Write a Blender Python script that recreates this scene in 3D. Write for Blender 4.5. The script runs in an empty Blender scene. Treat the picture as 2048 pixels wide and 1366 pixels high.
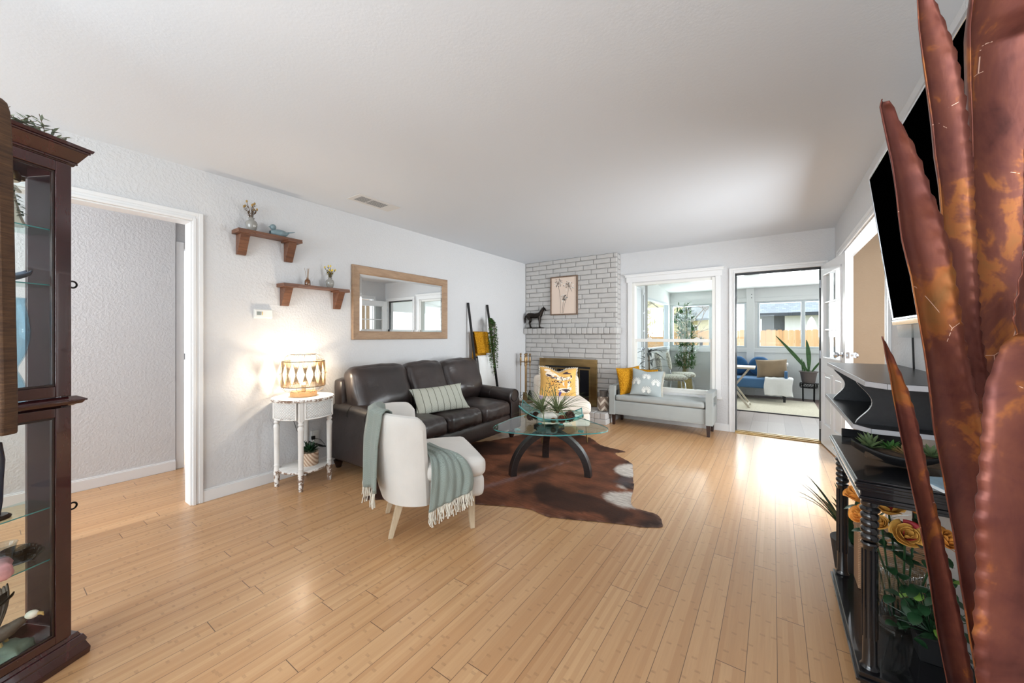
import bpy, bmesh, math, random
from mathutils import Vector, Matrix, Euler, noise
PI = math.pi
sc = bpy.context.scene
COL = sc.collection

# ---------------------------------------------------------------- camera, sky, lights, exposure
FPX = 752.0                      # focal length in pixels of a 2048 wide frame
HEAD = math.atan(522 / FPX)      # the camera is turned this far left of the room's long axis
cam = bpy.data.cameras.new('camera'); camo = bpy.data.objects.new('camera', cam); COL.objects.link(camo)
cam.sensor_width = 36; cam.lens = 36 * FPX / 2048
camo.location = (0, 0, 1.227); camo.rotation_euler = (PI / 2, 0, HEAD)
cam.shift_y = -(683 - 671) / 2048.0
cam.clip_start = 0.02
sc.camera = camo
sc.view_settings.view_transform = 'Standard'
sc.view_settings.look = 'None'
sc.view_settings.exposure = 0.60
sc.view_settings.gamma = 1

world = bpy.data.worlds.new('overcast sky'); sc.world = world; world.use_nodes = True
bg = world.node_tree.nodes['Background']
bg.inputs[0].default_value = (0.86, 0.93, 1.0, 1); bg.inputs[1].default_value = 1.9

def area(name, loc, rot, sx, sy, power, col=(1, 1, 1), spread=180, portal=False):
    l = bpy.data.lights.new(name, 'AREA'); l.shape = 'RECTANGLE'; l.size = sx; l.size_y = sy
    l.energy = power; l.color = col; l.spread = math.radians(spread)
    o = bpy.data.objects.new(name, l); COL.objects.link(o); o.location = loc; o.rotation_euler = rot
    if portal: l.cycles.is_portal = True
    return o
LK = 1.0
R_ = math.radians
# daylight entering the big windows of the wall behind the camera
area('rear_window_daylight', (-1.5, -3.35, 1.45), (PI / 2 + 0.42, 0, 0), 3.2, 1.7, 80 * LK, (0.88, 0.95, 1.0))
# overhead fill behind the camera, an unseen light added to brighten the room
area('overhead_fill', (-1.4, -1.6, 2.40), (0, 0, 0), 1.6, 1.2, 10 * LK, (1.0, 0.98, 0.95))
area('upward_fill', (-0.7, -1.5, 0.9), (PI, 0, 0), 2.4, 2.2, 46, (0.86, 0.94, 1.0))  # added upward fill without a fixture, brightens the ceiling and its bounce
area('hall_fill', (-3.85, -1.6, 2.0), (R_(60), 0, 0), 0.5, 0.7, 38 * LK, (0.97, 0.98, 1.0))  # unseen fill, added to brighten the hall
area('side_room_fill', (1.70, 3.45, 1.35), (0, PI / 2, 0), 1.5, 1.9, 58 * LK, (0.92, 0.97, 1.0), 125)  # fill added out of view, lights the far end through the side opening
area('sunroom_window_daylight', (0.0, 9.35, 1.7), (-PI / 2, 0, 0), 4.0, 1.0, 120 * LK, (0.93, 0.97, 1.0))

# ---------------------------------------------------------------- helpers
def lin(c):
    c = c / 255.0
    return c / 12.92 if c <= 0.04045 else ((c + 0.055) / 1.055) ** 2.4
def rgb(r, g, b): return (lin(r), lin(g), lin(b), 1)

class NT:
    def __init__(s, name):
        s.m = bpy.data.materials.new(name); s.m.use_nodes = True
        s.t = s.m.node_tree; s.n = s.t.nodes
        s.b = s.n['Principled BSDF']; s.out = s.n['Material Output']
    def new(s, typ, **kw):
        x = s.n.new(typ)
        for k, v in kw.items(): setattr(x, k, v)
        return x
    def link(s, a, b): s.t.links.new(a, b)
    def put(s, sock, v):
        if hasattr(v, 'links') or hasattr(v, 'is_output'): s.link(v, sock)
        else: sock.default_value = v
    def math(s, op, a, b=0.0, c=0.0):
        x = s.new('ShaderNodeMath', operation=op)
        s.put(x.inputs[0], a); s.put(x.inputs[1], b); s.put(x.inputs[2], c)
        return x.outputs[0]
    def mix(s, f, a, b, mode='MIX'):
        x = s.new('ShaderNodeMix', data_type='RGBA', blend_type=mode)
        s.put(x.inputs[0], f); s.put(x.inputs[6], a); s.put(x.inputs[7], b)
        return x.outputs[2]
    def coords(s, scale=(1, 1, 1), kind='Object', rot=(0, 0, 0)):
        tc = s.new('ShaderNodeTexCoord'); mp = s.new('ShaderNodeMapping')
        mp.inputs['Scale'].default_value = scale; mp.inputs['Rotation'].default_value = rot
        s.link(tc.outputs[kind], mp.inputs[0]); return mp.outputs[0]
    def noise(s, vec, scale=5, detail=4, rough=0.55, dist=0.0):
        x = s.new('ShaderNodeTexNoise'); s.link(vec, x.inputs['Vector'])
        x.inputs['Scale'].default_value = scale; x.inputs['Detail'].default_value = detail
        x.inputs['Roughness'].default_value = rough; x.inputs['Distortion'].default_value = dist
        return x.outputs['Fac']
    def ramp(s, fac, stops, interp='LINEAR'):
        x = s.new('ShaderNodeValToRGB'); x.color_ramp.interpolation = interp
        e = x.color_ramp.elements
        while len(e) < len(stops): e.new(0.5)
        for i, (p, c) in enumerate(stops): e[i].position = p; e[i].color = c
        s.link(fac, x.inputs[0]); return x.outputs[0]
    def bump(s, h, strength=0.3, dist=0.01):
        x = s.new('ShaderNodeBump'); x.inputs['Strength'].default_value = strength
        x.inputs['Distance'].default_value = dist; s.link(h, x.inputs['Height'])
        s.link(x.outputs[0], s.b.inputs['Normal'])
    def set(s, **kw):
        names = dict(base='Base Color', rough='Roughness', metal='Metallic', coat='Coat Weight', crough='Coat Roughness',
                     spec='Specular IOR Level', trans='Transmission Weight', ior='IOR', sheen='Sheen Weight', alpha='Alpha',
                     emit='Emission Color', estr='Emission Strength', sss='Subsurface Weight')
        for k, v in kw.items(): s.put(s.b.inputs[names[k]], v)
        return s

def M(name, c, rough=0.5, metal=0.0, var=0.12, scale=6, stretch=(1, 1, 1), bump=0.0, bscale=60, bdist=0.003, detail=4, **kw):
    t = NT(name); v = t.coords(stretch)
    n = t.noise(v, scale, detail)
    lo = tuple(x * (1 - var) for x in c[:3]) + (1,); hi = tuple(min(1, x * (1 + var)) for x in c[:3]) + (1,)
    t.set(base=t.ramp(n, [(0.3, lo), (0.7, hi)]), rough=rough, metal=metal, **kw)
    if bump:
        v2 = t.coords(stretch) if stretch != (1, 1, 1) else v
        t.bump(t.noise(v2, bscale, 3), bump, bdist)
    return t.m

def wood(name, c, dark, rough=0.4, scale=3, stretch=(1, 12, 12), coat=0.0, bump=0.1, contrast=(0.35, 0.65), **kw):
    t = NT(name); v = t.coords(stretch)
    n = t.noise(v, scale, 6, 0.62, 0.6); n2 = t.noise(v, scale * 6, 3)
    f = t.math('ADD', t.math('MULTIPLY', n, 0.75), t.math('MULTIPLY', n2, 0.25))
    t.set(base=t.ramp(f, [(contrast[0], dark), (contrast[1], c)]), rough=rough, coat=coat, **kw)
    if bump: t.bump(n2, bump, 0.002)
    return t.m

class MB:
    def __init__(s): s.v = []; s.f = []
    def add(s, vs, fs, mat=None):
        o = len(s.v)
        s.v += [tuple((mat @ Vector(p)) if mat else p) for p in vs]
        s.f += [tuple(i + o for i in f) for f in fs]; return s
    def box(s, x0, x1, y0, y1, z0, z1, mat=None):
        vs = [(x, y, z) for z in (z0, z1) for y in (y0, y1) for x in (x0, x1)]
        return s.add(vs, [(0, 2, 3, 1), (4, 5, 7, 6), (0, 1, 5, 4), (2, 6, 7, 3), (0, 4, 6, 2), (1, 3, 7, 5)], mat)
    def hexa(s, b, t):
        """box from 4 bottom corners (ccw) and 4 top corners"""
        return s.add(list(b) + list(t), [(3, 2, 1, 0), (4, 5, 6, 7)] + [(i, (i + 1) % 4, (i + 1) % 4 + 4, i + 4) for i in range(4)])
    def prism(s, poly, a, b, axis='z', mat=None):
        n = len(poly); f = {'z': lambda p, h: (p[0], p[1], h), 'y': lambda p, h: (p[0], h, p[1]), 'x': lambda p, h: (h, p[0], p[1])}[axis]
        vs = [f(p, a) for p in poly] + [f(p, b) for p in poly]
        fs = [tuple(range(n - 1, -1, -1)), tuple(range(n, 2 * n))] + [(i, (i + 1) % n, (i + 1) % n + n, i + n) for i in range(n)]
        return s.add(vs, fs, mat)
    def lathe(s, prof, n=24, c=(0, 0, 0), cap=True, mat=None, a0=0, a1=2 * PI, sx=1, sy=1):
        full = abs(a1 - a0 - 2 * PI) < 1e-6; m = n if full else n + 1
        vs = []
        for r, z in prof:
            for k in range(m):
                a = a0 + (a1 - a0) * k / n
                vs.append((c[0] + r * math.cos(a) * sx, c[1] + r * math.sin(a) * sy, c[2] + z))
        fs = []
        for i in range(len(prof) - 1):
            for k in range(n):
                k2 = (k + 1) % m if full else k + 1
                fs.append((i * m + k, i * m + k2, (i + 1) * m + k2, (i + 1) * m + k))
        if cap and full:
            if prof[0][0] > 1e-5: fs.append(tuple(range(m - 1, -1, -1)))
            if prof[-1][0] > 1e-5: fs.append(tuple(range((len(prof) - 1) * m, len(prof) * m)))
        return s.add(vs, fs, mat)
    def tube(s, pts, r, n=8, closed=False, cap=True):
        pts = [Vector(p) for p in pts]; N = len(pts)
        rr = r if isinstance(r, (list, tuple)) else [r] * N
        up = None; rings = []
        for i in range(N):
            if closed: d = pts[(i + 1) % N] - pts[i - 1]
            else: d = pts[min(i + 1, N - 1)] - pts[max(i - 1, 0)]
            if d.length < 1e-9: d = Vector((0, 0, 1))
            d.normalize()
            if up is None:
                up = Vector((0, 0, 1)) if abs(d.z) < 0.9 else Vector((1, 0, 0))
            a = up - d * up.dot(d)
            if a.length < 1e-6: a = d.orthogonal()
            a.normalize(); up = a; b = d.cross(a)
            rings.append([pts[i] + (a * math.cos(2 * PI * k / n) + b * math.sin(2 * PI * k / n)) * rr[i] for k in range(n)])
        vs = [tuple(p) for q in rings for p in q]; fs = []
        for i in range(N if closed else N - 1):
            j = (i + 1) % N
            for k in range(n): fs.append((i * n + k, i * n + (k + 1) % n, j * n + (k + 1) % n, j * n + k))
        if cap and not closed: fs += [tuple(range(n - 1, -1, -1)), tuple(range((N - 1) * n, N * n))]
        return s.add(vs, fs)
    def cyl(s, p0, p1, r, r1=None, n=12): return s.tube([p0, p1], [r, r if r1 is None else r1], n)
    def ball(s, c, r, n=14, m=9, sq=(1, 1, 1), mat=None):
        prof = [(math.sin(PI * i / m) * r + (0 if 0 < i < m else 0), -math.cos(PI * i / m) * r) for i in range(m + 1)]
        vs = []; fs = []
        for i in range(1, m):
            for k in range(n):
                a = 2 * PI * k / n
                vs.append((c[0] + prof[i][0] * math.cos(a) * sq[0], c[1] + prof[i][0] * math.sin(a) * sq[1], c[2] + prof[i][1] * sq[2]))
        b = len(vs); vs += [(c[0], c[1], c[2] - r * sq[2]), (c[0], c[1], c[2] + r * sq[2])]
        for i in range(m - 2):
            for k in range(n): fs.append((i * n + k, i * n + (k + 1) % n, (i + 1) * n + (k + 1) % n, (i + 1) * n + k))
        for k in range(n): fs += [((k + 1) % n, k, b), ((m - 2) * n + k, (m - 2) * n + (k + 1) % n, b + 1)]
        return s.add(vs, fs, mat)
    def grid(s, fn, nu, nv, closed_u=False):
        vs = [tuple(fn(i / nu, j / nv)) for j in range(nv + 1) for i in range(nu + (0 if closed_u else 1))]
        m = nu if closed_u else nu + 1; fs = []
        for j in range(nv):
            for i in range(nu):
                i2 = (i + 1) % m if closed_u else i + 1
                fs.append((j * m + i, j * m + i2, (j + 1) * m + i2, (j + 1) * m + i))
        return s.add(vs, fs)
    def cushion(s, c, size, r, puff=(0, 0, 0), n=10, mat=None, amp=0.0, seed=0, nscale=6, warp=None):
        h = [x / 2 for x in size]; idx = {}; vs = []; fs = []
        def vert(q):
            k = tuple(round(x, 5) for x in q)
            if k in idx: return idx[k]
            p = [q[i] * h[i] for i in range(3)]
            inner = [max(-(h[i] - r), min(h[i] - r, p[i])) for i in range(3)]
            d = Vector([p[i] - inner[i] for i in range(3)])
            if d.length > 1e-9: p = [inner[i] + d.normalized()[i] * r for i in range(3)]
            for i in range(3):
                j, l = (i + 1) % 3, (i + 2) % 3
                p[i] += puff[i] * q[i] * (1 - q[j] ** 2) * (1 - q[l] ** 2)
            if amp:
                nn = noise.noise(Vector((p[0] * nscale + seed * 3.1, p[1] * nscale, p[2] * nscale)))
                n2 = noise.noise(Vector((p[0] * nscale * 3 + seed, p[1] * nscale * 3, p[2] * nscale * 3)))
                for i in range(3): p[i] += q[i] * (nn + 0.4 * n2) * amp
            if warp: p = list(warp(p))
            p = Vector(p) + Vector(c)
            if mat: p = mat @ p
            idx[k] = len(vs); vs.append(tuple(p)); return idx[k]
        S = [math.sin(PI / 2 * (2 * i / n - 1)) for i in range(n + 1)]
        for ax in range(3):
            j, l = (ax + 1) % 3, (ax + 2) % 3
            for sg in (-1, 1):
                for a in range(n):
                    for b in range(n):
                        qs = []
                        for (x, y) in ((a, b), (a + 1, b), (a + 1, b + 1), (a, b + 1)):
                            q = [0, 0, 0]; q[ax] = sg; q[j] = S[x]; q[l] = S[y]; qs.append(vert(q))
                        fs.append(tuple(qs if sg > 0 else qs[::-1]))
        return s.add(vs, fs)
    def blade(s, p, d, L, w, droop=0.5, n=6, fold=0.25, up=(0, 0, 1), tip=1.0, wid=None):
        """a long leaf: starts at p along d, bends down by droop"""
        d = Vector(d).normalized(); q = Vector(p); g = Vector((0, 0, -1)); rows = []
        side = d.cross(Vector(up))
        if side.length < 0.1: side = d.cross(Vector((random.random(), random.random(), 0.1)))
        side.normalize()
        for i in range(n + 1):
            t = i / n
            ww = w * (math.sin(PI * min(1, (0.18 + 0.82 * t)) ** tip) if wid is None else wid(t)) * 0.5
            nrm = side.cross(d)
            rows.append((q - side * ww + nrm * ww * fold, q.copy(), q + side * ww + nrm * ww * fold))
            d = (d + g * droop / n * (0.4 + 1.2 * t)).normalized(); q = q + d * L / n
        vs = [tuple(x) for r in rows for x in r]; fs = []
        for i in range(n):
            a = i * 3; fs += [(a, a + 1, a + 4, a + 3), (a + 1, a + 2, a + 5, a + 4)]
        return s.add(vs, fs)

def build(name, mb, mat, parent=None, smooth=True, bevel=0.0, sub=0, solid=0.0, angle=40, label=None, loc=None, rot=None, seg=2, kind=None):
    me = bpy.data.meshes.new(name); me.from_pydata(mb.v, [], mb.f); me.update()
    bm = bmesh.new(); bm.from_mesh(me); bmesh.ops.recalc_face_normals(bm, faces=bm.faces); bm.to_mesh(me); bm.free()
    if smooth:
        me.polygons.foreach_set('use_smooth', [True] * len(me.polygons))
        if not sub: me.set_sharp_from_angle(angle=math.radians(angle))
    me.materials.append(mat)
    o = bpy.data.objects.new(name, me); COL.objects.link(o)
    if parent: o.parent = parent
    if loc: o.location = loc
    if rot: o.rotation_euler = rot
    if solid:
        m = o.modifiers.new('s', 'SOLIDIFY'); m.thickness = solid; m.offset = 0
    if bevel:
        m = o.modifiers.new('b', 'BEVEL'); m.width = bevel; m.segments = seg; m.limit_method = 'ANGLE'; m.angle_limit = math.radians(35); m.harden_normals = False
        if not smooth: pass
    if sub:
        m = o.modifiers.new('u', 'SUBSURF'); m.levels = sub; m.render_levels = sub
    if label: o['label'] = label
    if kind: o['kind'] = kind
    return o
def tag(o, label, cat, group=None, kind=None):
    o['label'] = label; o['category'] = cat
    if group: o['group'] = group
    if kind: o['kind'] = kind
    return o
def thing(name, label, cat, loc=(0, 0, 0), rz=0.0, group=None):
    o = bpy.data.objects.new(name, None); o.empty_display_size = 0.1; COL.objects.link(o)
    o.location = loc; o.rotation_euler = (0, 0, rz); return tag(o, label, cat, group)
def struct(name, mb, mat, parent=None, **kw):
    o = build(name, mb, mat, parent, **kw)
    if parent is None: o['kind'] = 'structure'
    return o
def copy_tree(o, parent=None):
    c = o.copy(); COL.objects.link(c)
    if parent: c.parent = parent
    for ch in [x for x in bpy.data.objects if x.parent == o]: copy_tree(ch, c)
    return c
def skin(name, pts, edges, mat, parent=None, sub=2, loc=None):
    """pts: list of (x,y,z,r) or (x,y,z,rx,ry); first point is the root"""
    me = bpy.data.meshes.new(name); me.from_pydata([p[:3] for p in pts], edges, []); me.update()
    o = bpy.data.objects.new(name, me); COL.objects.link(o)
    if parent: o.parent = parent
    if loc: o.location = loc
    o.modifiers.new('k', 'SKIN'); lay = me.skin_vertices[0].data
    for i, p in enumerate(pts):
        lay[i].radius = (p[3], p[4] if len(p) > 4 else p[3]); lay[i].use_root = (i == 0)
    m = o.modifiers.new('u', 'SUBSURF'); m.levels = sub; m.render_levels = sub
    o.modifiers['k'].use_smooth_shade = True
    me.materials.append(mat); return o
def vcol(o, fn, name='col'):
    me = o.data; a = me.color_attributes.new(name, 'FLOAT_COLOR', 'POINT')
    for i, v in enumerate(me.vertices): a.data[i].color = fn(v.co)
def R(a): return math.radians(a)
def fuse(name, tubes, balls, mat, parent=None, vox=.004, smooth_it=4):
    mb = MB()
    for pts, rr in tubes: mb.tube(pts, rr, 12)
    for b in balls: mb.ball(*b)
    o = build(name, mb, mat, parent)
    m = o.modifiers.new('r', 'REMESH'); m.mode = 'VOXEL'; m.voxel_size = vox; m.use_smooth_shade = True
    m = o.modifiers.new('s', 'SMOOTH'); m.factor = .5; m.iterations = smooth_it
    return o
def pill(w, h, t, n=14, ear=0.10, gather=0.0, seed=0, chop=0.0, amp=0.0):
    """throw pillow lying in the XZ plane, front towards -Y; returns mesh builder and a front-surface function"""
    def edge(u, v):
        x = w / 2 * u * (1 - ear * (1 - v * v) * 0.9); z = h / 2 * v * (1 - ear * (1 - u * u) * 0.9)
        z -= chop * max(0, v) ** 2 * math.exp(-(u / 0.35) ** 2)
        return x, z
    def th(u, v):
        k = max(0, (1 - abs(u) ** 2.6)) ** 0.55 * max(0, (1 - abs(v) ** 2.6)) ** 0.55
        k *= 1 + amp * noise.noise(Vector((u * 2.3 + seed, v * 2.3, seed * 1.7)))
        if gather: k *= 1 + gather * math.cos(u * 9 * PI / 2 * 2)
        return t / 2 * k
    def front(u, v, off=0.0):
        x, z = edge(u, v); return (x, -th(u, v) - off, z)
    mb = MB(); S = [math.sin(PI / 2 * (2 * i / n - 1)) for i in range(n + 1)] if not gather else [2 * i / n - 1 for i in range(n + 1)]
    for sg in (-1, 1):
        vs = []; fs = []
        for j in range(n + 1):
            for i in range(n + 1):
                x, y, z = front(S[i], S[j]); vs.append((x, y if sg < 0 else -y, z))
        for j in range(n):
            for i in range(n):
                a = j * (n + 1) + i; q = (a, a + 1, a + n + 2, a + n + 1); fs.append(q if sg < 0 else q[::-1])
        mb.add(vs, fs)
    return mb, front
def weld(o, d=0.0005):
    bm = bmesh.new(); bm.from_mesh(o.data); bmesh.ops.remove_doubles(bm, verts=bm.verts, dist=d)
    bmesh.ops.recalc_face_normals(bm, faces=bm.faces); bm.to_mesh(o.data); bm.free(); return o
def decal(mb, surf, poly, off=0.002):
    n = len(poly); cx = sum(p[0] for p in poly) / n; cy = sum(p[1] for p in poly) / n
    vs = [surf(cx, cy, off + 0.001)] + [surf(p[0], p[1], off) for p in poly]
    mb.add(vs, [(0, i + 1, (i + 1) % n + 1) for i in range(n)])
def ell(cx, cy, rx, ry, a=0.0, n=14):
    return [(cx + rx * math.cos(t) * math.cos(a) - ry * math.sin(t) * math.sin(a), cy + rx * math.cos(t) * math.sin(a) + ry * math.sin(t) * math.cos(a)) for t in [2 * PI * k / n for k in range(n)]]

# ---------------------------------------------------------------- materials
def wall_mat(name, c, bump=0.25, scale=55):
    t = NT(name); v = t.coords()
    n1 = t.noise(v, scale, 4, 0.6); n2 = t.noise(v, 1.1, 2)
    lo = tuple(x * 0.97 for x in c[:3]) + (1,)
    t.set(base=t.mix(n2, lo, c), rough=0.72, spec=0.25)
    t.bump(t.ramp(n1, [(0.42, (0, 0, 0, 1)), (0.62, (1, 1, 1, 1))]), bump, 0.006); return t.m
m_wall = wall_mat('white textured wall paint', rgb(215, 215, 216), 0.30)
m_ceil = wall_mat('white ceiling paint', rgb(222, 227, 233), 0.05, 70)
m_trim = M('white gloss trim paint', rgb(232, 232, 232), 0.35, var=0.01)
m_tan = wall_mat('tan wall paint', rgb(172, 148, 122), 0.12)
m_sunwall = wall_mat('pale grey sunroom paint', rgb(222, 223, 222), 0.08)
m_door = M('white door paint', rgb(235, 236, 238), 0.3, var=0.01)

def floor_mat(name, W, L, cols, line, rough, stripe=True, coat=0.15):
    t = NT(name); tc = t.new('ShaderNodeTexCoord'); sp = t.new('ShaderNodeSeparateXYZ'); t.link(tc.outputs['Object'], sp.inputs[0])
    x, y = sp.outputs[0], sp.outputs[1]
    rx = t.math('DIVIDE', t.math('ADD', x, 50.03), W); row = t.math('FLOOR', rx)
    wn = t.new('ShaderNodeTexWhiteNoise', noise_dimensions='1D'); t.link(row, wn.inputs['W'])
    ry = t.math('ADD', t.math('DIVIDE', t.math('ADD', y, 40), L), t.math('MULTIPLY', wn.outputs[0], 7.0)); pl = t.math('FLOOR', ry)
    cb = t.new('ShaderNodeCombineXYZ'); t.link(row, cb.inputs[0]); t.link(pl, cb.inputs[1])
    w2 = t.new('ShaderNodeTexWhiteNoise', noise_dimensions='3D'); t.link(cb.outputs[0], w2.inputs['Vector'])
    plank = w2.outputs[0]
    col = t.ramp(plank, [(i / (len(cols) - 1), c) for i, c in enumerate(cols)])
    fx = t.math('FRACT', rx); fy = t.math('FRACT', ry)
    if stripe:
        st = t.math('FLOOR', t.math('MULTIPLY', rx, 5.0))
        cs = t.new('ShaderNodeCombineXYZ'); t.link(st, cs.inputs[0]); t.link(t.math('FLOOR', t.math('MULTIPLY', ry, 1.0)), cs.inputs[1])
        w3 = t.new('ShaderNodeTexWhiteNoise', noise_dimensions='3D'); t.link(cs.outputs[0], w3.inputs['Vector'])
        col = t.mix(0.55, col, t.ramp(w3.outputs[0], [(0, cols[0]), (1, cols[-1])]))
        # bamboo knuckles: short dark dashes across single strips
        kn = t.math('FRACT', t.math('ADD', t.math('MULTIPLY', y, 3.4), t.math('MULTIPLY', w3.outputs[0], 9.0)))
        kd = t.math('LESS_THAN', t.math('ABSOLUTE', t.math('SUBTRACT', kn, 0.5)), 0.018)
        v = t.coords((30, 30, 1)); kd = t.math('MULTIPLY', kd, t.math('MULTIPLY', t.noise(v, 3, 2), 0.62))
        dark = tuple(q * 0.50 for q in cols[0][:3]) + (1,)
        col = t.mix(kd, col, dark)
    g = t.noise(t.coords((60, 2.2, 1)), 2.0, 5, 0.6)
    col = t.mix(t.math('MULTIPLY', g, 0.5), col, tuple(q * 0.72 for q in cols[0][:3]) + (1,))
    g2 = t.noise(t.coords((1.5, 1.5, 1)), 1.2, 2)
    lx = t.math('LESS_THAN', fx, 0.022); ly = t.math('LESS_THAN', fy, 0.0022)
    ln = t.math('MAXIMUM', lx, ly)
    col = t.mix(t.math('MULTIPLY', ln, 0.9), col, line)
    t.set(base=col, rough=rough, coat=coat, crough=0.18, spec=0.5)
    t.bump(t.math('SUBTRACT', t.math('MULTIPLY', g, 0.12), ln), 0.25, 0.002)
    return t.m
m_floor = floor_mat('bamboo plank floor', 0.0955, 1.35, [rgb(190, 142, 97), rgb(211, 163, 115), rgb(203, 155, 108), rgb(220, 178, 132)], rgb(84, 58, 38), 0.31)
m_sunfloor = floor_mat('grey wood sunroom floor', 0.19, 1.2, [rgb(118, 98, 90), rgb(136, 116, 106), rgb(148, 130, 120)], rgb(84, 70, 64), 0.45, False, 0.0)

def glass_pane(name, tint=(0.97, 0.99, 0.985, 1), ior=1.45, rough=0.0):
    t = NT(name); t.n.remove(t.b)
    tr = t.new('ShaderNodeBsdfTransparent'); tr.inputs[0].default_value = tint
    gl = t.new('ShaderNodeBsdfGlossy'); gl.inputs['Roughness'].default_value = rough
    fr = t.new('ShaderNodeFresnel'); fr.inputs[0].default_value = ior
    mx = t.new('ShaderNodeMixShader'); ge = t.new('ShaderNodeNewGeometry'); t.link(t.math('MULTIPLY', fr.outputs[0], t.math('SUBTRACT', 1.0, ge.outputs['Backfacing'])), mx.inputs[0]); t.link(tr.outputs[0], mx.inputs[1]); t.link(gl.outputs[0], mx.inputs[2])
    t.link(mx.outputs[0], t.out.inputs[0]); return t.m
m_pane = glass_pane('window glass')
m_aqua = glass_pane('aqua tinted glass', (0.72, 0.93, 0.93, 1), 1.5, 0.02)
m_tabglass = glass_pane('clear table glass', (0.86, 0.95, 0.93, 1), 1.5)
m_edge = M('green glass edge', rgb(70, 150, 150), 0.1, var=0.2, spec=0.8, coat=0.6)
m_smoke = glass_pane('smoked grey glass', (0.62, 0.62, 0.60, 1), 1.5, 0.08)
m_amber = glass_pane('amber glass', (0.55, 0.30, 0.10, 1), 1.5, 0.05)

def leather():
    t = NT('dark brown leather'); v = t.coords()
    n = t.noise(v, 3.0, 4); f = t.noise(v, 220, 2)
    t.set(base=t.ramp(n, [(0.3, rgb(34, 27, 26)), (0.7, rgb(54, 42, 39))]), rough=t.math('ADD', 0.30, t.math('MULTIPLY', n, 0.14)), coat=0.25, crough=0.3, spec=0.6)
    w = t.noise(t.coords((1, 1, 1)), 9, 3, 0.5, 0.8)
    t.bump(t.math('ADD', t.math('MULTIPLY', f, 0.1), w), 0.35, 0.012); return t.m
m_leather = leather()
m_seam = M('dark leather seam', rgb(26, 20, 19), 0.5, var=0.1)
m_darkwood = wood('dark espresso wood', rgb(48, 38, 36), rgb(28, 22, 22), 0.35, 4, (1, 10, 10))
m_foot = wood('dark turned wood', rgb(52, 30, 24), rgb(30, 17, 14), 0.3)
m_legwood = wood('whitewashed light wood', rgb(216, 198, 170), rgb(190, 168, 138), 0.5, 4, (8, 8, 1))
def fabric(name, c, scale=420, bump=0.3, var=0.06, rough=0.9):
    t = NT(name); v = t.coords(); w = t.new('ShaderNodeTexWave', wave_type='BANDS'); t.link(v, w.inputs[0]); w.inputs['Scale'].default_value = scale / 6
    w.inputs['Distortion'].default_value = 2
    n = t.noise(v, scale, 2); n2 = t.noise(v, 5, 3)
    lo = tuple(x * (1 - var) for x in c[:3]) + (1,); hi = tuple(min(1, x * (1 + var)) for x in c[:3]) + (1,)
    t.set(base=t.mix(t.math('MULTIPLY', n, 0.5), t.ramp(n2, [(0.3, lo), (0.7, hi)]), tuple(x * 0.85 for x in c[:3]) + (1,)), rough=rough, spec=0.15, sheen=0.15)
    t.bump(t.math('ADD', n, t.math('MULTIPLY', w.outputs['Fac'], 0.4)), bump, 0.0015); return t.m
m_white_fab = fabric('off white upholstery', rgb(226, 222, 216))
m_cream_fab = fabric('cream upholstery', rgb(236, 224, 210))
m_grey_fab = fabric('grey tweed upholstery', rgb(164, 168, 166))
m_sage = fabric('sage green wool', rgb(146, 160, 148), 260, 0.6, 0.10)
m_sage2 = fabric('pale sage wool', rgb(176, 188, 174), 260, 0.6, 0.08)
m_fringe = fabric('ivory yarn', rgb(228, 222, 208), 300, 0.4)
m_blue = fabric('blue upholstery', rgb(74, 108, 144))
m_navy = fabric('deep blue cushion cloth', rgb(44, 84, 124), 300, 0.4, 0.25)
m_taupe = fabric('taupe velvet', rgb(142, 122, 98), 200, 0.2, 0.15)
m_white_knit = fabric('white knit', rgb(232, 232, 230), 150, 0.8)
m_white_t = wood('chipped white paint', rgb(232, 229, 224), rgb(205, 198, 190), 0.55, 5, (1, 1, 0.6), contrast=(0.2, 0.5))
def distressed(name, lvl=0.62):
    t = NT(name); v = t.coords(); n = t.noise(v, 38, 5, 0.65); n2 = t.noise(v, 6, 3)
    f = t.math('GREATER_THAN', t.math('ADD', t.math('MULTIPLY', n, 0.8), t.math('MULTIPLY', n2, 0.2)), lvl)
    t.set(base=t.mix(f, rgb(234, 231, 226), rgb(142, 116, 98)), rough=0.6); t.bump(f, -0.3, 0.002); return t.m
m_dist = distressed('worn white paint', 0.60); m_dist2 = distressed('heavily worn white paint', 0.50)
m_mahog = wood('dark mahogany', rgb(74, 32, 34), rgb(44, 20, 24), 0.18, 2.5, (6, 6, 0.8), coat=0.8, contrast=(0.3, 0.7))
m_black = M('black paint', rgb(20, 21, 24), 0.28, var=0.2, coat=0.4)
m_blackmat = M('matte black', rgb(16, 16, 18), 0.6, var=0.1)
m_lamin = M('black oak laminate', rgb(34, 35, 38), 0.32, var=0.2, stretch=(20, 1, 20), scale=3)
m_silver = M('silver metal', rgb(190, 194, 200), 0.18, 1.0, var=0.03)
m_chrome = M('polished chrome', rgb(215, 218, 222), 0.08, 1.0, var=0.02)
m_brass = M('aged brass', rgb(168, 142, 98), 0.28, 1.0, var=0.18, scale=4, stretch=(1, 1, 6))
m_iron = M('wrought iron', rgb(24, 23, 23), 0.45, 0.6, var=0.2)
m_bronze = M('dark bronze', rgb(44, 38, 34), 0.32, 0.85, var=0.35, scale=14, bump=0.5, bscale=50, bdist=0.003)
m_cont = M('terracotta and brass knob', rgb(150, 120, 80), 0.3, 1.0)
m_brick = M('grey painted brick', rgb(190, 187, 184), 0.62, var=0.05, scale=9, bump=0.55, bscale=45, bdist=0.004)
m_mortar = M('grey painted mortar', rgb(158, 155, 153), 0.8, var=0.05, bump=0.5, bscale=80)
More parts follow.
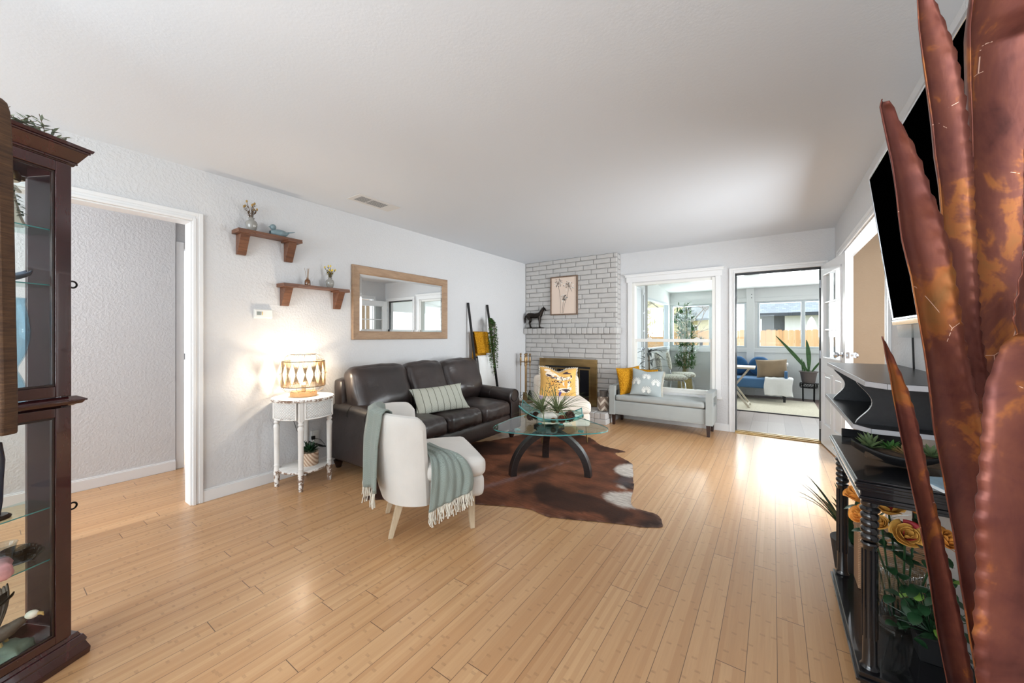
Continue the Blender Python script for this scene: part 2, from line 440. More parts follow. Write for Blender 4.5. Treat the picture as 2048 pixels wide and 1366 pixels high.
m_rust = wood('stained shelf wood', rgb(136, 92, 66), rgb(74, 46, 36), 0.45, 5, (10, 1, 10), contrast=(0.3, 0.7))
m_frame = wood('limed oak frame', rgb(172, 142, 112), rgb(146, 116, 90), 0.5, 5, (6, 1, 6))
m_frame2 = wood('walnut frame', rgb(128, 104, 86), rgb(100, 78, 62), 0.5, 5, (6, 1, 6))
m_light = wood('pale lamp base wood', rgb(206, 166, 118), rgb(180, 138, 94), 0.5, 5, (3, 3, 1))
def mirror():
    t = NT('mirror silvering'); t.set(base=(0.86, 0.88, 0.88, 1), metal=1.0, rough=0.0); return t.m
m_mirror = mirror()
m_green = M('mid green leaf', rgb(62, 106, 48), 0.45, var=0.35, scale=12)
m_dgreen = M('deep green leaf', rgb(34, 66, 40), 0.32, var=0.35, scale=12)
m_lgreen = M('fresh green leaf', rgb(120, 158, 66), 0.45, var=0.25, scale=12)
m_airg = M('air plant green', rgb(112, 124, 82), 0.6, var=0.3, scale=10)
m_sagel = M('dusty green leaf', rgb(160, 170, 148), 0.6, var=0.25, scale=20)
m_stem = M('brown stem', rgb(98, 76, 52), 0.6, var=0.2)
m_bamb = M('cane stem', rgb(150, 138, 92), 0.5, var=0.2)
m_plastic = M('white plastic', rgb(232, 231, 226), 0.35, var=0.01)
m_slot = M('dark slot', rgb(40, 40, 42), 0.6)
m_rope = M('twisted natural rope', rgb(176, 148, 112), 0.8, var=0.25, scale=60)
# ---------------------------------------------------------------- the room shell
CH = 2.44; XL = -3.45; XR = 0.57; YB = 5.53; Y0 = -3.4
def wall_x(name, x0, x1, y0, y1, z1, holes, mat, z0=0.0):
    """wall in a plane of constant x; holes = (ya, yb, za, zb) sorted by y"""
    mb = MB(); y = y0
    for (a, b, c, d) in holes:
        if a > y: mb.box(x0, x1, y, a, z0, z1)
        if c > z0: mb.box(x0, x1, a, b, z0, c)
        if d < z1: mb.box(x0, x1, a, b, d, z1)
        y = b
    if y < y1: mb.box(x0, x1, y, y1, z0, z1)
    return struct(name, mb, mat, smooth=False)
def wall_y(name, y0, y1, x0, x1, z1, holes, mat, z0=0.0):
    mb = MB(); x = x0
    for (a, b, c, d) in holes:
        if a > x: mb.box(x, a, y0, y1, z0, z1)
        if c > z0: mb.box(a, b, y0, y1, z0, c)
        if d < z1: mb.box(a, b, y0, y1, d, z1)
        x = b
    if x < x1: mb.box(x, x1, y0, y1, z0, z1)
    return struct(name, mb, mat, smooth=False)

struct('floor', MB().box(-5.2, 2.0, Y0 - 0.1, YB + 0.06, -0.12, 0), m_floor, smooth=False)
struct('ceiling', MB().box(-5.2, 2.0, Y0 - 0.1, YB + 0.13, CH, CH + 0.1), m_ceil, smooth=False)
wall_x('wall_left', XL - 0.115, XL, Y0, YB + 0.13, CH, [(-0.04, 0.914, 0, 2.055)], m_wall)
wall_x('wall_right', XR, XR + 0.11, Y0, YB + 0.13, CH, [(3.14, 5.2, 0, 2.05)], m_wall)
wall_y('wall_back', YB, YB + 0.13, XL, XR, CH, [(-1.68, -0.63, 0.44, 1.99), (-0.396, 0.45, 0, 2.015)], m_wall)
wall_y('wall_front', Y0 - 0.1, Y0, -4.6, 2.0, CH, [(-3.1, 0.1, 0.6, 2.3)], m_wall)
wall_x('wall_hall', -4.6, -4.49, Y0, 1.07, CH, [], m_wall)
wall_x('wall_hall_far', -4.60, -4.52, 1.07, 2.3, CH, [(1.13, 1.95, 0, 2.03)], m_wall)
wall_y('wall_hall_end', 2.3, 2.4, -4.6, XL - 0.115, CH, [], m_wall)
wall_x('wall_side_room', 1.75, 1.85, Y0, YB + 0.13, CH, [(2.35, 5.15, .30, 2.2)], m_tan)
struct('window_added', MB().box(1.74, 1.84, 2.35, 2.41, .3, 2.2).box(1.74, 1.84, 5.09, 5.15, .3, 2.2).box(1.74, 1.84, 2.41, 5.09, .3, .36).box(1.74, 1.84, 2.41, 5.09, 2.14, 2.2).box(1.77, 1.82, 3.72, 3.78, .36, 2.14), m_trim, smooth=False)  # unseen window frame, added to go with the side room fill
wall_y('wall_side_room_back', YB, YB + 0.13, 0.68, 1.75, CH, [], m_tan)
wall_y('wall_side_room_front', 1.9, 2.0, 0.68, 1.75, CH, [], m_tan)

def base(name, pts):
    """baseboard: list of boxes"""
    mb = MB()
    for (x0, x1, y0, y1, ax) in pts:
        mb.box(x0, x1, y0, y1, 0, 0.082)
        if ax == 'x': mb.box(min(x0, x1), max(x0, x1) - 0.005 if x1 > x0 else x1, y0, y1, 0.082, 0.092)
        else: mb.box(x0, x1, y0 + 0.005, y1, 0.082, 0.092)
    return struct(name, mb, m_trim, smooth=False, bevel=0.002)
base('baseboard_left', [(XL, XL + 0.013, 0.975, 4.94, 'x')])
base('baseboard_left_near', [(XL, XL + 0.013, Y0, -0.10, 'x')])
base('baseboard_back', [(-1.865, -0.46, YB - 0.013, YB, 'y')])
base('baseboard_hall', [(-4.49, -4.477, Y0, 1.07, 'x')])
base('baseboard_right', [(XR - 0.013, XR, Y0, 3.06, 'y')])

def casing_x(name, x, s, ya, yb, zt, w=0.062):
    """door casing on a wall of constant x; s is the side it stands out to"""
    mb = MB()
    for k, (o, t) in enumerate(((0.0, 0.020), (0.018, 0.013), (0.036, 0.017))):
        a, b = o, (o + 0.020 if k < 2 else w)
        x0, x1 = sorted((x, x + s * t))
        mb.box(x0, x1, ya - b, ya - a, 0, zt + b); mb.box(x0, x1, yb + a, yb + b, 0, zt + b)
        mb.box(x0, x1, ya - a, yb + a, zt + a, zt + b)
    return struct(name, mb, m_trim, smooth=False, bevel=0.003)
casing_x('trim_1', XL, 1, -0.04, 0.914, 2.055)
# jamb lining of the hall doorway
struct('trim_2', MB().box(XL - 0.115, XL, 0.904, 0.916, 0, 2.055).box(XL - 0.115, XL, -0.042, -0.03, 0, 2.055).box(XL - 0.115, XL, -0.03, 0.904, 2.045, 2.057), m_trim, smooth=False)
mb = MB()
for (o, t, w) in ((0, .018, .02), (.02, .012, .02), (.04, .016, .028)):
    mb.box(XR - t, XR, 3.14 - o - w, 3.14 - o, 0, 2.05 + o + w); mb.box(XR - t, XR, 5.2 + o, 5.2 + o + w, 0, 2.05 + o + w)
    mb.box(XR - t, XR, 3.14 - o, 5.2 + o, 2.05 + o, 2.05 + o + w)
struct('trim_3', mb, m_trim, smooth=False, bevel=0.003)
struct('trim_4', MB().box(XR, XR + .11, 3.138, 3.15, 0, 2.05).box(XR, XR + .11, 5.19, 5.202, 0, 2.05).box(XR, XR + .11, 3.15, 5.19, 2.04, 2.052), m_trim, smooth=False)
# hall far casing with a door standing nearly shut
struct('trim_5', MB().box(-4.52, -4.50, 1.075, 1.135, 0, 2.09).box(-4.52, -4.505, 1.135, 1.95, 2.03, 2.09), m_trim, smooth=False, bevel=0.003)
d = struct('door_2', MB().box(-4.575, -4.535, 1.165, 1.945, 0.01, 2.02), m_door, smooth=False, bevel=0.003)
build('strike_plate', MB().box(-4.523, -4.519, 1.140, 1.160, 1.0, 1.06), m_silver, d, smooth=False)

# back door casing + weather strip + threshold
mb = MB()
for (o, t, w) in ((0, .020, .018), (.018, .012, .02), (.038, .017, .026)):
    mb.box(-0.396 - o - w, -0.396 - o, YB - t, YB, 0, 2.015 + o + w); mb.box(0.45 + o, min(0.45 + o + w, 0.565), YB - t, YB, 0, 2.015 + o + w)
    mb.box(-0.396 - o, 0.45 + o, YB - t, YB, 2.015 + o, 2.015 + o + w)
struct('trim_6', mb, m_trim, smooth=False, bevel=0.003)
struct('trim_7', MB().box(-0.396, -0.378, YB + 0.02, YB + 0.06, 0.02, 2.0).box(0.436, 0.45, YB + 0.02, YB + 0.06, 0.02, 2.0).box(-0.396, 0.45, YB + 0.02, YB + 0.06, 1.985, 2.015), m_black, smooth=False)
th = struct('trim_8', MB().box(-0.396, 0.45, YB - 0.035, YB + 0.13, 0, 0.012).box(-0.396, 0.45, YB + 0.0, YB + 0.025, 0.012, 0.022).box(-0.396, 0.45, YB + 0.07, YB + 0.085, 0.012, 0.02), m_brass, smooth=False, bevel=0.002)

# sash window between the living room and the sunroom
w = struct('window_1', MB().box(-1.755, -1.695, YB - 0.018, YB, 0.40, 2.03).box(-0.615, -0.555, YB - 0.018, YB, 0.40, 2.03)
           .box(-1.775, -0.535, YB - 0.022, YB, 2.0, 2.075).box(-1.79, -0.52, YB - 0.034, YB, 2.075, 2.105).box(-1.80, -0.51, YB - 0.045, YB, 2.10, 2.115)
           .box(-1.77, -0.54, YB - 0.035, YB + 0.01, 0.405, 0.44), m_trim, smooth=False, bevel=0.003)
build('frame', MB().box(-1.695, -1.655, YB - 0.012, YB + 0.10, 0.44, 1.99).box(-0.655, -0.615, YB - 0.012, YB + 0.10, 0.44, 1.99)
      .box(-1.655, -0.655, YB + 0.0, YB + 0.10, 1.955, 1.99).box(-1.655, -0.655, YB + 0.0, YB + 0.10, 0.44, 0.475), m_plastic, w, smooth=False, bevel=0.003)
sl = build('sash_rail', MB().box(-1.66, -0.65, YB + 0.012, YB + 0.05, 1.135, 1.18), m_plastic, w, smooth=False, bevel=0.004)
for x in (-1.46, -0.84): build('sash_lock', MB().box(x - .03, x + .03, YB + 0.01, YB + 0.04, 1.18, 1.192).box(x - .012, x + .02, YB + .012, YB + .03, 1.192, 1.202), m_plastic, sl, smooth=False, bevel=0.003)
build('sash_frame', MB().box(-1.656, -1.632, YB + .02, YB + .05, .475, 1.135).box(-0.678, -0.654, YB + .02, YB + .05, .475, 1.135).box(-1.632, -0.678, YB + .02, YB + .05, .475, .50), m_plastic, w, smooth=False, bevel=0.003)
build('upper_pane', MB().box(-1.655, -0.655, YB + 0.060, YB + 0.064, 1.15, 1.955), m_pane, w, smooth=False)
build('lower_pane', MB().box(-1.632, -0.678, YB + 0.030, YB + 0.034, 0.50, 1.14), m_pane, w, smooth=False)
# rear window behind the camera
w = struct('window_2', MB().box(-3.1, -3.04, Y0 - .1, Y0 + .01, .6, 2.3).box(.04, .1, Y0 - .1, Y0 + .01, .6, 2.3).box(-3.04, .04, Y0 - .1, Y0 + .01, .6, .66).box(-3.04, .04, Y0 - .1, Y0 + .01, 2.24, 2.3).box(-1.53, -1.47, Y0 - .08, Y0, .66, 2.24), m_trim, smooth=False)
build('pane', MB().box(-3.04, .04, Y0 - .07, Y0 - .066, .66, 2.24), m_pane, w, smooth=False)

# glazed door swung into the room, hinged at the right jamb
D = bpy.data.objects.new('door_1', None); COL.objects.link(D); D['kind'] = 'structure'
D.location = (0.447, YB - 0.03, 0.012); D.rotation_euler = (0, 0, math.atan2(-0.833, 0.108))
DW = 0.835; T = 0.04
mb = MB().box(0, .10, 0, T, 0, 2.0).box(DW - .10, DW, 0, T, 0, 2.0).box(.1, DW - .1, 0, T, 1.90, 2.0).box(.1, DW - .1, 0, T, .80, .955).box(.1, DW - .1, 0, T, 0, .24)
mb.box(DW / 2 - .05, DW / 2 + .05, 0, T, .24, .80)
build('leaf', mb, m_door, D, smooth=False, bevel=0.002)
mb = MB()
for (a, b) in ((.1, DW / 2 - .05), (DW / 2 + .05, DW - .1)):
    mb.box(a, b, .012, T - .012, .24, .80); mb.box(a + .035, b - .035, .004, T - .004, .275, .765)
build('raised_panel', mb, m_door, D, smooth=False, bevel=0.006)
mb = MB().box(.1, .125, -.008, T + .008, .955, 1.90).box(DW - .125, DW - .1, -.008, T + .008, .955, 1.90).box(.1, DW - .1, -.008, T + .008, .955, .98).box(.1, DW - .1, -.008, T + .008, 1.875, 1.90)
build('glazing_frame', mb, m_door, D, smooth=False, bevel=0.004)
mb = MB()
for k in (1, 2):
    x = .125 + (DW - .25) * k / 3; mb.box(x - .010, x + .010, 0.004, T - .004, .98, 1.875)
    z = .98 + .895 * k / 3; mb.box(.125, DW - .125, 0.004, T - .004, z - .010, z + .010)
build('muntin', mb, m_door, D, smooth=False, bevel=0.004)
build('pane', MB().box(.125, DW - .125, T / 2 - .002, T / 2 + .002, .98, 1.875), m_pane, D, smooth=False)
for s in (-1, 1):
    y = -0.0 if s < 0 else T
    kb = build('door_knob', MB().lathe([(.0, 0), (.026, .0), (.027, .006), (.012, .010), (.010, .03), (.022, .038), (.028, .052), (.022, .066), (0, .07)], 18,
               mat=Matrix.Translation((DW - .06, y, 1.03)) @ Matrix.Rotation(PI / 2 if s < 0 else -PI / 2, 4, 'X')), m_silver, D)
build('latch', MB().box(DW, DW + .002, .008, T - .008, 1.0, 1.06).box(DW + .002, DW + .014, .014, T - .014, 1.02, 1.04), m_silver, D, smooth=False)
for z in (.2, 1.0, 1.8): build('hinge', MB().cyl((-.004, -.006, z - .045), (-.004, -.006, z + .045), .006), m_silver, D)

# ---------------------------------------------------------------- fireplace
random.seed(3)
def bricks(x0, x1, zz0, zz1, yf, bl=0.262, bh=0.0735, hole=None, x_side=None):
    mb = MB(); z = zz0; r = 0
    while z < zz1 - 0.02:
        h = min(bh, zz1 - z); x = x0 - (bl / 2 if r % 2 else 0)
        x -= random.uniform(0, .05) if r % 2 else 0
        while x < x1 - 0.005:
            l = bl * random.choice((1, 1, 1, .82, 1.1)); a = max(x, x0); b = min(x + l, x1)
            if x1 - b < 0.04: b = x1
            if b - a > 0.03:
                g = 0.0045; jy = random.uniform(-.003, .003); jz = random.uniform(-.0015, .0015)
                parts = [(a, b)]
                if hole and z + h > hole[2] and z < hole[3]:
                    parts = []
                    if a < hole[0]: parts.append((a, min(b, hole[0])))
                    if b > hole[1]: parts.append((max(a, hole[1]), b))
                for (p, q) in parts:
                    if q - p > .02: mb.box(p + g, q - g, yf + jy, yf + .05, z + g + jz, z + h - g + jz)
            x = b
        z += bh; r += 1
    return mb
FX0, FX1, FY = XL + 0.004, -1.868, 5.367
Fp = bpy.data.objects.new('fireplace', None); COL.objects.link(Fp); Fp.location = (0, 0, 0); Fp['kind'] = 'structure'; Fp.name = 'trim_9'
FH = (-3.03, -2.27, .155, .78)
mbm = MB().box(FX0, FH[0], FY + .012, YB, 0, CH).box(FH[1], FX1 - .006, FY + .012, YB, 0, CH).box(FH[0], FH[1], FY + .012, YB, FH[3], CH).box(FH[0], FH[1], FY + .012, YB, 0, FH[2]).box(FH[0], FH[1], YB - .02, YB, FH[2], FH[3])
build('mortar', mbm, m_mortar, Fp, smooth=False)
mb = bricks(FX0, FX1, 0, 1.25, FY, hole=(-3.10, -2.20, 0, .83))
mb2 = bricks(FX0, FX1, 1.345, CH, FY); mb.add(mb2.v, mb2.f)
# the return side of the chimney breast
z = 0; r = 0
while z < CH - .02:
    if not (1.245 < z + .03 < 1.345):
        h = min(.0735, CH - z)
        a = FY + .002 if r % 2 else FY + .002; mb.box(FX1 - .02, FX1 + .004, a + (0.05), YB - .003, z + .0045, z + h - .0045)
    z += .0735; r += 1
build('brick_face', mb, m_brick, Fp, smooth=True, bevel=0.007, angle=60)
mb = MB(); x = FX0 - 0.0
mb.box(FX0, FX1 + .01, FY - .052, FY + .05, 1.262, 1.338); build('mantel_core', mb, m_mortar, Fp, smooth=False)
mb = MB(); x = FX0
while x < FX1 + .02:
    w_ = .088 + random.uniform(-.006, .006); b = min(x + w_, FX1 + .025)
    mb.box(x + .003, b - .003, FY - .072 + random.uniform(-.004, .004), FY + .055, 1.254, 1.346 + random.uniform(-.002, .002)); x = b
    if FX1 + .025 - x < .03: break
for k in range(2): mb.box(FX1 - .02, FX1 + .026, FY - .065 + k * .1, FY + .03 + k * .1, 1.254, 1.345)
build('mantel', mb, m_brick, Fp, smooth=True, bevel=0.008, angle=60)
# raised hearth
mb = MB(); x = FX0
mb.box(FX0, FX1 - .01, 4.955, FY, 0, .148); build('hearth_core', mb, m_mortar, Fp, smooth=False)
mb = MB()
for row, (za, zb) in enumerate(((0, .072), (.075, .155))):
    x = FX0 - (.1 if row else 0)
    while x < FX1:
        b = min(x + (.088 if row else .2), FX1); a = max(x, FX0)
        if b - a > .02:
            if row: mb.box(a + .003, b - .003, 4.945, FY - .21, za, zb + random.uniform(-.003, .002)); mb.box(a + .003, b - .003, FY - .205, FY - .003, za, zb + random.uniform(-.003, .002))
            else: mb.box(a + .003, b - .003, 4.945, 5.0, za, zb)
        x = b
for k in range(2): mb.box(FX1 - .05, FX1, 5.0 + k * .18, 5.175 + k * .18, 0, .072)
build('hearth', mb, m_brick, Fp, smooth=True, bevel=0.007, angle=60)
# firebox with its brass and glass doors
fb = thing('fireplace_insert', 'brass framed fireplace insert with four dark glass bifold doors set in grey brick', 'fireplace insert', (0, 0, 0))
f0, f1, fz0, fz1 = -3.155, -2.165, .158, .862
yf = FY - .030
mb = MB().box(f0, f1, yf, FY + .02, fz1 - .115, fz1).box(f0, f0 + .105, yf, FY + .02, fz0, fz1 - .115).box(f1 - .105, f1, yf, FY + .02, fz0, fz1 - .115)
build('surround', mb, m_brass, fb, smooth=False, bevel=0.003)
i0, i1, it = f0 + .105, f1 - .105, fz1 - .115
build('rail', MB().box(i0, i1, yf + .012, yf + .03, it - .03, it), m_blackmat, fb, smooth=False); build('rail', MB().box(i0, i1, yf + .012, yf + .03, fz0, fz0 + .04), m_blackmat, fb, smooth=False)
n = 4; wd = (i1 - i0) / n
m_fglass = M('smoked fireplace glass', rgb(26, 27, 32), 0.06, var=0.1, coat=1.0, spec=0.8)
for k in range(n):
    a = i0 + wd * k; b = a + wd
    dr = build('glass_door', MB().box(a + .004, a + .022, yf + .004, yf + .02, fz0 + .04, it - .03).box(b - .022, b - .004, yf + .004, yf + .02, fz0 + .04, it - .03)
          .box(a + .022, b - .022, yf + .004, yf + .02, it - .05, it - .03).box(a + .022, b - .022, yf + .004, yf + .02, fz0 + .04, fz0 + .06), m_brass, fb, smooth=False, bevel=0.002)
    build('pane', MB().box(a + .022, b - .022, yf + .009, yf + .015, fz0 + .06, it - .05), m_fglass, dr, smooth=False)
    if k in (1, 2): build('handle', MB().ball((b - .013 if k == 1 else a + .013, yf - .004, it - .09), .009), m_brass, dr)

# ---------------------------------------------------------------- sunroom shell
SX0, SX1, SY = -1.95, 2.3, 9.2
struct('floor_sunroom', MB().box(SX0 - .1, SX1 + .1, YB + .06, SY + .1, -.14, -.004), m_sunfloor, smooth=False)
def zc(y): return 2.48 - (y - 5.66) * 0.083
struct('ceiling_sunroom', MB().hexa([(SX0 - .1, 5.66, zc(5.66)), (SX1 + .1, 5.66, zc(5.66)), (SX1 + .1, SY + .1, zc(SY + .1)), (SX0 - .1, SY + .1, zc(SY + .1))],
       [(SX0 - .1, 5.66, zc(5.66) + .1), (SX1 + .1, 5.66, zc(5.66) + .1), (SX1 + .1, SY + .1, zc(SY + .1) + .1), (SX0 - .1, SY + .1, zc(SY + .1) + .1)]), m_sunwall, smooth=False)
wall_y('wall_sunroom_back', SY, SY + .12, SX0, SX1, 2.3, [(-1.92, -.46, .98, 1.91), (-.26, 1.25, .98, 1.91), (1.45, 2.2, .98, 1.91)], m_sunwall)
wall_x('wall_sunroom_left', SX0 - .1, SX0, 5.66, SY + .12, 2.6, [(6.0, 6.9, 0, 2.08), (7.15, 9.02, .98, 1.95)], m_sunwall)
wall_x('wall_sunroom_right', SX1, SX1 + .1, 5.66, SY + .12, 2.6, [(6.2, 8.9, .98, 1.93)], m_sunwall)
wall_y('wall_sunroom_near', 5.661, 5.665, .69, SX1, 2.5, [], m_sunwall)
m_vinyl = M('pale grey window vinyl', rgb(196, 202, 206), 0.4, var=0.02)
def swin(name, x0, x1, z0, z1, mull, y=SY):
    w = struct(name, MB().box(x0, x0 + .035, y - .01, y + .08, z0, z1).box(x1 - .035, x1, y - .01, y + .08, z0, z1).box(x0 + .035, x1 - .035, y - .01, y + .08, z1 - .03, z1).box(x0 + .035, x1 - .035, y - .01, y + .08, z0, z0 + .03)
        .box(mull - .03, mull + .03, y, y + .07, z0 + .03, z1 - .03), m_vinyl, smooth=False, bevel=0.003)
    build('pane', MB().box(x0 + .035, mull - .03, y + .04, y + .044, z0 + .03, z1 - .03).box(mull + .03, x1 - .035, y + .04, y + .044, z0 + .03, z1 - .03), m_pane, w, smooth=False)
    build('sill', MB().box(x0 - .06, x1 + .06, y - .03, y, z0 - .10, z0 - .012), m_sunwall, w, smooth=False, bevel=0.003)
    build('head_casing', MB().box(x0 - .06, x1 + .06, y - .02, y, z1 + .01, z1 + .09), m_sunwall, w, smooth=False, bevel=0.003)
swin('window_3', -1.92, -.46, .98, 1.91, -1.12)
swin('window_4', -.26, 1.25, .98, 1.91, .48)
struct('trim_10', MB().box(-.45, -.315, SY - .07, SY, 0, 2.2), m_sunwall, smooth=False, bevel=0.004)
build('bolt', MB().lathe([(0, 0), (.009, 0), (.009, .006), (0, .008)], 10, mat=Matrix.Translation((-.36, SY - .07, 2.07)) @ Matrix.Rotation(PI / 2, 4, 'X')).lathe([(0, 0), (.009, 0), (.009, .006), (0, .008)], 10, mat=Matrix.Translation((-.36, SY - .07, 2.00)) @ Matrix.Rotation(PI / 2, 4, 'X')), m_slot, bpy.data.objects['trim_10'])
w = struct('window_5', MB().box(SX0 - .08, SX0 + .012, 7.15, 7.19, .98, 1.95).box(SX0 - .08, SX0 + .012, 8.98, 9.02, .98, 1.95).box(SX0 - .08, SX0 + .012, 7.19, 8.98, 1.91, 1.95).box(SX0 - .08, SX0 + .03, 7.1, 9.06, .92, .985), m_vinyl, smooth=False, bevel=0.003)
build('pane', MB().box(SX0 - .05, SX0 - .046, 7.19, 8.98, .98, 1.91), m_pane, w, smooth=False)
struct('baseboard_sunroom', MB().box(SX0, -.45, SY - .02, SY, 0, .10).box(-.315, SX1, SY - .02, SY, 0, .10), m_sunwall, smooth=False, bevel=0.003)
# glazed outside door of the sunroom, standing open against the left wall
d3 = bpy.data.objects.new('door_3', None); COL.objects.link(d3); d3['kind'] = 'structure'; d3.location = (SX0 + .012, 6.95, 0.01); d3.rotation_euler = (0, 0, R(-72))
mb = MB().box(0, .09, 0, .04, 0, 2.05).box(.71, .80, 0, .04, 0, 2.05).box(.09, .71, 0, .04, 1.93, 2.05).box(.09, .71, 0, .04, 0, .35)
build('leaf', mb, M('grey door paint', rgb(170, 168, 166), .4, var=.02), d3, smooth=False, bevel=.003)
mb = MB()
for k in range(1, 3): mb.box(.09 + .62 * k / 3 - .009, .09 + .62 * k / 3 + .009, .008, .032, .35, 1.93)
for k in range(1, 5): mb.box(.09, .71, .008, .032, .35 + 1.58 * k / 5 - .009, .35 + 1.58 * k / 5 + .009)
build('muntin', mb, m_door, d3, smooth=False)
build('pane', MB().box(.09, .71, .018, .022, .35, 1.93), m_pane, d3, smooth=False)
build('door_knob', MB().ball((.74, -.03, 1.0), .026).cyl((.74, -.02, 1.0), (.74, .0, 1.0), .01), m_silver, d3)

# ---------------------------------------------------------------- the yard and the houses behind the fence
struct('ground', MB().box(-30, 30, SY + .12, 40, -.35, -.25), M('dry lawn', rgb(140, 140, 92), .95, var=.3, scale=3), smooth=False)
t = NT('cedar fence boards'); v = t.coords((1, 1, 1)); br = t.noise(t.coords((7, 7, .6)), 3, 4); sp = t.new('ShaderNodeSeparateXYZ'); t.link(v, sp.inputs[0])
wn = t.new('ShaderNodeTexWhiteNoise', noise_dimensions='1D'); t.link(t.math('FLOOR', t.math('DIVIDE', sp.outputs[0], .14)), wn.inputs['W'])
c_ = t.mix(t.math('MULTIPLY', br, .6), t.ramp(wn.outputs[0], [(0, rgb(206, 160, 114)), (1, rgb(226, 186, 142))]), rgb(176, 128, 86))
t.set(base=c_, rough=.8); m_fence = t.m
mb = MB(); x = -9.0; random.seed(5)
while x < 8:
    h = 1.40 + random.uniform(-.015, .015)
    mb.prism([(x, -.25), (x + .136, -.25), (x + .136, h - .03), (x + .11, h), (x + .026, h), (x, h - .03)], 14.0, 14.02, 'y'); x += .14
fn = thing('wooden_fence', 'tall orange cedar board fence running across the yard behind the sunroom', 'fence', (0, 0, 0))
build('board_panel', mb, m_fence, fn, smooth=False)
build('rail', MB().box(-9, 8, 14.02, 14.06, .1, .19), m_fence, fn, smooth=False)
build('rail', MB().box(-9, 8, 14.02, 14.06, 1.0, 1.09), m_fence, fn, smooth=False)
def siding(name, c, pitch=.16):
    t = NT(name); v = t.coords(); sp = t.new('ShaderNodeSeparateXYZ'); t.link(v, sp.inputs[0])
    f = t.math('FRACT', t.math('DIVIDE', sp.outputs[2], pitch))
    t.set(base=t.mix(t.math('MULTIPLY', t.math('LESS_THAN', f, .09), .5), c, tuple(q * .55 for q in c[:3]) + (1,)), rough=.8); return t.m
def shingle(name, c):
    t = NT(name); b = t.new('ShaderNodeTexBrick'); t.link(t.coords((1, 1, 1)), b.inputs[0]); b.inputs['Scale'].default_value = 3.2
    b.inputs['Color1'].default_value = c; b.inputs['Color2'].default_value = tuple(q * .78 for q in c[:3]) + (1,); b.inputs['Mortar'].default_value = tuple(q * .6 for q in c[:3]) + (1,)
    b.inputs['Mortar Size'].default_value = .012; t.set(base=b.outputs[0], rough=.9); return t.m
m_sid = siding('cream lap siding', rgb(236, 224, 182)); m_shin = shingle('grey roof shingle', rgb(150, 154, 160)); m_shin2 = shingle('pale roof shingle', rgb(168, 176, 184))
hs = thing('neighbour_house', 'tall cream sided house behind the fence seen through the sunroom window', 'house', (0, 0, 0))
build('wall', MB().box(-9.5, -2.2, 20, 24, -.3, 6.2), m_sid, hs, smooth=False)
build('porch', MB().box(-3.75, -2.35, 18.6, 20, -.3, 1.95), m_sid, hs, smooth=False)
build('porch_roof', MB().hexa([(-4.0, 18.2, 1.80), (-2.1, 18.2, 1.92), (-2.1, 20, 2.62), (-3.5, 20, 2.62)], [(-4.0, 18.2, 1.88), (-2.1, 18.2, 2.0), (-2.1, 20, 2.70), (-3.5, 20, 2.70)]), m_shin, hs, smooth=False)
pw = build('porch_window', MB().box(-3.15, -2.75, 18.56, 18.6, 1.42, 1.68), m_trim, hs, smooth=False)
build('pane', MB().box(-3.11, -2.79, 18.55, 18.56, 1.46, 1.64), m_dgreen, pw, smooth=False)
build('roof', MB().hexa([(-9.9, 19.5, 6.1), (-1.8, 19.5, 6.1), (-1.8, 24.4, 6.1), (-9.9, 24.4, 6.1)], [(-9.9, 21.9, 8), (-1.8, 21.9, 8), (-1.8, 22.1, 8), (-9.9, 22.1, 8)]), m_shin, hs, smooth=False)
for x in (-7.4, -5.6): 
    w_ = build('window', MB().box(x - .5, x + .5, 19.95, 20, 3.2, 4.5), m_trim, hs, smooth=False); build('pane', MB().box(x - .42, x + .42, 19.93, 19.95, 3.28, 4.42), m_slot, w_, smooth=False)
h2 = thing('neighbour_house', 'white walled house under a long pale grey shingle roof behind the fence', 'house', (0, 0, 0))
build('wall', MB().box(.42, 6, 20.2, 25, -.3, 2.25), M('white stucco', rgb(238, 240, 240), .8, var=.02), h2, smooth=False)
build('garage_wall', MB().box(-.42, .42, 20.25, 25, -.3, 2.2), M('charcoal siding', rgb(92, 96, 102), .8, var=.05), h2, smooth=False)
build('roof', MB().hexa([(-.75, 19.7, 2.16), (6.4, 19.7, 2.3), (6.4, 26, 2.3), (-.75, 26, 2.16)], [(.1, 22.6, 4.6), (6.4, 22.6, 4.6), (6.4, 22.9, 4.6), (.1, 22.9, 4.6)]), m_shin2, h2, smooth=False)
build('eave', MB().box(-.72, 6.4, 19.66, 19.72, 2.06, 2.2), M('dark eave board', rgb(60, 66, 74), .7), h2, smooth=False)
random.seed(9)
for k, (x, lab) in enumerate(((1.12, 'closed white garden parasol standing beyond the fence, left of two'), (1.52, 'closed white garden parasol standing beyond the fence, right of two'))):
    u = thing('garden_parasol', lab, 'parasol', (x, 17.0 + .2 * k, -.25), group='closed parasols beyond the fence')
    build('canopy', MB().grid(lambda a, b: ((.03 + .17 * b ** .6) * (1 + .22 * math.cos(a * 2 * PI * 8)) * math.cos(a * 2 * PI), (.03 + .17 * b ** .6) * (1 + .22 * math.cos(a * 2 * PI * 8)) * math.sin(a * 2 * PI), 2.12 - .95 * b), 48, 8, True), m_white_knit, u)
    build('pole', MB().cyl((0, 0, 0), (0, 0, 2.15), .02), m_silver, u)
m_bark = M('bare bark', rgb(120, 104, 90), .9, var=.3, scale=20)
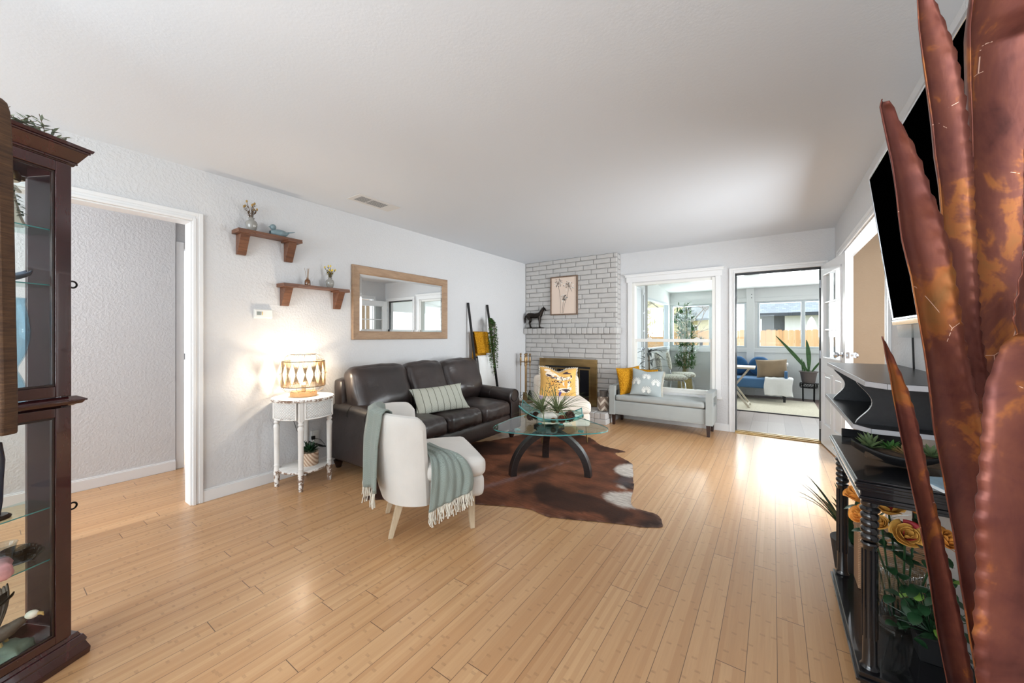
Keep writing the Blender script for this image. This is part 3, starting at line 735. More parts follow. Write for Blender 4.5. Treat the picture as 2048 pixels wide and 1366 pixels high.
def bare_tree(x, y, h, seed, label, lean=0.0):
    random.seed(seed); mb = MB()
    def br(p, d, L, r, lv):
        pts = [p]; q = Vector(p); dd = Vector(d)
        for i in range(4):
            dd = (dd + Vector((random.uniform(-.2, .2), random.uniform(-.2, .2), random.uniform(-.08, .12)))).normalized(); q = q + dd * L / 4; pts.append(q.copy())
        mb.tube(pts, [r * (1 - .12 * i) for i in range(5)], 5 if lv < 2 else 3, cap=False)
        if lv < 4:
            for k in range(4 if lv < 3 else 3):
                t_ = random.choice(pts[2:]); a = random.uniform(0, 2 * PI)
                nd = (dd * .7 + Vector((math.cos(a), math.sin(a) * .6, random.uniform(-.1, .5)))).normalized(); br(t_, nd, L * random.uniform(.5, .75), r * .5, lv + 1)
    br((0, 0, 0), (lean, 0, 1), h * .45, .05, 0)
    o = build('bare_tree', mb, m_bark, None, smooth=True, loc=(x, y, -.25)); return tag(o, label, 'tree', 'bare trees in the yard')
bare_tree(-.95, 12.4, 3.9, 21, 'leafless tree left of the sunroom post, before the fence', .1)
bare_tree(-2.5, 13.0, 4.2, 23, 'leafless tree before the cream house, behind the bamboo plant')
bare_tree(-4.2, 12.6, 4.0, 29, 'leafless tree seen through the side window of the sunroom')
# ================================================================ leather sofa
S = thing('leather_sofa', 'long dark brown leather three seat sofa with rolled arms against the white wall', 'sofa', (-3.39, 1.86, 0))
SL, SD = 1.96, 0.87
def ex(v): return v
# front rail and body
build('base', MB().cushion((SD / 2 - .005, SL / 2, .205), (SD - .03, SL - .08, .19), .03, (.008, .0, 0), 8), m_leather, S, angle=60)
def arm(y0, sgn, name='arm'):
    """rolled arm: outline in the y-z plane swept from back to front; sgn = +1 rolls towards +y"""
    prof = []
    for k in range(15):
        a = R(-58 + k * 248 / 14); prof.append((.135 + .098 * math.cos(a), .515 + .090 * math.sin(a)))
    out = [(.045, .40), (.02, .115), (.185, .115)] if False else []
    pts = [(.185, .115), (.195, .42)] + prof + [(.012, .44), (.012, .115)]
    pts = [(.195, .115), (.200, .43)] + prof[1:] + [(.020, .43), (.012, .115)]
    mb = MB(); N = 14; rows = []
    for i in range(N + 1):
        t_ = i / N; x = .03 + (SD - .03) * t_; row = []
        dz = .012 * math.cos(t_ * 3) ; sw = 1 + .02 * math.sin(t_ * 9)
        for (yy, zz) in pts:
            y_ = .11 + (yy - .11) * sw
            row.append((x, y0 + (y_ if sgn < 0 else .22 - y_), zz + (dz if zz > .3 else 0)))
        rows.append(row)
    n = len(pts); vs = [p for r_ in rows for p in r_]; fs = []
    for i in range(N):
        for k in range(n): fs.append((i * n + k, i * n + (k + 1) % n, (i + 1) * n + (k + 1) % n, (i + 1) * n + k))
    fs += [tuple(range(n)), tuple(range(N * n, (N + 1) * n))]
    mb.add(vs, fs); return build(name, mb, m_leather, S, bevel=.012, angle=50)
a1 = arm(0, -1); a2 = arm(SL - .22, 1)
for (y0, sg, par) in ((0, -1, a1), (SL - .22, 1, a2)):
    yc = y0 + (.135 if sg < 0 else .085)
    mb = MB()
    mb.tube([(SD + .004, yc + .075 * math.cos(a), .517 + .068 * math.sin(a)) for a in [R(10 * k) for k in range(36)]], .005, 6, True)
    mb.tube([(SD + .003, y0 + .012, .13), (SD + .003, y0 + .012, .44)], .005, 6).tube([(SD + .003, y0 + .208, .13), (SD + .003, y0 + .208, .43)], .005, 6)
    build('piping', mb, m_seam, par)
    for xs in (.30, .56):
        mb = MB()
        ts = (xs - .03) / (SD - .03); dz = .012 * math.cos(ts * 3); sw = 1 + .02 * math.sin(ts * 9)
        mb.tube([(xs, y0 + .11 + (yc - y0 - .11 + .0985 * math.cos(R(a))) * sw, .515 + dz + .0905 * math.sin(R(a))) for a in range(-40, 220, 10)], .0022, 5)
        build('seam', mb, m_seam, par)
# back frame
build('back_frame', MB().cushion((.085, SL / 2, .50), (.15, SL - .14, .66), .05, (0, 0, 0), 8, warp=lambda p: (p[0] - .05 * (p[2] + .3) + .02, p[1], p[2])), m_leather, S, angle=60)
yi0, yi1 = .205, SL - .205; cw = (yi1 - yi0) / 3
for k in range(3):
    yc = yi0 + cw * (k + .5)
    def wr(p, k=k):
        x, y, z = p
        # gathered wrinkles down the front edge
        if x > .22: z += .004 * math.sin(y * 95 + 2 * math.sin(y * 31 + k)) * (x - .22) / .1; x += .004 * math.sin(y * 95 + k)
        return (x, y, z)
    c_ = build('seat_cushion', MB().cushion((.53, yc, .375), (.70, cw - .008, .17), .055, (.012, .0, .035), 22, amp=.006, seed=k, nscale=9, warp=wr), m_leather, S, angle=80)
    h = SD
    mb = MB().tube([(.53 + .342, yc - cw / 2 + .05 + (cw - .1) * i / 10, .315) for i in range(11)], .004, 5)
    build('seam', mb, m_seam, c_)
for k in range(3):
    yc = yi0 + cw * (k + .5); yw = cw + .01; zz = .68
    if k == 0: yc -= .055; yw += .11
    if k == 2: yc += .045; yw += .09
    mt = Matrix.Translation((.245, yc, zz)) @ Matrix.Rotation(R(-13), 4, 'Y')
    def wr2(p, k=k):
        x, y, z = p
        f = max(0, x) / .1
        x += .030 * f * math.exp(-((z + .10) / .12) ** 2)            # belly low on the cushion
        x += .009 * f * math.sin(14 * (z + .8 * y * (1 if k != 1 else -1)) + k * 2) * math.exp(-((z + .14) / .10) ** 2)
        z += .015 * math.cos(y / yw * PI) * (1 if z > 0 else 0)
        return (x, y, z)
    c_ = build('back_cushion', MB().cushion((0, 0, 0), (.21, yw, .50), .085, (.045, .0, .01), 20, mat=mt, amp=.010, seed=k + 5, nscale=7, warp=wr2), m_leather, S, angle=80)
for (x, y) in ((.06, .10), (SD - .07, .10), (.06, SL - .10), (SD - .07, SL - .10)):
    build('foot', MB().lathe([(.020, 0), (.026, .008), (.030, .03), (.040, .05), (.044, .07), (.030, .078), (.034, .09), (.034, .115)], 18, (x, y, 0)), m_foot, S)

# striped lumbar pillow on the sofa
mb, fs_ = pill(.56, .31, .14, 16, ear=.12, seed=2, amp=.15)
t = NT('pale sage ribbed knit'); v = t.coords(); sp = t.new('ShaderNodeSeparateXYZ'); t.link(v, sp.inputs[0])
wv = t.math('PINGPONG', t.math('MULTIPLY', t.math('ADD', sp.outputs[2], t.math('MULTIPLY', t.math('PINGPONG', sp.outputs[0], .012), .9)), 1), .007)
ln = t.math('LESS_THAN', t.math('ABSOLUTE', t.math('SUBTRACT', t.math('FRACT', t.math('DIVIDE', t.math('ADD', sp.outputs[0], 5.02), .064)), .5)), .045)
cc = t.mix(t.math('MULTIPLY', wv, 70), rgb(180, 182, 170), rgb(206, 206, 194)); cc = t.mix(ln, cc, rgb(110, 112, 98))
t.set(base=cc, rough=.95, spec=.1); t.bump(t.math('SUBTRACT', t.math('MULTIPLY', wv, 120), ln), .6, .003); m_rib = t.m
def place(o, loc, rz=0, rx=0, ry=0):
    o.rotation_mode = 'XYZ'; o.location = loc; o.rotation_euler = (rx, ry, rz)
    return o
p_ = weld(build('lumbar_pillow', mb, m_rib, None, angle=80))
place(p_, (-2.76, 2.70, .590), rz=R(66), rx=R(-42), ry=R(-3))
tag(p_, 'pale sage ribbed lumbar pillow leaning on the middle of the leather sofa', 'pillow')

# ================================================================ white armchair in front
CA = thing('barrel_armchair', 'white barrel back armchair with pale wood legs standing in the foreground, a throw over it', 'armchair', (-1.92, 1.74, 0), math.atan2(.83, .56))
def shell_pt(phi, z, off):
    """off: 0 outer face .. 1 inner face; phi 0 at the back"""
    t_ = (z - .20) / .57
    k = .78 + .22 * min(1, max(0, t_) * 1.5) ** .6
    th_ = .060 * off
    a, b = .300 * k - th_, .300 * (0.92 + .08 * min(1, max(0, t_)) ** .7) - th_
    lean = -.012 * max(0, t_)
    return Vector((-.035 + lean - a * math.cos(phi), b * math.sin(phi), z))
PH = R(92)
def zt(phi): return .765 - .03 * (abs(phi) / PH) ** 2 
mb = MB(); NU, NV = 40, 14; rows = []
ring = []   # outline around the shell thickness from outer bottom over the top to the inner bottom
prof = [(0, 0)] + [(0, i / 9) for i in range(1, 9)] + [(.06, .955), (.2, .985), (.5, 1.0), (.8, .985), (.94, .955)] + [(1, 1 - i / 6) for i in range(1, 6)] + [(1, .30)]
for i in range(NU + 1):
    u = 2 * i / NU - 1; e = 1 - max(0, (abs(u) - .93) / .07) ** 2 * .05
    phi = PH * u
    row = []
    for (o_, tt) in prof:
        zb = .205 + .0 * abs(u)
        ztop = zt(phi) - (.05 * max(0, (abs(u) - .86) / .14) ** 2)
        z = zb + (ztop - zb) * tt
        ph = phi * (1 + .05 * (1 - tt) * abs(u)) if abs(u) > .5 else phi
        mid = .5; oo = o_
        if abs(u) == 1: oo = .5 + (o_ - .5) * .55
        row.append(tuple(shell_pt(ph, z, oo)))
    rows.append(row)
n = len(prof); vs = [p for r_ in rows for p in r_]; fs = []
for i in range(NU):
    for k in range(n - 1): fs.append((i * n + k, i * n + k + 1, (i + 1) * n + k + 1, (i + 1) * n + k))
    fs.append((i * n + n - 1, i * n, (i + 1) * n, (i + 1) * n + n - 1))
fs += [tuple(range(n)), tuple(range(NU * n, (NU + 1) * n))]
mb.add(vs, fs); build('backrest', mb, m_white_fab, CA, bevel=.008, angle=70)
build('base', MB().cushion((.055, 0, .275), (.56, .56, .14), .035, (.02, 0, 0), 12, warp=lambda p: (p[0], p[1] * (1 - .42 * max(0, -p[0] / .28)), p[2])), m_white_fab, CA, angle=70)
build('seat', MB().cushion((.070, 0, .395), (.55, .58, .125), .045, (.015, .01, .025), 16, amp=.003, nscale=5, warp=lambda p: (p[0], p[1] * (1 - .22 * max(0, -p[0] / .28)), p[2])), m_white_fab, CA, angle=80)
def tleg(x, y, dx, dy, zt_, a=.023, b=.014):
    return MB().hexa([(x + dx - b, y + dy - b, 0), (x + dx + b, y + dy - b, 0), (x + dx + b, y + dy + b, 0), (x + dx - b, y + dy + b, 0)],
                     [(x - a, y - a, zt_), (x + a, y - a, zt_), (x + a, y + a, zt_), (x - a, y + a, zt_)])
for (x, y, dx, dy) in ((.255, .225, .01, .01), (.255, -.225, .01, -.01), (-.17, .16, -.06, .015), (-.17, -.16, -.06, -.015)):
    build('leg', tleg(x, y, dx, dy, .212), m_legwood, CA, smooth=False, bevel=.003)

# throw blanket: over the backrest at the left, and across the seat and its near side
TB = thing('throw_blanket', 'sage green woven throw with ivory fringe draped over back and side of the white armchair', 'blanket', CA.location, CA.rotation_euler[2])
def strip(path, widths, wav, seed, nu=26, sub=4):
    """path: list of (point, side vector); builds a folded cloth strip"""
    n = len(path) - 1
    def cr(i, t_):   # catmull rom on points
        P_ = [Vector(path[max(0, min(n, j))][0]) for j in (i - 1, i, i + 1, i + 2)]
        return .5 * ((2 * P_[1]) + (-P_[0] + P_[2]) * t_ + (2 * P_[0] - 5 * P_[1] + 4 * P_[2] - P_[3]) * t_ ** 2 + (-P_[0] + 3 * P_[1] - 3 * P_[2] + P_[3]) * t_ ** 3)
    rows = []
    for i in range(n):
        for s_ in range(sub):
            t_ = s_ / sub; rows.append((cr(i, t_), Vector(path[i][1]).lerp(Vector(path[i + 1][1]), t_), widths[i] * (1 - t_) + widths[i + 1] * t_, (i + t_) / n))
    rows.append((Vector(path[n][0]), Vector(path[n][1]), widths[n], 1.0))
    vs = []; N = len(rows)
    for k, (p, sd, w_, tt) in enumerate(rows):
        tan = (rows[min(k + 1, N - 1)][0] - rows[max(k - 1, 0)][0]).normalized(); sd = sd.normalized(); nrm = tan.cross(sd).normalized()
        for i in range(nu + 1):
            u = i / nu - .5
            f = wav(tt) * (math.sin(u * 14 + seed + 2.5 * noise.noise(Vector((u * 3, tt * 2, seed)))) + .6 * math.sin(u * 33 + seed * 2 + 4 * tt))
            vs.append(tuple(p + sd * u * w_ + nrm * f))
    fs = []
    m = nu + 1
    for k in range(N - 1):
        for i in range(nu): fs.append((k * m + i, k * m + i + 1, (k + 1) * m + i + 1, (k + 1) * m + i))
    return vs, fs, vs[:m], vs[-m:]
mbt = MB(); frm = MB(); random.seed(4)
def fringe(mb, edge, L, d0, spread=.01, per=2, sway=(0, 0, 0)):
    for i in range(len(edge) - 1):
        for k in range(per):
            t_ = (k + .5) / per; p = Vector(edge[i]).lerp(Vector(edge[i + 1]), t_)
            l = L * random.uniform(.8, 1.1); d = Vector((0, 0, -1)) + Vector(d0) * .2
            pts = [p]; q = p.copy()
            for j in range(4):
                q = q + d.normalized() * l / 4 + Vector((random.uniform(-1, 1), random.uniform(-1, 1), 0)) * spread * .4 + Vector(sway) * .004; pts.append(q.copy())
            mb.tube(pts, [.0028, .0034, .003, .003, .0038], 5)
# strip 1: hangs outside the back, over the top, down the inside, following the curve of the back
PHI0, PHI1 = R(-42), R(30)
pth = [(.30, 0, .030), (.40, 0, .026), (.52, 0, .022), (.64, 0, .018), (.72, 0, .014), (.765, .06, .012), (.782, .35, .0), (.782, .65, .0), (.765, .94, -.010), (.70, 1, -.012), (.60, 1, -.012), (.51, 1, -.012)]
def f1(u, v_):
    x = v_ * (len(pth) - 1); i = min(len(pth) - 2, int(x)); f = x - i
    z, o_, e_ = [pth[i][k] * (1 - f) + pth[i + 1][k] * f for k in range(3)]
    hang_ = max(0, (.72 - z) / .42) if v_ < .45 else 0
    ph = (PHI0 + PHI1) / 2 + (PHI1 - PHI0) * (u - .5) * (1 - .12 * hang_)
    wv_ = (.004 + .012 * hang_) * (math.sin(u * 17 + 1) + .5 * math.sin(u * 37 + 3 * v_))
    q = shell_pt(ph, min(z, zt(ph) + .014), o_); n_ = Vector((-math.cos(ph), math.sin(ph), 0))
    q = q + n_ * (e_ + (wv_ if o_ < .5 else 0) + .040 * hang_); q.z = z - (.765 - zt(ph)) if z > .72 else z
    return q
g1 = MB().grid(f1, 28, 44); mbt.add(g1.v, g1.f)
fringe(frm, [f1(i / 28, 0) for i in range(29)], .10, (-.2, 0, 0), .014, 1)
build('fringe', frm, m_fringe, TB); frm = MB()
# strip 2: across the seat and down the near side
s2 = Vector((1, 0, 0))
path = [((-.02, .04, .490), s2), ((.02, -.10, .492), s2), ((.07, -.21, .488), (1, .0, 0)), ((.10, -.285, .462), (1, -.02, 0)), ((.115, -.322, .39), (1, -.04, .05)), ((.115, -.332, .31), (1, -.04, .20)), ((.105, -.336, .235), (1, -.02, .36))]
vs, fs, e0, e1 = strip(path, [.12, .14, .17, .21, .245, .265, .28], lambda t_: .003 + .007 * max(0, min(1, t_ * 1.6)) * (1 - .4 * t_), 2.2, nu=34)
mbt.add(vs, fs); fringe(frm, e1, .085, (0, -.2, 0), .016, 1, sway=(.3, 0, 0))
fringe(frm, e1, .075, (0, -.25, 0), .02, 1)
def herring(name, c1, c2):
    t = NT(name); v = t.coords(); sp = t.new('ShaderNodeSeparateXYZ'); t.link(v, sp.inputs[0])
    a = t.math('PINGPONG', t.math('ADD', sp.outputs[0], sp.outputs[1]), .006)
    f = t.math('FRACT', t.math('MULTIPLY', t.math('ADD', sp.outputs[2], a), 160))
    n = t.noise(v, 300, 2)
    t.set(base=t.mix(t.math('ADD', t.math('MULTIPLY', f, .6), t.math('MULTIPLY', n, .3)), c1, c2), rough=.95, spec=.1, sheen=.2); t.bump(f, .4, .002); return t.m
m_throw = herring('sage herringbone weave', rgb(112, 122, 116), rgb(172, 182, 174))
o = build('cloth', mbt, m_throw, TB, angle=80, solid=.005); build('fringe', frm, m_fringe, TB)

# ================================================================ cowhide rug
out = [(-2.563, 1.742), (-2.531, 1.678), (-2.46, 1.70), (-2.377, 1.764), (-2.2, 1.87), (-1.95, 2.0), (-1.742, 2.104), (-1.55, 2.20), (-1.412, 2.245), (-1.30, 2.232), (-1.235, 2.228), (-1.08, 2.29), (-.932, 2.356), (-.78, 2.42), (-.70, 2.44), (-.631, 2.479), (-.585, 2.52), (-.591, 2.569), (-.62, 2.64), (-.666, 2.684),
       (-.75, 2.685), (-.815, 2.70), (-.85, 2.75), (-.87, 2.81), (-.90, 2.95), (-.93, 3.08), (-.977, 3.209), (-1.02, 3.36), (-1.07, 3.50), (-1.09, 3.58), (-1.19, 3.68), (-1.30, 3.76), (-1.345, 3.83), (-1.30, 3.89), (-1.275, 3.93), (-1.34, 3.96), (-1.46, 3.98), (-1.592, 4.023), (-1.72, 4.16), (-1.83, 4.245), (-1.96, 4.27), (-2.128, 4.224), (-2.3, 4.14), (-2.46, 4.02),
       (-2.56, 3.85), (-2.62, 3.65), (-2.70, 3.45), (-2.85, 3.25), (-3.0, 3.05), (-3.08, 2.85), (-3.02, 2.62), (-2.93, 2.45), (-2.90, 2.30), (-2.95, 2.15), (-2.88, 2.02), (-2.76, 1.92), (-2.66, 1.84)]
def smooth_loop(P_, sub=4):
    n = len(P_); r_ = []
    for i in range(n):
        a, b, c, d_ = [Vector(P_[(i + j) % n] + (0,)) for j in (-1, 0, 1, 2)]
        for s_ in range(sub):
            t_ = s_ / sub; q = .5 * ((2 * b) + (-a + c) * t_ + (2 * a - 5 * b + 4 * c - d_) * t_ ** 2 + (-a + 3 * b - 3 * c + d_) * t_ ** 3); r_.append((q.x, q.y))
    return r_
lo = smooth_loop(out); lo = [(x + .006 * noise.noise(Vector((x * 22, y * 22, 0))), y + .006 * noise.noise(Vector((x * 22, y * 22, 9)))) for x, y in lo]
from mathutils.geometry import delaunay_2d_cdt
gp = [(-3.1 + .03 * i, 1.6 + .03 * j) for i in range(88) for j in range(92)]
def inside(p):
    c_ = False; n = len(lo)
    for i in range(n):
        (x1, y1), (x2, y2) = lo[i], lo[i - 1]
        if (y1 > p[1]) != (y2 > p[1]) and p[0] < (x2 - x1) * (p[1] - y1) / (y2 - y1) + x1: c_ = not c_
    return c_
gp = [p for p in gp if inside(p) and min(abs(p[0] - q[0]) + abs(p[1] - q[1]) for q in lo) > .014]
cv, ce, cf, _, _, _ = delaunay_2d_cdt([Vector(p) for p in lo + gp], [(i, (i + 1) % len(lo)) for i in range(len(lo))], [], 1, 1e-5)
bm = bmesh.new(); bvs = [bm.verts.new((p.x, p.y, 0)) for p in cv]
for f in cf:
    c_ = sum((cv[i] for i in f), Vector((0, 0))) / len(f)
    if inside(c_): bm.faces.new([bvs[i] for i in f])
me = bpy.data.meshes.new('cowhide_rug')
edge_v = [Vector((x, y, 0)) for x, y in lo]
for v_ in bm.verts:
    d = min((v_.co - e).length for e in edge_v[::2]); v_.co.z = .002 + .004 * min(1, d / .05) + .0035 * max(0, noise.noise(v_.co * 3)) * min(1, d / .1)
bmesh.ops.recalc_face_normals(bm, faces=bm.faces); bm.to_mesh(me); bm.free()
rug = bpy.data.objects.new('cowhide_rug', me); COL.objects.link(rug); me.polygons.foreach_set('use_smooth', [True] * len(me.polygons))
if sum(p.normal.z for p in me.polygons) < 0: me.flip_normals()
a_, b_ = Vector((-2.02, 1.98, 0)), Vector((-1.62, 3.35, 0))
def cow(co):
    x, y = co.x, co.y; nz = lambda s_, k=0: noise.noise(Vector((x * s_, y * s_, k)))
    def bl(cx, cy, r_, s_=4, am=.5, sx=1.0, sy=1.0): return max(0, min(1, (r_ * (1 + am * nz(s_, cx * 9)) - math.hypot((x - cx) / sx, (y - cy) / sy)) / .035))
    brown = Vector((lin(142), lin(86), lin(60))); dark = Vector((lin(50), lin(33), lin(28))); white = Vector((lin(222), lin(212), lin(202))); pale = Vector((lin(164), lin(128), lin(112)))
    c = brown.lerp(dark, max(0, min(1, .42 + 1.2 * nz(2.4, 3) + .45 * nz(9, 4))))
    c = c.lerp(dark, .8 * bl(-1.15, 2.55, .22, 5, .8, 1.6, .8)); c = c.lerp(dark, .7 * bl(-1.45, 3.95, .2, 6)); c = c.lerp(dark, .75 * bl(-2.55, 3.2, .3)); c = c.lerp(dark, .9 * bl(-2.5, 1.75, .12))
    # spine
    ab = b_ - a_; t_ = max(0, min(1, (co - a_).dot(ab) / ab.length_squared)); q = a_ + ab * t_; d = math.hypot(x - q.x, y - q.y)
    c = c.lerp(Vector((lin(150), lin(128), lin(130))), max(0, min(.8, 1 - d / (.02 + .035 * (1 - t_) + .018 * nz(9)))) * (.6 + .5 * nz(7)))
    c = c.lerp(white, bl(-1.06, 3.38, .13, 6, .7, .9, 1.3)); c = c.lerp(white, bl(-.90, 2.78, .15, 6, .6, 1.0, 1.1)); c = c.lerp(white, bl(-1.0, 3.0, .05, 7, .6)); c = c.lerp(dark, bl(-.93, 3.06, .10, 6, .8, 1.0, .8))
    c = c.lerp(Vector((lin(96), lin(92), lin(96))), .6 * bl(-1.02, 3.12, .09, 8, 1.0))
    e = min((co.xy - p.xy).length for p in edge_v[::3]); c = c.lerp(pale, .5 * max(0, 1 - e / .03))
    return (c.x, c.y, c.z, 1)
vcol(rug, cow)
t = NT('brindled cowhide'); at = t.new('ShaderNodeAttribute', attribute_name='col'); st = t.noise(t.coords((3, 34, 1), rot=(0, 0, R(-17))), 3, 6, .7, .4); st2 = t.noise(t.coords((14, 160, 1), rot=(0, 0, R(-17))), 2, 3)
f_ = t.math('ADD', t.math('MULTIPLY', st, .7), t.math('MULTIPLY', st2, .3))
t.set(base=t.mix(t.ramp(f_, [(.35, (0, 0, 0, 1)), (.62, (1, 1, 1, 1))]), t.mix(.68, at.outputs['Color'], (.028, .015, .011, 1)), at.outputs['Color']), rough=.7, spec=.15)
t.bump(f_, .5, .004); me.materials.append(t.m)
tag(rug, 'brown brindled cowhide rug with white patches lying under the glass coffee table', 'rug')

# ================================================================ coffee table
CT = thing('coffee_table', 'glass topped coffee table on three crossing dark curved wood legs', 'coffee table', (-1.67, 3.0, 0.004))
lobes = [R(8), R(-123), R(125)]
ol = []
for k in range(96):
    a = 2 * PI * k / 96; r_ = .40
    for L_ in lobes:
        d = math.atan2(math.sin(a - L_), math.cos(a - L_)); r_ += .13 * math.exp(-(d / .42) ** 2)
    ol.append((r_ * math.cos(a), r_ * math.sin(a)))
top = build('tabletop', MB().prism(ol, .413, .425), m_tabglass, CT, smooth=False, bevel=.002)
eb = MB(); n = len(ol)
for k in range(n):
    p, q = ol[k], ol[(k + 1) % n]; s_ = 1.0015
    eb.add([(p[0] * s_, p[1] * s_, .4145), (q[0] * s_, q[1] * s_, .4145), (q[0] * s_, q[1] * s_, .4235), (p[0] * s_, p[1] * s_, .4235)], [(0, 1, 2, 3)])
build('polished_edge', eb, m_edge, top, smooth=False)
for L_ in lobes:
    r0 = .36; pts = []
    for k in range(19):
        t_ = k / 18; a = R(90 * t_); rr = r0 * (1 - 1.22 * (1 - math.cos(a)) ) ; zz = .385 * math.sin(a) ** .92
        pts.append((r0 - .50 * (1 - math.cos(a)), zz))
    mt = Matrix.Rotation(L_, 4, 'Z'); vs = []; fs = []
    for k, (rr, zz) in enumerate(pts):
        k0, k1 = max(0, k - 1), min(18, k + 1); tx, tz = pts[k1][0] - pts[k0][0], pts[k1][1] - pts[k0][1]; l = math.hypot(tx, tz); nx, nz_ = -tz / l, tx / l
        th_ = .0275 if k < 18 else .02
        if k == 0: nx, nz_ = -1, 0
        for (s_, w_) in ((-1, -1), (1, -1), (1, 1), (-1, 1)): vs.append((rr + nx * th_ * s_, w_ * .032, max(0, zz + nz_ * th_ * s_)))
    for k in range(18):
        for j in range(4): fs.append((k * 4 + j, k * 4 + (j + 1) % 4, k * 4 + 4 + (j + 1) % 4, k * 4 + 4 + j))
    fs += [(3, 2, 1, 0), tuple(range(72, 76))]
    lg = build('leg', MB().add(vs, fs, mt), m_darkwood, CT, smooth=True, bevel=.003, angle=35)
build('hub', MB().lathe([(.05, .385), (.052, .40), (.03, .413)], 20), m_darkwood, CT)
for (x, y) in ((.33 * math.cos(lobes[0] - .25), .33 * math.sin(lobes[0] - .25)), (.33 * math.cos(lobes[1] + .1), .33 * math.sin(lobes[1] + .1)), (.33 * math.cos(lobes[2]), .33 * math.sin(lobes[2]))):
    build('glass_disc', MB().lathe([(.020, .400), (.026, .402), (.026, .4125), (.0, .4125)], 18, (x, y, 0)), m_edge, CT)
# curved aqua glass bowl
BX, BY, BZ = -1.665, 3.03, .429
view = math.atan2(.5703, .8214)
BW = thing('glass_bowl', 'curved aqua glass dish holding air plants and pine cones on the coffee table', 'bowl', (BX, BY, BZ), view - R(8))
def bowl(u, v, o=0.0):
    x = (u - .5) * .56; y = (v - .5) * .30
    z = .075 * abs((u - .52) / .5) ** 2.1 * (1.45 if u < .52 else .85) + .05 * abs((v - .5) / .5) ** 2.4 + .007 - .004 * math.sin(u * 9)
    dip = -.022 * math.exp(-((u - .22) / .06) ** 2) * (1 - v) * 2 if v < .5 else 0
    return (x, y, z + dip * 0 + o)
g = MB().grid(lambda u, v: bowl(u, v), 34, 14)
build('dish', g, m_aqua, BW, solid=.007, angle=80)
rimp = [bowl(i / 30, 0) for i in range(31)] + [bowl(1, i / 14) for i in range(1, 15)] + [bowl(1 - i / 30, 1) for i in range(1, 31)] + [bowl(0, 1 - i / 14) for i in range(1, 14)]
build('rim', MB().tube([Vector(p) for p in rimp], .0048, 6, True), m_edge, BW)
for (x, y) in ((-.10, -.05), (.09, -.05), (-.02, .06)): build('glass_foot', MB().lathe([(.016, -.003), (.018, .0), (.018, .007), (0, .008)], 12, (x, y, 0)), m_edge, BW)
mt = Matrix.Translation((BX, BY, BZ)) @ Matrix.Rotation(view - R(8), 4, 'Z')
def bw(x, y, z): return tuple(mt @ Vector((x, y, z)))
m_rock = M('white quartz', rgb(226, 220, 210), .55, var=.1, scale=20, bump=.8, bscale=30, bdist=.01)
for (x, y, sx, sy, sz, sd, lab) in ((-.03, -.01, .115, .06, .045, 3, 'rough white quartz rock holding the air plants in the aqua dish'),):
    rk = build('rock', MB().cushion((0, 0, 0), (sx * 1.7, sy * 1.7, sz * 1.7), sz * .8, (0, 0, 0), 10, amp=.02, seed=sd, nscale=18), m_rock, None, angle=30, loc=bw(x, y, .060), rot=(0, 0, view)); tag(rk, lab, 'rock')
def cone(x, y, r_, lab, rot, c_):
    o = thing('pine_cone', lab, 'pine cone', bw(x, y, .018 + r_), 0, 'pine cones in the aqua dish'); o.rotation_euler = rot
    mb = MB(); mb.ball((0, 0, 0), r_ * .72)
    for k in range(64):
        z = 1 - 2 * (k + .5) / 64; a = k * 2.39996; s_ = math.sqrt(1 - z * z); p = Vector((s_ * math.cos(a), s_ * math.sin(a), z)) * r_ * .62
        n_ = Vector((s_ * math.cos(a), s_ * math.sin(a), z * .7 + .4)).normalized(); side = n_.cross(Vector((0, 0, 1))).normalized() * r_ * .20; tp = p + n_ * r_ * .42
        mb.add([tuple(p - side), tuple(p + side), tuple(tp + side * .8 + Vector((0, 0, r_ * .06))), tuple(tp - side * .8 + Vector((0, 0, r_ * .06))), tuple(tp * .98 - Vector((0, 0, r_ * .10)))], [(0, 1, 2, 3), (0, 4, 1), (1, 4, 2), (0, 3, 4), (3, 2, 4)])
    build('scales', mb, c_, o, smooth=False)
m_cone = M('dark pine cone', rgb(88, 60, 48), .8, var=.35, scale=40); m_cone2 = M('reddish pine cone', rgb(124, 70, 52), .8, var=.3, scale=40); m_cone3 = M('tan cone', rgb(150, 108, 74), .8, var=.3, scale=40)
cone(.165, -.02, .048, 'large dark brown pine cone at the right in the aqua dish', (.4, .5, 0), m_cone)
cone(.095, -.085, .036, 'reddish pine cone at the front of the aqua dish', (1.2, .3, 0), m_cone2)
cone(-.19, -.02, .036, 'brown pine cone at the left end of the aqua dish', (.7, -.8, 0), m_cone)
cone(-.145, .05, .034, 'brown pine cone behind the leftmost one in the aqua dish', (1.0, .8, 0), m_cone)
cone(.02, -.09, .024, 'small tan cone before the white rock in the aqua dish', (1.5, .3, 0), m_cone3)
random.seed(11)
def air(x, y, z, n, L, lab, seed, bias=(0, 0, 0), fl=None):
    random.seed(seed); o = thing('air_plant', lab, 'plant', bw(x, y, z), view, 'air plants in the aqua dish'); mb = MB()
    for k in range(n):
        a = 2 * PI * k / n + random.uniform(-.2, .2); el = random.uniform(.1, 1.2)
        d = Vector((math.cos(a) * math.cos(el), math.sin(a) * math.cos(el), math.sin(el))) + Vector(bias)
        mb.blade((0, 0, 0), d, L * random.uniform(.5, 1.1), .0125, random.uniform(.4, 1.3), 9, .5, wid=lambda t_: (1 - t_) ** .7 + .05)
    build('leaves', mb, m_airg, o)
    build('root', MB().ball((0, 0, .0), .018, sq=(1, 1, .9)), m_stem, o)
    if fl:
        f = MB()
        for k in range(12): f.blade((fl[0], fl[1], fl[2]), (random.uniform(-.5, .5), random.uniform(-.5, .5), 1), .05, .016, .3, 4, .3)
        build('flower', f, fl[3], o)
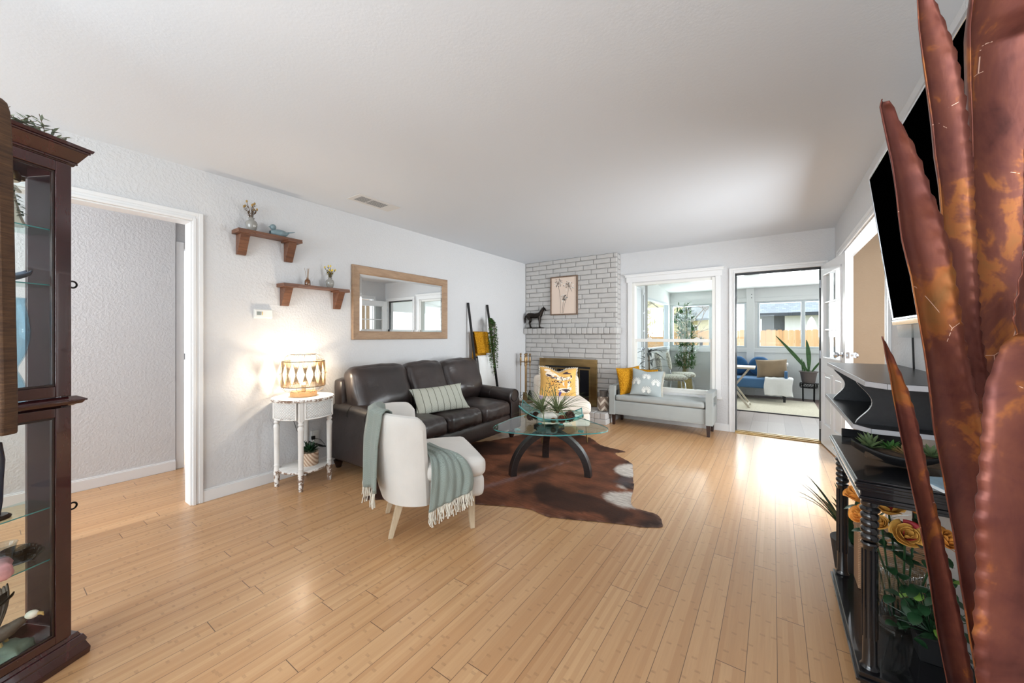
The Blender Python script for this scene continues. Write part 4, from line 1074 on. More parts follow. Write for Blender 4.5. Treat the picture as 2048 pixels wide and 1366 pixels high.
m_lil = M('pale lilac petal', rgb(206, 186, 206), .6, var=.1); m_vio = M('violet petal', rgb(134, 118, 196), .6, var=.2)
air(-.085, .01, .105, 60, .30, 'spiky air plant with a pale lilac flower at the left of the aqua dish', 1, (-.15, 0, 0), (-.01, 0, .10, m_lil))
air(.055, .02, .100, 70, .36, 'spiky air plant with a violet flower at the right of the aqua dish', 2, (.18, 0, 0), (.02, 0, .14, m_vio))

# ================================================================ slipper chair and its pillow
SCH = thing('slipper_chair', 'cream upholstered armless slipper chair in front of the fireplace', 'chair', (-2.115, 4.075, 0), math.atan2(.5703, .8214) + R(3))
# local: x to the right as seen by the camera, -y towards the camera
build('seat', MB().cushion((0, -.035, .405), (.60, .58, .145), .05, (.0, .01, .02), 14), m_cream_fab, SCH, angle=80)
build('base', MB().cushion((0, -.02, .265), (.58, .56, .15), .03, (0, 0, 0), 8), m_cream_fab, SCH, angle=80)
build('backrest', MB().cushion((0, .27, .49), (.58, .16, .46), .06, (0, .02, .01), 12, warp=lambda p: (p[0], p[1] + .12 * (p[2] + .2), p[2])), m_cream_fab, SCH, angle=80)
for x in (-.25, .25):
    for y in (-.26, .24): build('leg', MB().cyl((x, y, .20), (x * 1.04, y * 1.04, 0), .010, .007), m_brass, SCH)
mb, lf = pill(.46, .38, .16, 18, ear=.07, seed=7, amp=.12, chop=.055)
m_och = fabric('ochre velvet', rgb(226, 176, 100), 200, .2, .12)
PW = thing('leopard_pillow', 'ochre pillow with a painted leopard face and cream fringe on the cream chair', 'pillow')
o = weld(build('cover', mb, m_och, PW, angle=80))
random.seed(8)
m_ink = M('dark plum ink', rgb(58, 42, 54), .9, var=.1); m_cr = M('cream print', rgb(240, 222, 200), .9, var=.05); m_or = M('amber print', rgb(222, 160, 78), .9, var=.08)
cr = MB()
for e in (ell(-.25, .55, .28, .14, -.5), ell(-.55, .50, .20, .18), ell(.0, .28, .42, .16, -.2), ell(.42, -.12, .22, .18), ell(.55, .28, .22, .10, .3), ell(.30, -.55, .34, .16), ell(-.62, .78, .18, .10), ell(.60, -.40, .14, .12)): decal(cr, lf, e, .0006)
build('light_print', cr, m_cr, PW)
for e in (ell(.40, -.10, .10, .22), ell(-.35, -.1, .12, .16), ell(-.2, .42, .1, .05, .4)):
    om = MB(); decal(om, lf, e, .0028); build('amber_print', om, m_or, PW)
ik = MB()
for k in range(62):
    u = random.uniform(-.72, .22); v_ = random.uniform(-.75, .40)
    if abs(u - .05) < .12 and abs(v_ + .02) < .12: continue
    decal(ik, lf, ell(u, v_, random.uniform(.016, .034), random.uniform(.022, .042), random.uniform(0, 3), 8), .0045)
for k in range(26):
    u = random.uniform(.05, .62); v_ = random.uniform(.12, .42); decal(ik, lf, ell(u, v_, .018, .022, random.uniform(0, 3), 7), .0045)
for e in (ell(.02, .0, .16, .055, -.15), ell(.60, .02, .10, .07, .25), ell(.42, -.52, .22, .065, .05), ell(.42, -.60, .10, .05, 0), ell(.45, .62, .24, .05, -.15), ell(.38, .70, .14, .05, .1), ell(-.55, .42, .15, .06, -.3), ell(-.30, .30, .2, .03, .3), ell(.70, .42, .04, .10, .3)): decal(ik, lf, e, .0048)
build('dark_print', ik, m_ink, PW)
for e in (ell(.04, .0, .06, .03), ell(.60, .02, .045, .04)):
    ey = MB(); decal(ey, lf, e, .007); build('eye', ey, m_cr, PW)
fr = MB()
for i in range(160):
    t_ = i / 160 * 4; s_ = int(t_); q = (t_ - s_) * 2 - 1
    u, v_ = [(q, 1), (1, -q), (-q, -1), (-1, q)][s_]
    p = Vector(lf(u, v_)); d = Vector((u, -.1, v_)) if abs(u) + abs(v_) > 1.6 else Vector((u if abs(u) == 1 else 0, -.1, v_ if abs(v_) == 1 else 0)); d = (d + Vector((random.uniform(-.5, .5), random.uniform(-.6, .6), random.uniform(-.5, .5)))).normalized()
    fr.tube([p, p + d * .012, p + d * .024 + Vector((0, 0, -.006))], [.003, .004, .002], 5)
build('fringe', fr, m_fringe, PW)
# place it leaning on the backrest
PW.rotation_mode = 'XYZ'; q = Matrix.Translation(SCH.location) @ Matrix.Rotation(SCH.rotation_euler[2], 4, 'Z') @ Vector((-.015, .085, .645))
PW.location = q; PW.rotation_euler = (R(-14), R(3), SCH.rotation_euler[2] - R(2))

# ================================================================ grey storage bench
BN = thing('storage_bench', 'grey upholstered storage bench with square arms and dark wood legs below the window', 'bench', (-1.86, 5.035, 0))
BL, BD = 1.27, .43
build('box', MB().cushion((BL / 2, BD / 2 + .01, .24), (BL - .12, BD - .02, .19), .012, (0, 0, 0), 6), m_grey_fab, BN, angle=60)
t = MB().cushion((BL / 2, BD / 2, .378), (BL - .165, BD - .01, .078), .028, (0, .004, .008), 20, warp=lambda p: (p[0], p[1], p[2] + (.004 * math.sin(p[0] * 52) if p[2] > 0 else 0)))
lid = build('seat', t, m_grey_fab, BN, angle=80)
for x in (0, BL - .075):
    mb = MB().box(x, x + .075, 0, BD, .145, .36).box(x, x + .075, 0, .075, .36, .47).box(x, x + .075, BD - .075, BD, .36, .47).box(x, x + .075, 0, BD, .47, .535)
    build('arm', MB().prism([(0, .145), (BD, .145), (BD, .535), (0, .535)], x, x + .075, 'x') if False else mb, m_grey_fab, BN, smooth=False)
for (x, y) in ((.05, .045), (BL - .05, .045), (.05, BD - .045), (BL - .05, BD - .045)):
    build('leg', tleg(x, y, 0, 0, .15, .024, .016), m_foot, BN, smooth=False, bevel=.003)
# mustard pillows
def nubby():
    t = NT('mustard chunky knit'); v = t.coords(); vo = t.new('ShaderNodeTexVoronoi'); t.link(v, vo.inputs['Vector']); vo.inputs['Scale'].default_value = 75
    t.set(base=t.ramp(vo.outputs['Distance'], [(0, rgb(222, 166, 50)), (.7, rgb(172, 116, 24))]), rough=.95, spec=.1)
    t.bump(t.math('SUBTRACT', 1.0, vo.outputs['Distance']), 1.0, .008); return t.m
m_must = nubby()
mb, _ = pill(.38, .38, .13, 16, ear=.10, seed=5, amp=.1)
c_ = weld(build('throw_pillow', mb, m_must, None, angle=80)); place(c_, (-1.635, 5.225, .605), rz=R(52), rx=R(-10), ry=R(-4)); tag(c_, 'mustard nubby knit pillow leaning on the left arm of the grey bench', 'pillow')
c2 = weld(build('throw_pillow', pill(.36, .36, .12, 16, ear=.10, seed=6, amp=.1)[0], m_must, None, angle=80)); place(c2, (-1.49, 5.375, .590), rz=R(8), rx=R(-16), ry=R(3)); tag(c2, 'mustard nubby knit pillow half hidden behind the grey fern pillow', 'pillow')
mb, ff = pill(.40, .37, .13, 18, ear=.10, seed=9, amp=.14, chop=.02)
GP = thing('fern_pillow', 'grey pillow with white fern fans and side tassels on the grey bench', 'pillow')
m_lin = fabric('blue grey linen', rgb(160, 168, 168), 160, .4, .12)
weld(build('cover', mb, m_lin, GP, angle=80))
def fern(cx, cy, s_, rot):
    fan = MB()
    for k in range(15):
        a = R(-126 + 18 * k) + rot + PI / 2; L = s_ * (.62 + .38 * math.cos((k - 7) / 7 * 1.5)); w_ = .055 * s_
        dx, dy = math.cos(a), math.sin(a); nx, ny = -dy, dx
        b = (cx, cy)
        decal(fan, ff, [(b[0] + dx * L * t_ + nx * w_ * q, b[1] + dy * L * t_ + ny * w_ * q) for (t_, q) in ((.12, 0), (.45, .9), (.8, .9), (1, 0), (.8, -.9), (.45, -.9))], .0045)
    build('fern_print', fan, m_wprint, GP)
m_wprint = M('white print', rgb(234, 234, 228), .9, var=.02)
for (cx, cy, s_, r_) in ((-.05, .36, .40, 0), (-.72, -.12, .42, 0), (.62, -.08, .42, 0), (.02, -.72, .42, 0)): fern(cx, cy, s_, r_)
fr = MB(); random.seed(5)
for k in range(60):
    p = Vector(ff(1, -1 + 2 * k / 60)); fr.tube([p, p + Vector((.015, random.uniform(-.01, .01), -.004)), p + Vector((.022, random.uniform(-.015, .015), -.022))], .002, 4)
build('tassels', fr, m_fringe, GP)
place(GP, (-1.39, 5.165, .593), rz=R(14), rx=R(-19), ry=R(5))
# ================================================================ side table and lamp
TX, TY = -3.205, 1.58
ST = thing('side_table', 'small round distressed white side table with a lower shelf beside the sofa', 'side table', (TX, TY, 0))
build('tabletop', MB().lathe([(0, .702), (.222, .702), (.231, .708), (.233, .716), (.228, .724), (0, .726)], 48), m_white_t, ST)
build('top_edge', MB().lathe([(.228, .703), (.2345, .708), (.2355, .716), (.229, .723)], 48, cap=False), m_dist2, bpy.data.objects['tabletop.001'] if 'tabletop.001' in bpy.data.objects else ST)
# apron panels between the legs with a basket weave relief
angs = [R(-122), R(-32), R(58), R(148)]
m_weave = (lambda: None)
t = NT('white basket weave relief'); v = t.coords(); sp = t.new('ShaderNodeSeparateXYZ'); t.link(v, sp.inputs[0]); at2 = t.math('MULTIPLY', t.math('ARCTAN2', sp.outputs[1], sp.outputs[0]), .2)
A = t.math('PINGPONG', t.math('ADD', at2, sp.outputs[2]), .011); B = t.math('PINGPONG', t.math('SUBTRACT', at2, sp.outputs[2]), .011)
hgt = t.math('MULTIPLY', t.math('MINIMUM', A, B), 90); t.set(base=t.ramp(hgt, [(0, rgb(196, 192, 186)), (.35, rgb(232, 231, 228))]), rough=.6); t.bump(hgt, .7, .006); m_weave = t.m
for k in range(4):
    a0, a1 = angs[k] + R(9), angs[k] + R(81)
    ap = build('apron_panel', MB().grid(lambda u, v_: (.205 * math.cos(a0 + (a1 - a0) * u), .205 * math.sin(a0 + (a1 - a0) * u), .565 + .135 * v_), 20, 4), m_weave, ST, solid=.012)
    mb = MB()
    for z in (.568, .697): mb.tube([(.212 * math.cos(a0 + (a1 - a0) * i / 16), .212 * math.sin(a0 + (a1 - a0) * i / 16), z) for i in range(17)], .006, 6)
    for a in (a0, a1): mb.cyl((.212 * math.cos(a), .212 * math.sin(a), .565), (.212 * math.cos(a), .212 * math.sin(a), .70), .0055)
    build('panel_moulding', mb, m_dist, ap)
    x, y = .192 * math.cos(angs[k]), .192 * math.sin(angs[k])
    lg = build('leg', MB().box(x - .021, x + .021, y - .021, y + .021, .555, .70).lathe([(.0205, .545), (.0215, .555), (.016, .54), (.022, .525), (.015, .512), (.0225, .498), (.0235, .485), (.021, .470), (.019, .20), (.0175, .185), (.021, .178), (.0175, .168), (.020, .150), (.020, .13)][::-1], 18, (x, y, 0)), m_white_t, ST)
    build('foot', MB().lathe([(.012, 0), (.0165, .006), (.0155, .015), (.023, .10), (.0225, .118), (.021, .13)], 18, (x, y, 0)), m_dist2, lg)
build('lower_shelf', MB().lathe([(0, .130), (.172, .130), (.178, .135), (.178, .146), (.172, .150), (0, .150)], 40), m_white_t, ST)
build('shelf_edge', MB().lathe([(.176, .132), (.1795, .137), (.1795, .144), (.176, .148)], 40, cap=False), m_dist2, ST)

LP = thing('table_lamp', 'lit lantern style table lamp of rope woven on a wire frame on the side table', 'lamp', (TX, TY, .7262))
build('base', MB().lathe([(0, 0), (.098, 0), (.10, .004), (.10, .032), (.096, .036), (0, .036)], 36), m_light, LP)
wire = M('brown wire', rgb(96, 82, 68), .5, .3)
mb = MB()
def ring(r_, z, th_=.0022): mb.tube([(r_ * math.cos(2 * PI * k / 40), r_ * math.sin(2 * PI * k / 40), z) for k in range(40)], th_, 5, True)
ring(.093, .345); ring(.155, .290, .0035); ring(.160, .085, .0035); ring(.093, .040)
NW = 16
for k in range(NW):
    a = 2 * PI * k / NW; c_, s_ = math.cos(a), math.sin(a)
    mb.tube([(r_ * c_, r_ * s_, z) for r_, z in ((.093, .345), (.118, .336), (.142, .316), (.155, .290), (.163, .235), (.166, .19), (.164, .13), (.160, .085), (.150, .062), (.130, .045), (.10, .037))], .0013, 4)
sh = build('shade_frame', mb, wire, LP)
mb = MB()
for k in range(NW):
    ac = 2 * PI * (k) / NW; hw = PI / NW
    for j in range(-4, 5):
        q = j / 4
        mb.tube([(.157 * math.cos(ac + hw * .96 * q), .157 * math.sin(ac + hw * .96 * q), .288), (.1655 * math.cos(ac + hw * .10 * q), .1655 * math.sin(ac + hw * .10 * q), .195), (.1655 * math.cos(ac + hw * .10 * q), .1655 * math.sin(ac + hw * .10 * q), .180), (.162 * math.cos(ac + hw * .96 * q), .162 * math.sin(ac + hw * .96 * q), .087)],   .0021, 4, cap=False)
    mb.tube([(.167 * math.cos(ac + hw * q * .12), .167 * math.sin(ac + hw * q * .12), .188 + .0 * q) for q in (-1, 0, 1)], .006, 5)
build('rope_weave', mb, m_rope, LP)
tl = NT('thin white liner cloth'); tl.n.remove(tl.b)
tb = tl.new('ShaderNodeBsdfTranslucent'); tb.inputs[0].default_value = (.98, .93, .84, 1); tt = tl.new('ShaderNodeBsdfTransparent'); tt.inputs[0].default_value = (1, .97, .92, 1)
mx = tl.new('ShaderNodeMixShader'); mx.inputs[0].default_value = .10; tl.link(tt.outputs[0], mx.inputs[1]); tl.link(tb.outputs[0], mx.inputs[2]); tl.link(mx.outputs[0], tl.out.inputs[0])
build('liner', MB().lathe([(.088, .05), (.088, .335)], 36, cap=False), tl.m, LP, solid=.0)
build('socket', MB().cyl((0, 0, .036), (0, 0, .09), .016), m_brass, LP)
te = NT('warm bulb glow'); te.set(base=(1, .9, .7, 1)); te.b.inputs['Emission Color'].default_value = (1, .78, .46, 1); te.b.inputs['Emission Strength'].default_value = 7
build('bulb', MB().lathe([(.013, .09), (.016, .105), (.029, .135), (.030, .155), (.022, .178), (0, .186)], 18), te.m, LP)
pl_ = bpy.data.lights.new('lamp_light', 'POINT'); pl_.energy = 8.5; pl_.color = (1.0, .86, .68); pl_.shadow_soft_size = .022
po = bpy.data.objects.new('lamp_light', pl_); COL.objects.link(po); po.location = (TX, TY, .7262 + .225)

# plant on the lower shelf
PP = thing('potted_succulent', 'green succulent in a carved pale wood pot on the lower shelf of the side table', 'plant', (TX + .02, TY + .04, .1505))
t = NT('carved wood pot'); v = t.coords(); wv = t.new('ShaderNodeTexWave', wave_type='BANDS', bands_direction='DIAGONAL'); t.link(v, wv.inputs[0]); wv.inputs['Scale'].default_value = 18
t.set(base=t.ramp(wv.outputs['Fac'], [(.3, rgb(176, 142, 116)), (.6, rgb(218, 196, 172))]), rough=.6); t.bump(wv.outputs['Fac'], .5, .003)
build('pot', MB().lathe([(0, 0), (.064, 0), (.066, .004), (.066, .105), (.060, .105), (.058, .092), (0, .092)], 28), t.m, PP)
mb = MB(); random.seed(2)
for k in range(34):
    a = k * 2.4; el = .25 + 1.0 * (k / 34); mb.blade((0, 0, .095), (math.cos(a) * math.cos(el), math.sin(a) * math.cos(el), math.sin(el)), .105 * random.uniform(.8, 1.1), .026, -.1, 5, .5, wid=lambda t_: math.sin(PI * (.25 + .75 * t_)) ** .7)
build('leaves', mb, m_dgreen, PP)
# outlet and bundled cord
OU = thing('wall_outlet', 'white double wall outlet low on the wall between side table and sofa', 'outlet', (XL, 1.80, .30))
build('cover_plate', MB().box(.0005, .006, -.036, .036, -.058, .058), m_plastic, OU, smooth=False, bevel=.002)
build('socket', MB().box(.006, .009, -.017, .017, .010, .040).box(.006, .009, -.017, .017, -.040, -.010), m_plastic, OU, smooth=False, bevel=.003)
build('slot', MB().box(.0088, .0094, -.008, -.006, -.03, -.02).box(.0088, .0094, .006, .008, -.03, -.02).box(.0088, .0094, -.002, .002, -.038, -.034), m_slot, OU, smooth=False)
mb = MB(); random.seed(6)
for k in range(7):
    o_ = random.uniform(-.015, .015); mb.tube([(.05 + .01 * math.sin(i * .9 + k), -.10 + .028 * i, .02 - .012 * i + o_ * math.sin(i * .7 + k)) for i in range(8)], .0025, 5)
mb.tube([(.05, -.10, .03), (.06, -.16, .13), (.07, -.2, .25), (.06, -.2, .40)], .0022, 5); mb.tube([(.05, .09, -.05), (.03, .06, .0), (.01, .0, .025)], .0022, 5); mb.box(.009, .03, -.014, .014, .012, .04)
tag(build('power_cord', mb, m_blackmat, None, loc=(XL + .03, 1.76, .28)), 'dark bundled lamp cord plugged into the wall outlet beside the sofa', 'cord')

# ================================================================ wall shelves with their things
def wshelf(y0, y1, z, lab):
    L = y1 - y0; s_ = thing('wall_shelf', lab, 'shelf', (XL, y0, z), 0, 'stained wood wall shelves')
    d = .135
    build('board', MB().box(.0005, d, .0, L, -.018, 0), m_rust, s_, smooth=False, bevel=.002)
    for a in (.0, L - .115): build('cleat', MB().box(.0005, d + .004, a, a + .115, -.030, -.018), m_rust, s_, smooth=False, bevel=.002)
    for a in (.028, L - .092): build('bracket', MB().hexa([(.0005, a, -.185), (.026, a, -.185), (.026, a + .062, -.185), (.0005, a + .062, -.185)], [(.0005, a, -.03), (d - .03, a, -.03), (d - .03, a + .062, -.03), (.0005, a + .062, -.03)]), m_rust, s_, smooth=False, bevel=.002)
wshelf(1.155, 1.625, 2.045, 'upper stained wood wall shelf holding a vase and a bird figurine')
wshelf(1.475, 2.065, 1.665, 'lower stained wood wall shelf next to the mirror holding a reed diffuser and a vase')
vp = [(0, 0), (.022, 0), (.026, .004), (.037, .045), (.038, .062), (.032, .078), (.018, .088), (.016, .095), (.021, .102), (.018, .102), (.013, .095), (0, .09)]
def budvase(y, z, lab, sc_, stems, col, seed, flower=None):
    o = thing('bud_vase', lab, 'vase', (XL + .07, y, z), 0, 'smoked glass bud vases on the wall shelves')
    build('body', MB().lathe([(a * sc_, b * sc_) for a, b in vp], 26), M('ribbed grey glass', rgb(150, 148, 142), .18, var=.1, coat=.6), o)
    s2 = thing('dried_flowers', lab.replace('grey glass bud vase', 'dried flower sprig in the grey bud vase'), 'flowers', (XL + .07, y, z + .092 * sc_), 0, 'dried sprigs in the bud vases')
    random.seed(seed); st = MB(); lf_ = MB(); hd = MB()
    for k in range(stems):
        a = random.uniform(0, 6.28); r_ = random.uniform(.01, .055); h = random.uniform(.06, .125) * sc_
        p1 = Vector((r_ * math.cos(a), r_ * math.sin(a) * 1.1, h)); st.tube([(0, 0, -.05), (p1.x * .4, p1.y * .4, h * .5), p1], .0016, 4)
        for j in range(5): 
            t_ = .2 + .15 * j; b = random.uniform(0, 6.28); lf_.blade((p1.x * t_, p1.y * t_, h * t_), (math.cos(b), math.sin(b), .8), .026, .010, .2, 3, .2)
        hd.ball(tuple(p1), .007, 8, 6, (1, 1, 1.5))
    build('stems', st, m_stem, s2); build('leaves', lf_, m_stem if flower is None else M('dry olive leaf', rgb(104, 96, 60), .8, var=.3), s2); build('buds', hd, flower or M('dried seed head', rgb(168, 136, 80), .8, var=.3), s2)
budvase(1.265, 2.045, 'grey glass bud vase on the upper wall shelf', 1.05, 8, None, 3)
budvase(1.905, 1.665, 'grey glass bud vase on the lower wall shelf', .95, 9, None, 5, M('yellow dried petal', rgb(226, 196, 70), .7, var=.2))
BD_ = thing('bird_figurine', 'blue grey ceramic bird figurine on the upper wall shelf', 'figurine', (XL + .072, 1.475, 2.045))
m_bird = M('blue grey glaze', rgb(122, 142, 148), .35, var=.22, scale=30, bump=.4, bscale=70, bdist=.003)
mb = MB()
def birdsec(u, v_):
    s_ = -.078 + .16 * u; r_ = .041 * max(0.02, math.sin(PI * min(1, .10 + u * .95)) ** .8); zc_ = .034 + .010 * (u - .5) + .03 * max(0, u - .75) * 2
    a = 2 * PI * v_; return (r_ * .85 * math.cos(a), s_, max(.0, zc_ + r_ * math.sin(a) * (.95 if math.sin(a) < 0 else .75)))
mb.grid(birdsec, 20, 16); mb.ball((0, -.056, .073), .024, 14, 10); mb.cyl((0, -.076, .072), (0, -.092, .068), .006, .001, 8)
mb.hexa([(-.012, .06, .045), (.012, .06, .045), (.010, .11, .062), (-.010, .11, .062)], [(-.012, .06, .056), (.012, .06, .056), (.010, .115, .070), (-.010, .115, .070)])
build('body', mb, m_bird, BD_)
RD = thing('reed_diffuser', 'amber reed diffuser bottle with thin sticks on the lower wall shelf', 'diffuser', (XL + .07, 1.70, 1.665))
build('bottle', MB().lathe([(0, 0), (.022, 0), (.024, .004), (.024, .042), (.018, .054), (.009, .060), (.009, .072), (0, .072)], 22), M('amber bottle', rgb(112, 70, 34), .12, var=.2, coat=.8), RD)
mb = MB(); random.seed(3)
for k in range(6): mb.cyl((0, 0, .02), (random.uniform(-.03, .03), random.uniform(-.035, .035), .155), .0012, n=5)
build('reeds', mb, M('reed', rgb(150, 116, 78), .8), RD)
# thermostat
TH = thing('thermostat', 'white wall thermostat with a small grey display above the side table', 'thermostat', (XL, 1.372, 1.405))
build('housing', MB().box(.0005, .006, -.068, .068, -.040, .040).hexa([(.006, -.064, -.034), (.028, -.064, -.030), (.028, .064, -.030), (.006, .064, -.034)], [(.006, -.064, .036), (.024, -.064, .032), (.024, .064, .032), (.006, .064, .036)]), m_plastic, TH, smooth=False, bevel=.003)
build('display', MB().box(.0262, .0285, -.052, -.022, -.012, .016), M('display grey', rgb(120, 128, 122), .2), TH, smooth=False)
build('button', MB().box(.0262, .029, -.016, -.010, -.012, .016), m_brass, TH, smooth=False)
# mirror
MR = thing('wall_mirror', 'large landscape mirror in a wide limed oak frame above the sofa', 'mirror', (XL, 2.163, 1.185))
ML, MH, fw = 1.322, .752, .086
mb = MB()
def fbar(a, b, c, d): mb.hexa(a, b)
o_, i_ = (0, 0, ML, MH), (fw, fw, ML - fw, MH - fw)
P_o = [(0, 0), (ML, 0), (ML, MH), (0, MH)]; P_i = [(fw, fw), (ML - fw, fw), (ML - fw, MH - fw), (fw, MH - fw)]
names = []
for k in range(4):
    j = (k + 1) % 4; a, b, c_, d_ = P_o[k], P_o[j], P_i[j], P_i[k]
    mb = MB()
    prof = [(0, .0005), (0, .022), (.06, .030), (.30, .026), (.86, .020), (.95, .014), (1, .012), (1, .0005)]
    vs = []
    for (f_, h) in prof:
        vs.append((h, a[0] + (d_[0] - a[0]) * f_, a[1] + (d_[1] - a[1]) * f_)); vs.append((h, b[0] + (c_[0] - b[0]) * f_, b[1] + (c_[1] - b[1]) * f_))
    fs = [(2 * q, 2 * q + 1, 2 * q + 3, 2 * q + 2) for q in range(len(prof) - 1)] + [tuple(range(0, 16, 2)), tuple(range(1, 16, 2))]
    build('frame_side', mb.add(vs, fs), m_frame, MR, smooth=False)
bv = .022; g0, g1 = (fw, fw), (ML - fw, MH - fw)
mb = MB().add([(.010, g0[0] - .002, g0[1] - .002), (.010, g1[0] + .002, g0[1] - .002), (.010, g1[0] + .002, g1[1] + .002), (.010, g0[0] - .002, g1[1] + .002),
               (.012, g0[0] + bv, g0[1] + bv), (.012, g1[0] - bv, g0[1] + bv), (.012, g1[0] - bv, g1[1] - bv), (.012, g0[0] + bv, g1[1] - bv)], [(4, 5, 6, 7), (0, 1, 5, 4), (1, 2, 6, 5), (2, 3, 7, 6), (3, 0, 4, 7)])
build('mirror_glass', mb, m_mirror, MR, smooth=False)
# ceiling vent
CV = thing('ceiling_vent', 'white ceiling air vent with grey louvres near the left wall', 'vent', (-2.995, 2.11, CH))
CV.rotation_euler = (0, 0, 0)
VX, VY = .098, .215
m_vent = M('vent paint', rgb(214, 213, 210), .4, var=.02)
build('frame', MB().box(-VX, VX, -VY, -VY + .045, -.005, -.0005).box(-VX, VX, VY - .11, VY, -.005, -.0005).box(-VX, -VX + .035, -VY + .045, VY - .11, -.005, -.0005).box(VX - .035, VX, -VY + .045, VY - .11, -.005, -.0005).box(-VX + .035, VX - .035, -.065, -.055, -.005, -.0005), m_vent, CV, smooth=False, bevel=.002)
build('backing', MB().box(-VX + .035, VX - .035, -VY + .045, VY - .11, -.0040, -.0008), m_slot, CV, smooth=False)
mb = MB()
for k in range(7): x = -VX + .042 + k * .0185; mb.box(x, x + .006, -VY + .045, VY - .11, -.0052, -.0042)
build('louvres', mb, m_vent, CV, smooth=False)

# ================================================================ blanket ladder
BLD = thing('blanket_ladder', 'black metal blanket ladder leaning on the white wall behind the sofa arm', 'ladder', (-3.16, 3.88, 0))
top_, h_ = -.265, 1.675
def lx(z): return top_ * z / h_
for y in (0, .42): build('rail', MB().hexa([(-.014, y - .011, 0), (.014, y - .011, 0), (.014, y + .011, 0), (-.014, y + .011, 0)], [(top_ - .014, y - .011, h_), (top_ + .014, y - .011, h_), (top_ + .014, y + .011, h_), (top_ - .014, y + .011, h_)]), m_blackmat, BLD, smooth=False, bevel=.002)
for z in (.25, .62, .93, 1.26): build('rung', MB().cyl((lx(z), .0, z), (lx(z), .42, z), .009), m_blackmat, BLD)
lr = (-3.16, 3.88, 0)
def hang(name, lab, y0, y1, z, zf, zb, mat, seed):
    path = []; th_ = .016
    for i in range(9): path.append((lx(zf + (z - zf) * i / 8) + th_ + .006, zf + (z - zf) * i / 8))
    path += [(lx(z) + .010, z + .014), (lx(z) - .002, z + .018), (lx(z) - .012, z + .012)]
    for i in range(1, 9): zz = z - (z - zb) * i / 8; path.append((min(lx(z) - .018 - .02 * i / 8, lx(zz) - .014), zz))
    n = len(path) - 1
    def fn(u, v_):
        i = min(n - 1, int(v_ * n)); f = v_ * n - i; p = [path[i][0] * (1 - f) + path[i + 1][0] * f, path[i][1] * (1 - f) + path[i + 1][1] * f]
        return (max(p[0] + .005 * math.sin(u * 14 + seed), XL + .004 - lr[0]), y0 + (y1 - y0) * u + .008 * math.sin(v_ * 9 + seed), p[1])
    o = build(name, MB().grid(fn, 24, 60), mat, None, solid=.010, loc=lr, angle=80); return tag(o, lab, 'blanket')
hang('knit_blanket', 'mustard chunky blanket folded over the upper rung of the black ladder', .035, .33, 1.26, .98, .55, m_must, 1)
hang('knit_blanket', 'white chunky knit blanket folded over the middle rung of the black ladder', .045, .36, .93, .30, .40, m_white_knit, 2)
TV_ = thing('trailing_plant', 'trailing green vine garland hanging from the right rail of the black ladder', 'plant', (-3.29, 4.19, 1.47))
mb = MB(); st = MB(); random.seed(12)
for k in range(26):
    a = random.uniform(-1.4, 1.4); L = random.uniform(.35, .78) if k else .80; r_ = random.uniform(.03, .11); p = Vector((0, 0, 0)); pts = [p.copy()]
    for j in range(12):
        t_ = j / 11; pts.append(Vector((.01 + r_ * math.cos(a) * math.sin(min(1, t_ * 2.5) * PI / 2) * .8, r_ * math.sin(a) * 1.2 * math.sin(min(1, t_ * 2.5) * PI / 2), .05 * math.sin(t_ * 5) * (t_ < .3) - L * t_)))
    st.tube(pts, .0012, 3, cap=False)
    for j in range(int(L * 120)):
        t_ = random.uniform(0, 1); i = min(11, int(t_ * 12)); q = pts[i].lerp(pts[i + 1], t_ * 12 - i); b = random.uniform(0, 6.28)
        mb.blade(q, (math.cos(b), math.sin(b), random.uniform(-.6, .4)), random.uniform(.022, .036), .017, .6, 2, .2)
st.tube([(.01, 0, 0), (.03, .03, -.3), (.035, .05, -.7), (.04, .06, -.86)], .004, 5)
build('vines', st, m_stem, TV_); build('leaves', mb, M('vine green', rgb(66, 108, 44), .5, var=.4, scale=14), TV_)

# ================================================================ mantel things, picture, fire tools, vase
HS = thing('horse_figurine', 'dark bronze standing horse figurine on the left end of the brick mantel', 'figurine', (-3.235, 5.325, 1.3475), R(4))
build('plinth', MB().lathe([(.0, 0), (.12, 0), (.125, .004), (.115, .012), (0, .013)], 30, sx=1.35, sy=.52), m_bronze, HS)
# x to the right is the head end
HT = [([(-.148, 0, .205), (-.12, 0, .212), (-.07, 0, .208), (0, 0, .203), (.06, 0, .208), (.10, 0, .218), (.118, 0, .228)], [.030, .044, .047, .044, .047, .044, .030]),
      ([(.085, 0, .222), (.112, 0, .248), (.138, -.002, .285), (.160, -.006, .318)], [.042, .034, .024, .020]),
      ([(.156, -.005, .322), (.178, -.012, .316), (.200, -.020, .294), (.212, -.024, .280)], [.018, .018, .012, .010]),
      ([(-.150, 0, .215), (-.172, 0, .200), (-.186, 0, .160), (-.184, 0, .110), (-.190, 0, .075)], [.012, .014, .016, .011, .004]),
      ([(-.115, .020, .195), (-.108, .030, .160), (-.092, .033, .125), (-.112, .034, .088), (-.104, .034, .050), (-.098, .034, .018)], [.036, .026, .015, .011, .009, .009]),
      ([(-.115, -.020, .195), (-.095, -.030, .160), (-.072, -.033, .125), (-.090, -.034, .088), (-.078, -.034, .050), (-.070, -.034, .018)], [.036, .026, .015, .011, .009, .009]),
      ([(.075, .022, .190), (.072, .032, .150), (.070, .034, .105), (.068, .034, .060), (.070, .034, .018)], [.032, .020, .013, .009, .009]),
      ([(.088, -.022, .190), (.096, -.032, .150), (.100, -.034, .105), (.098, -.034, .060), (.102, -.034, .018)], [.032, .020, .013, .009, .009]),
      ([(.160, .006, .330), (.158, .010, .356)], [.008, .003]), ([(.164, -.016, .330), (.163, -.021, .354)], [.008, .003])]
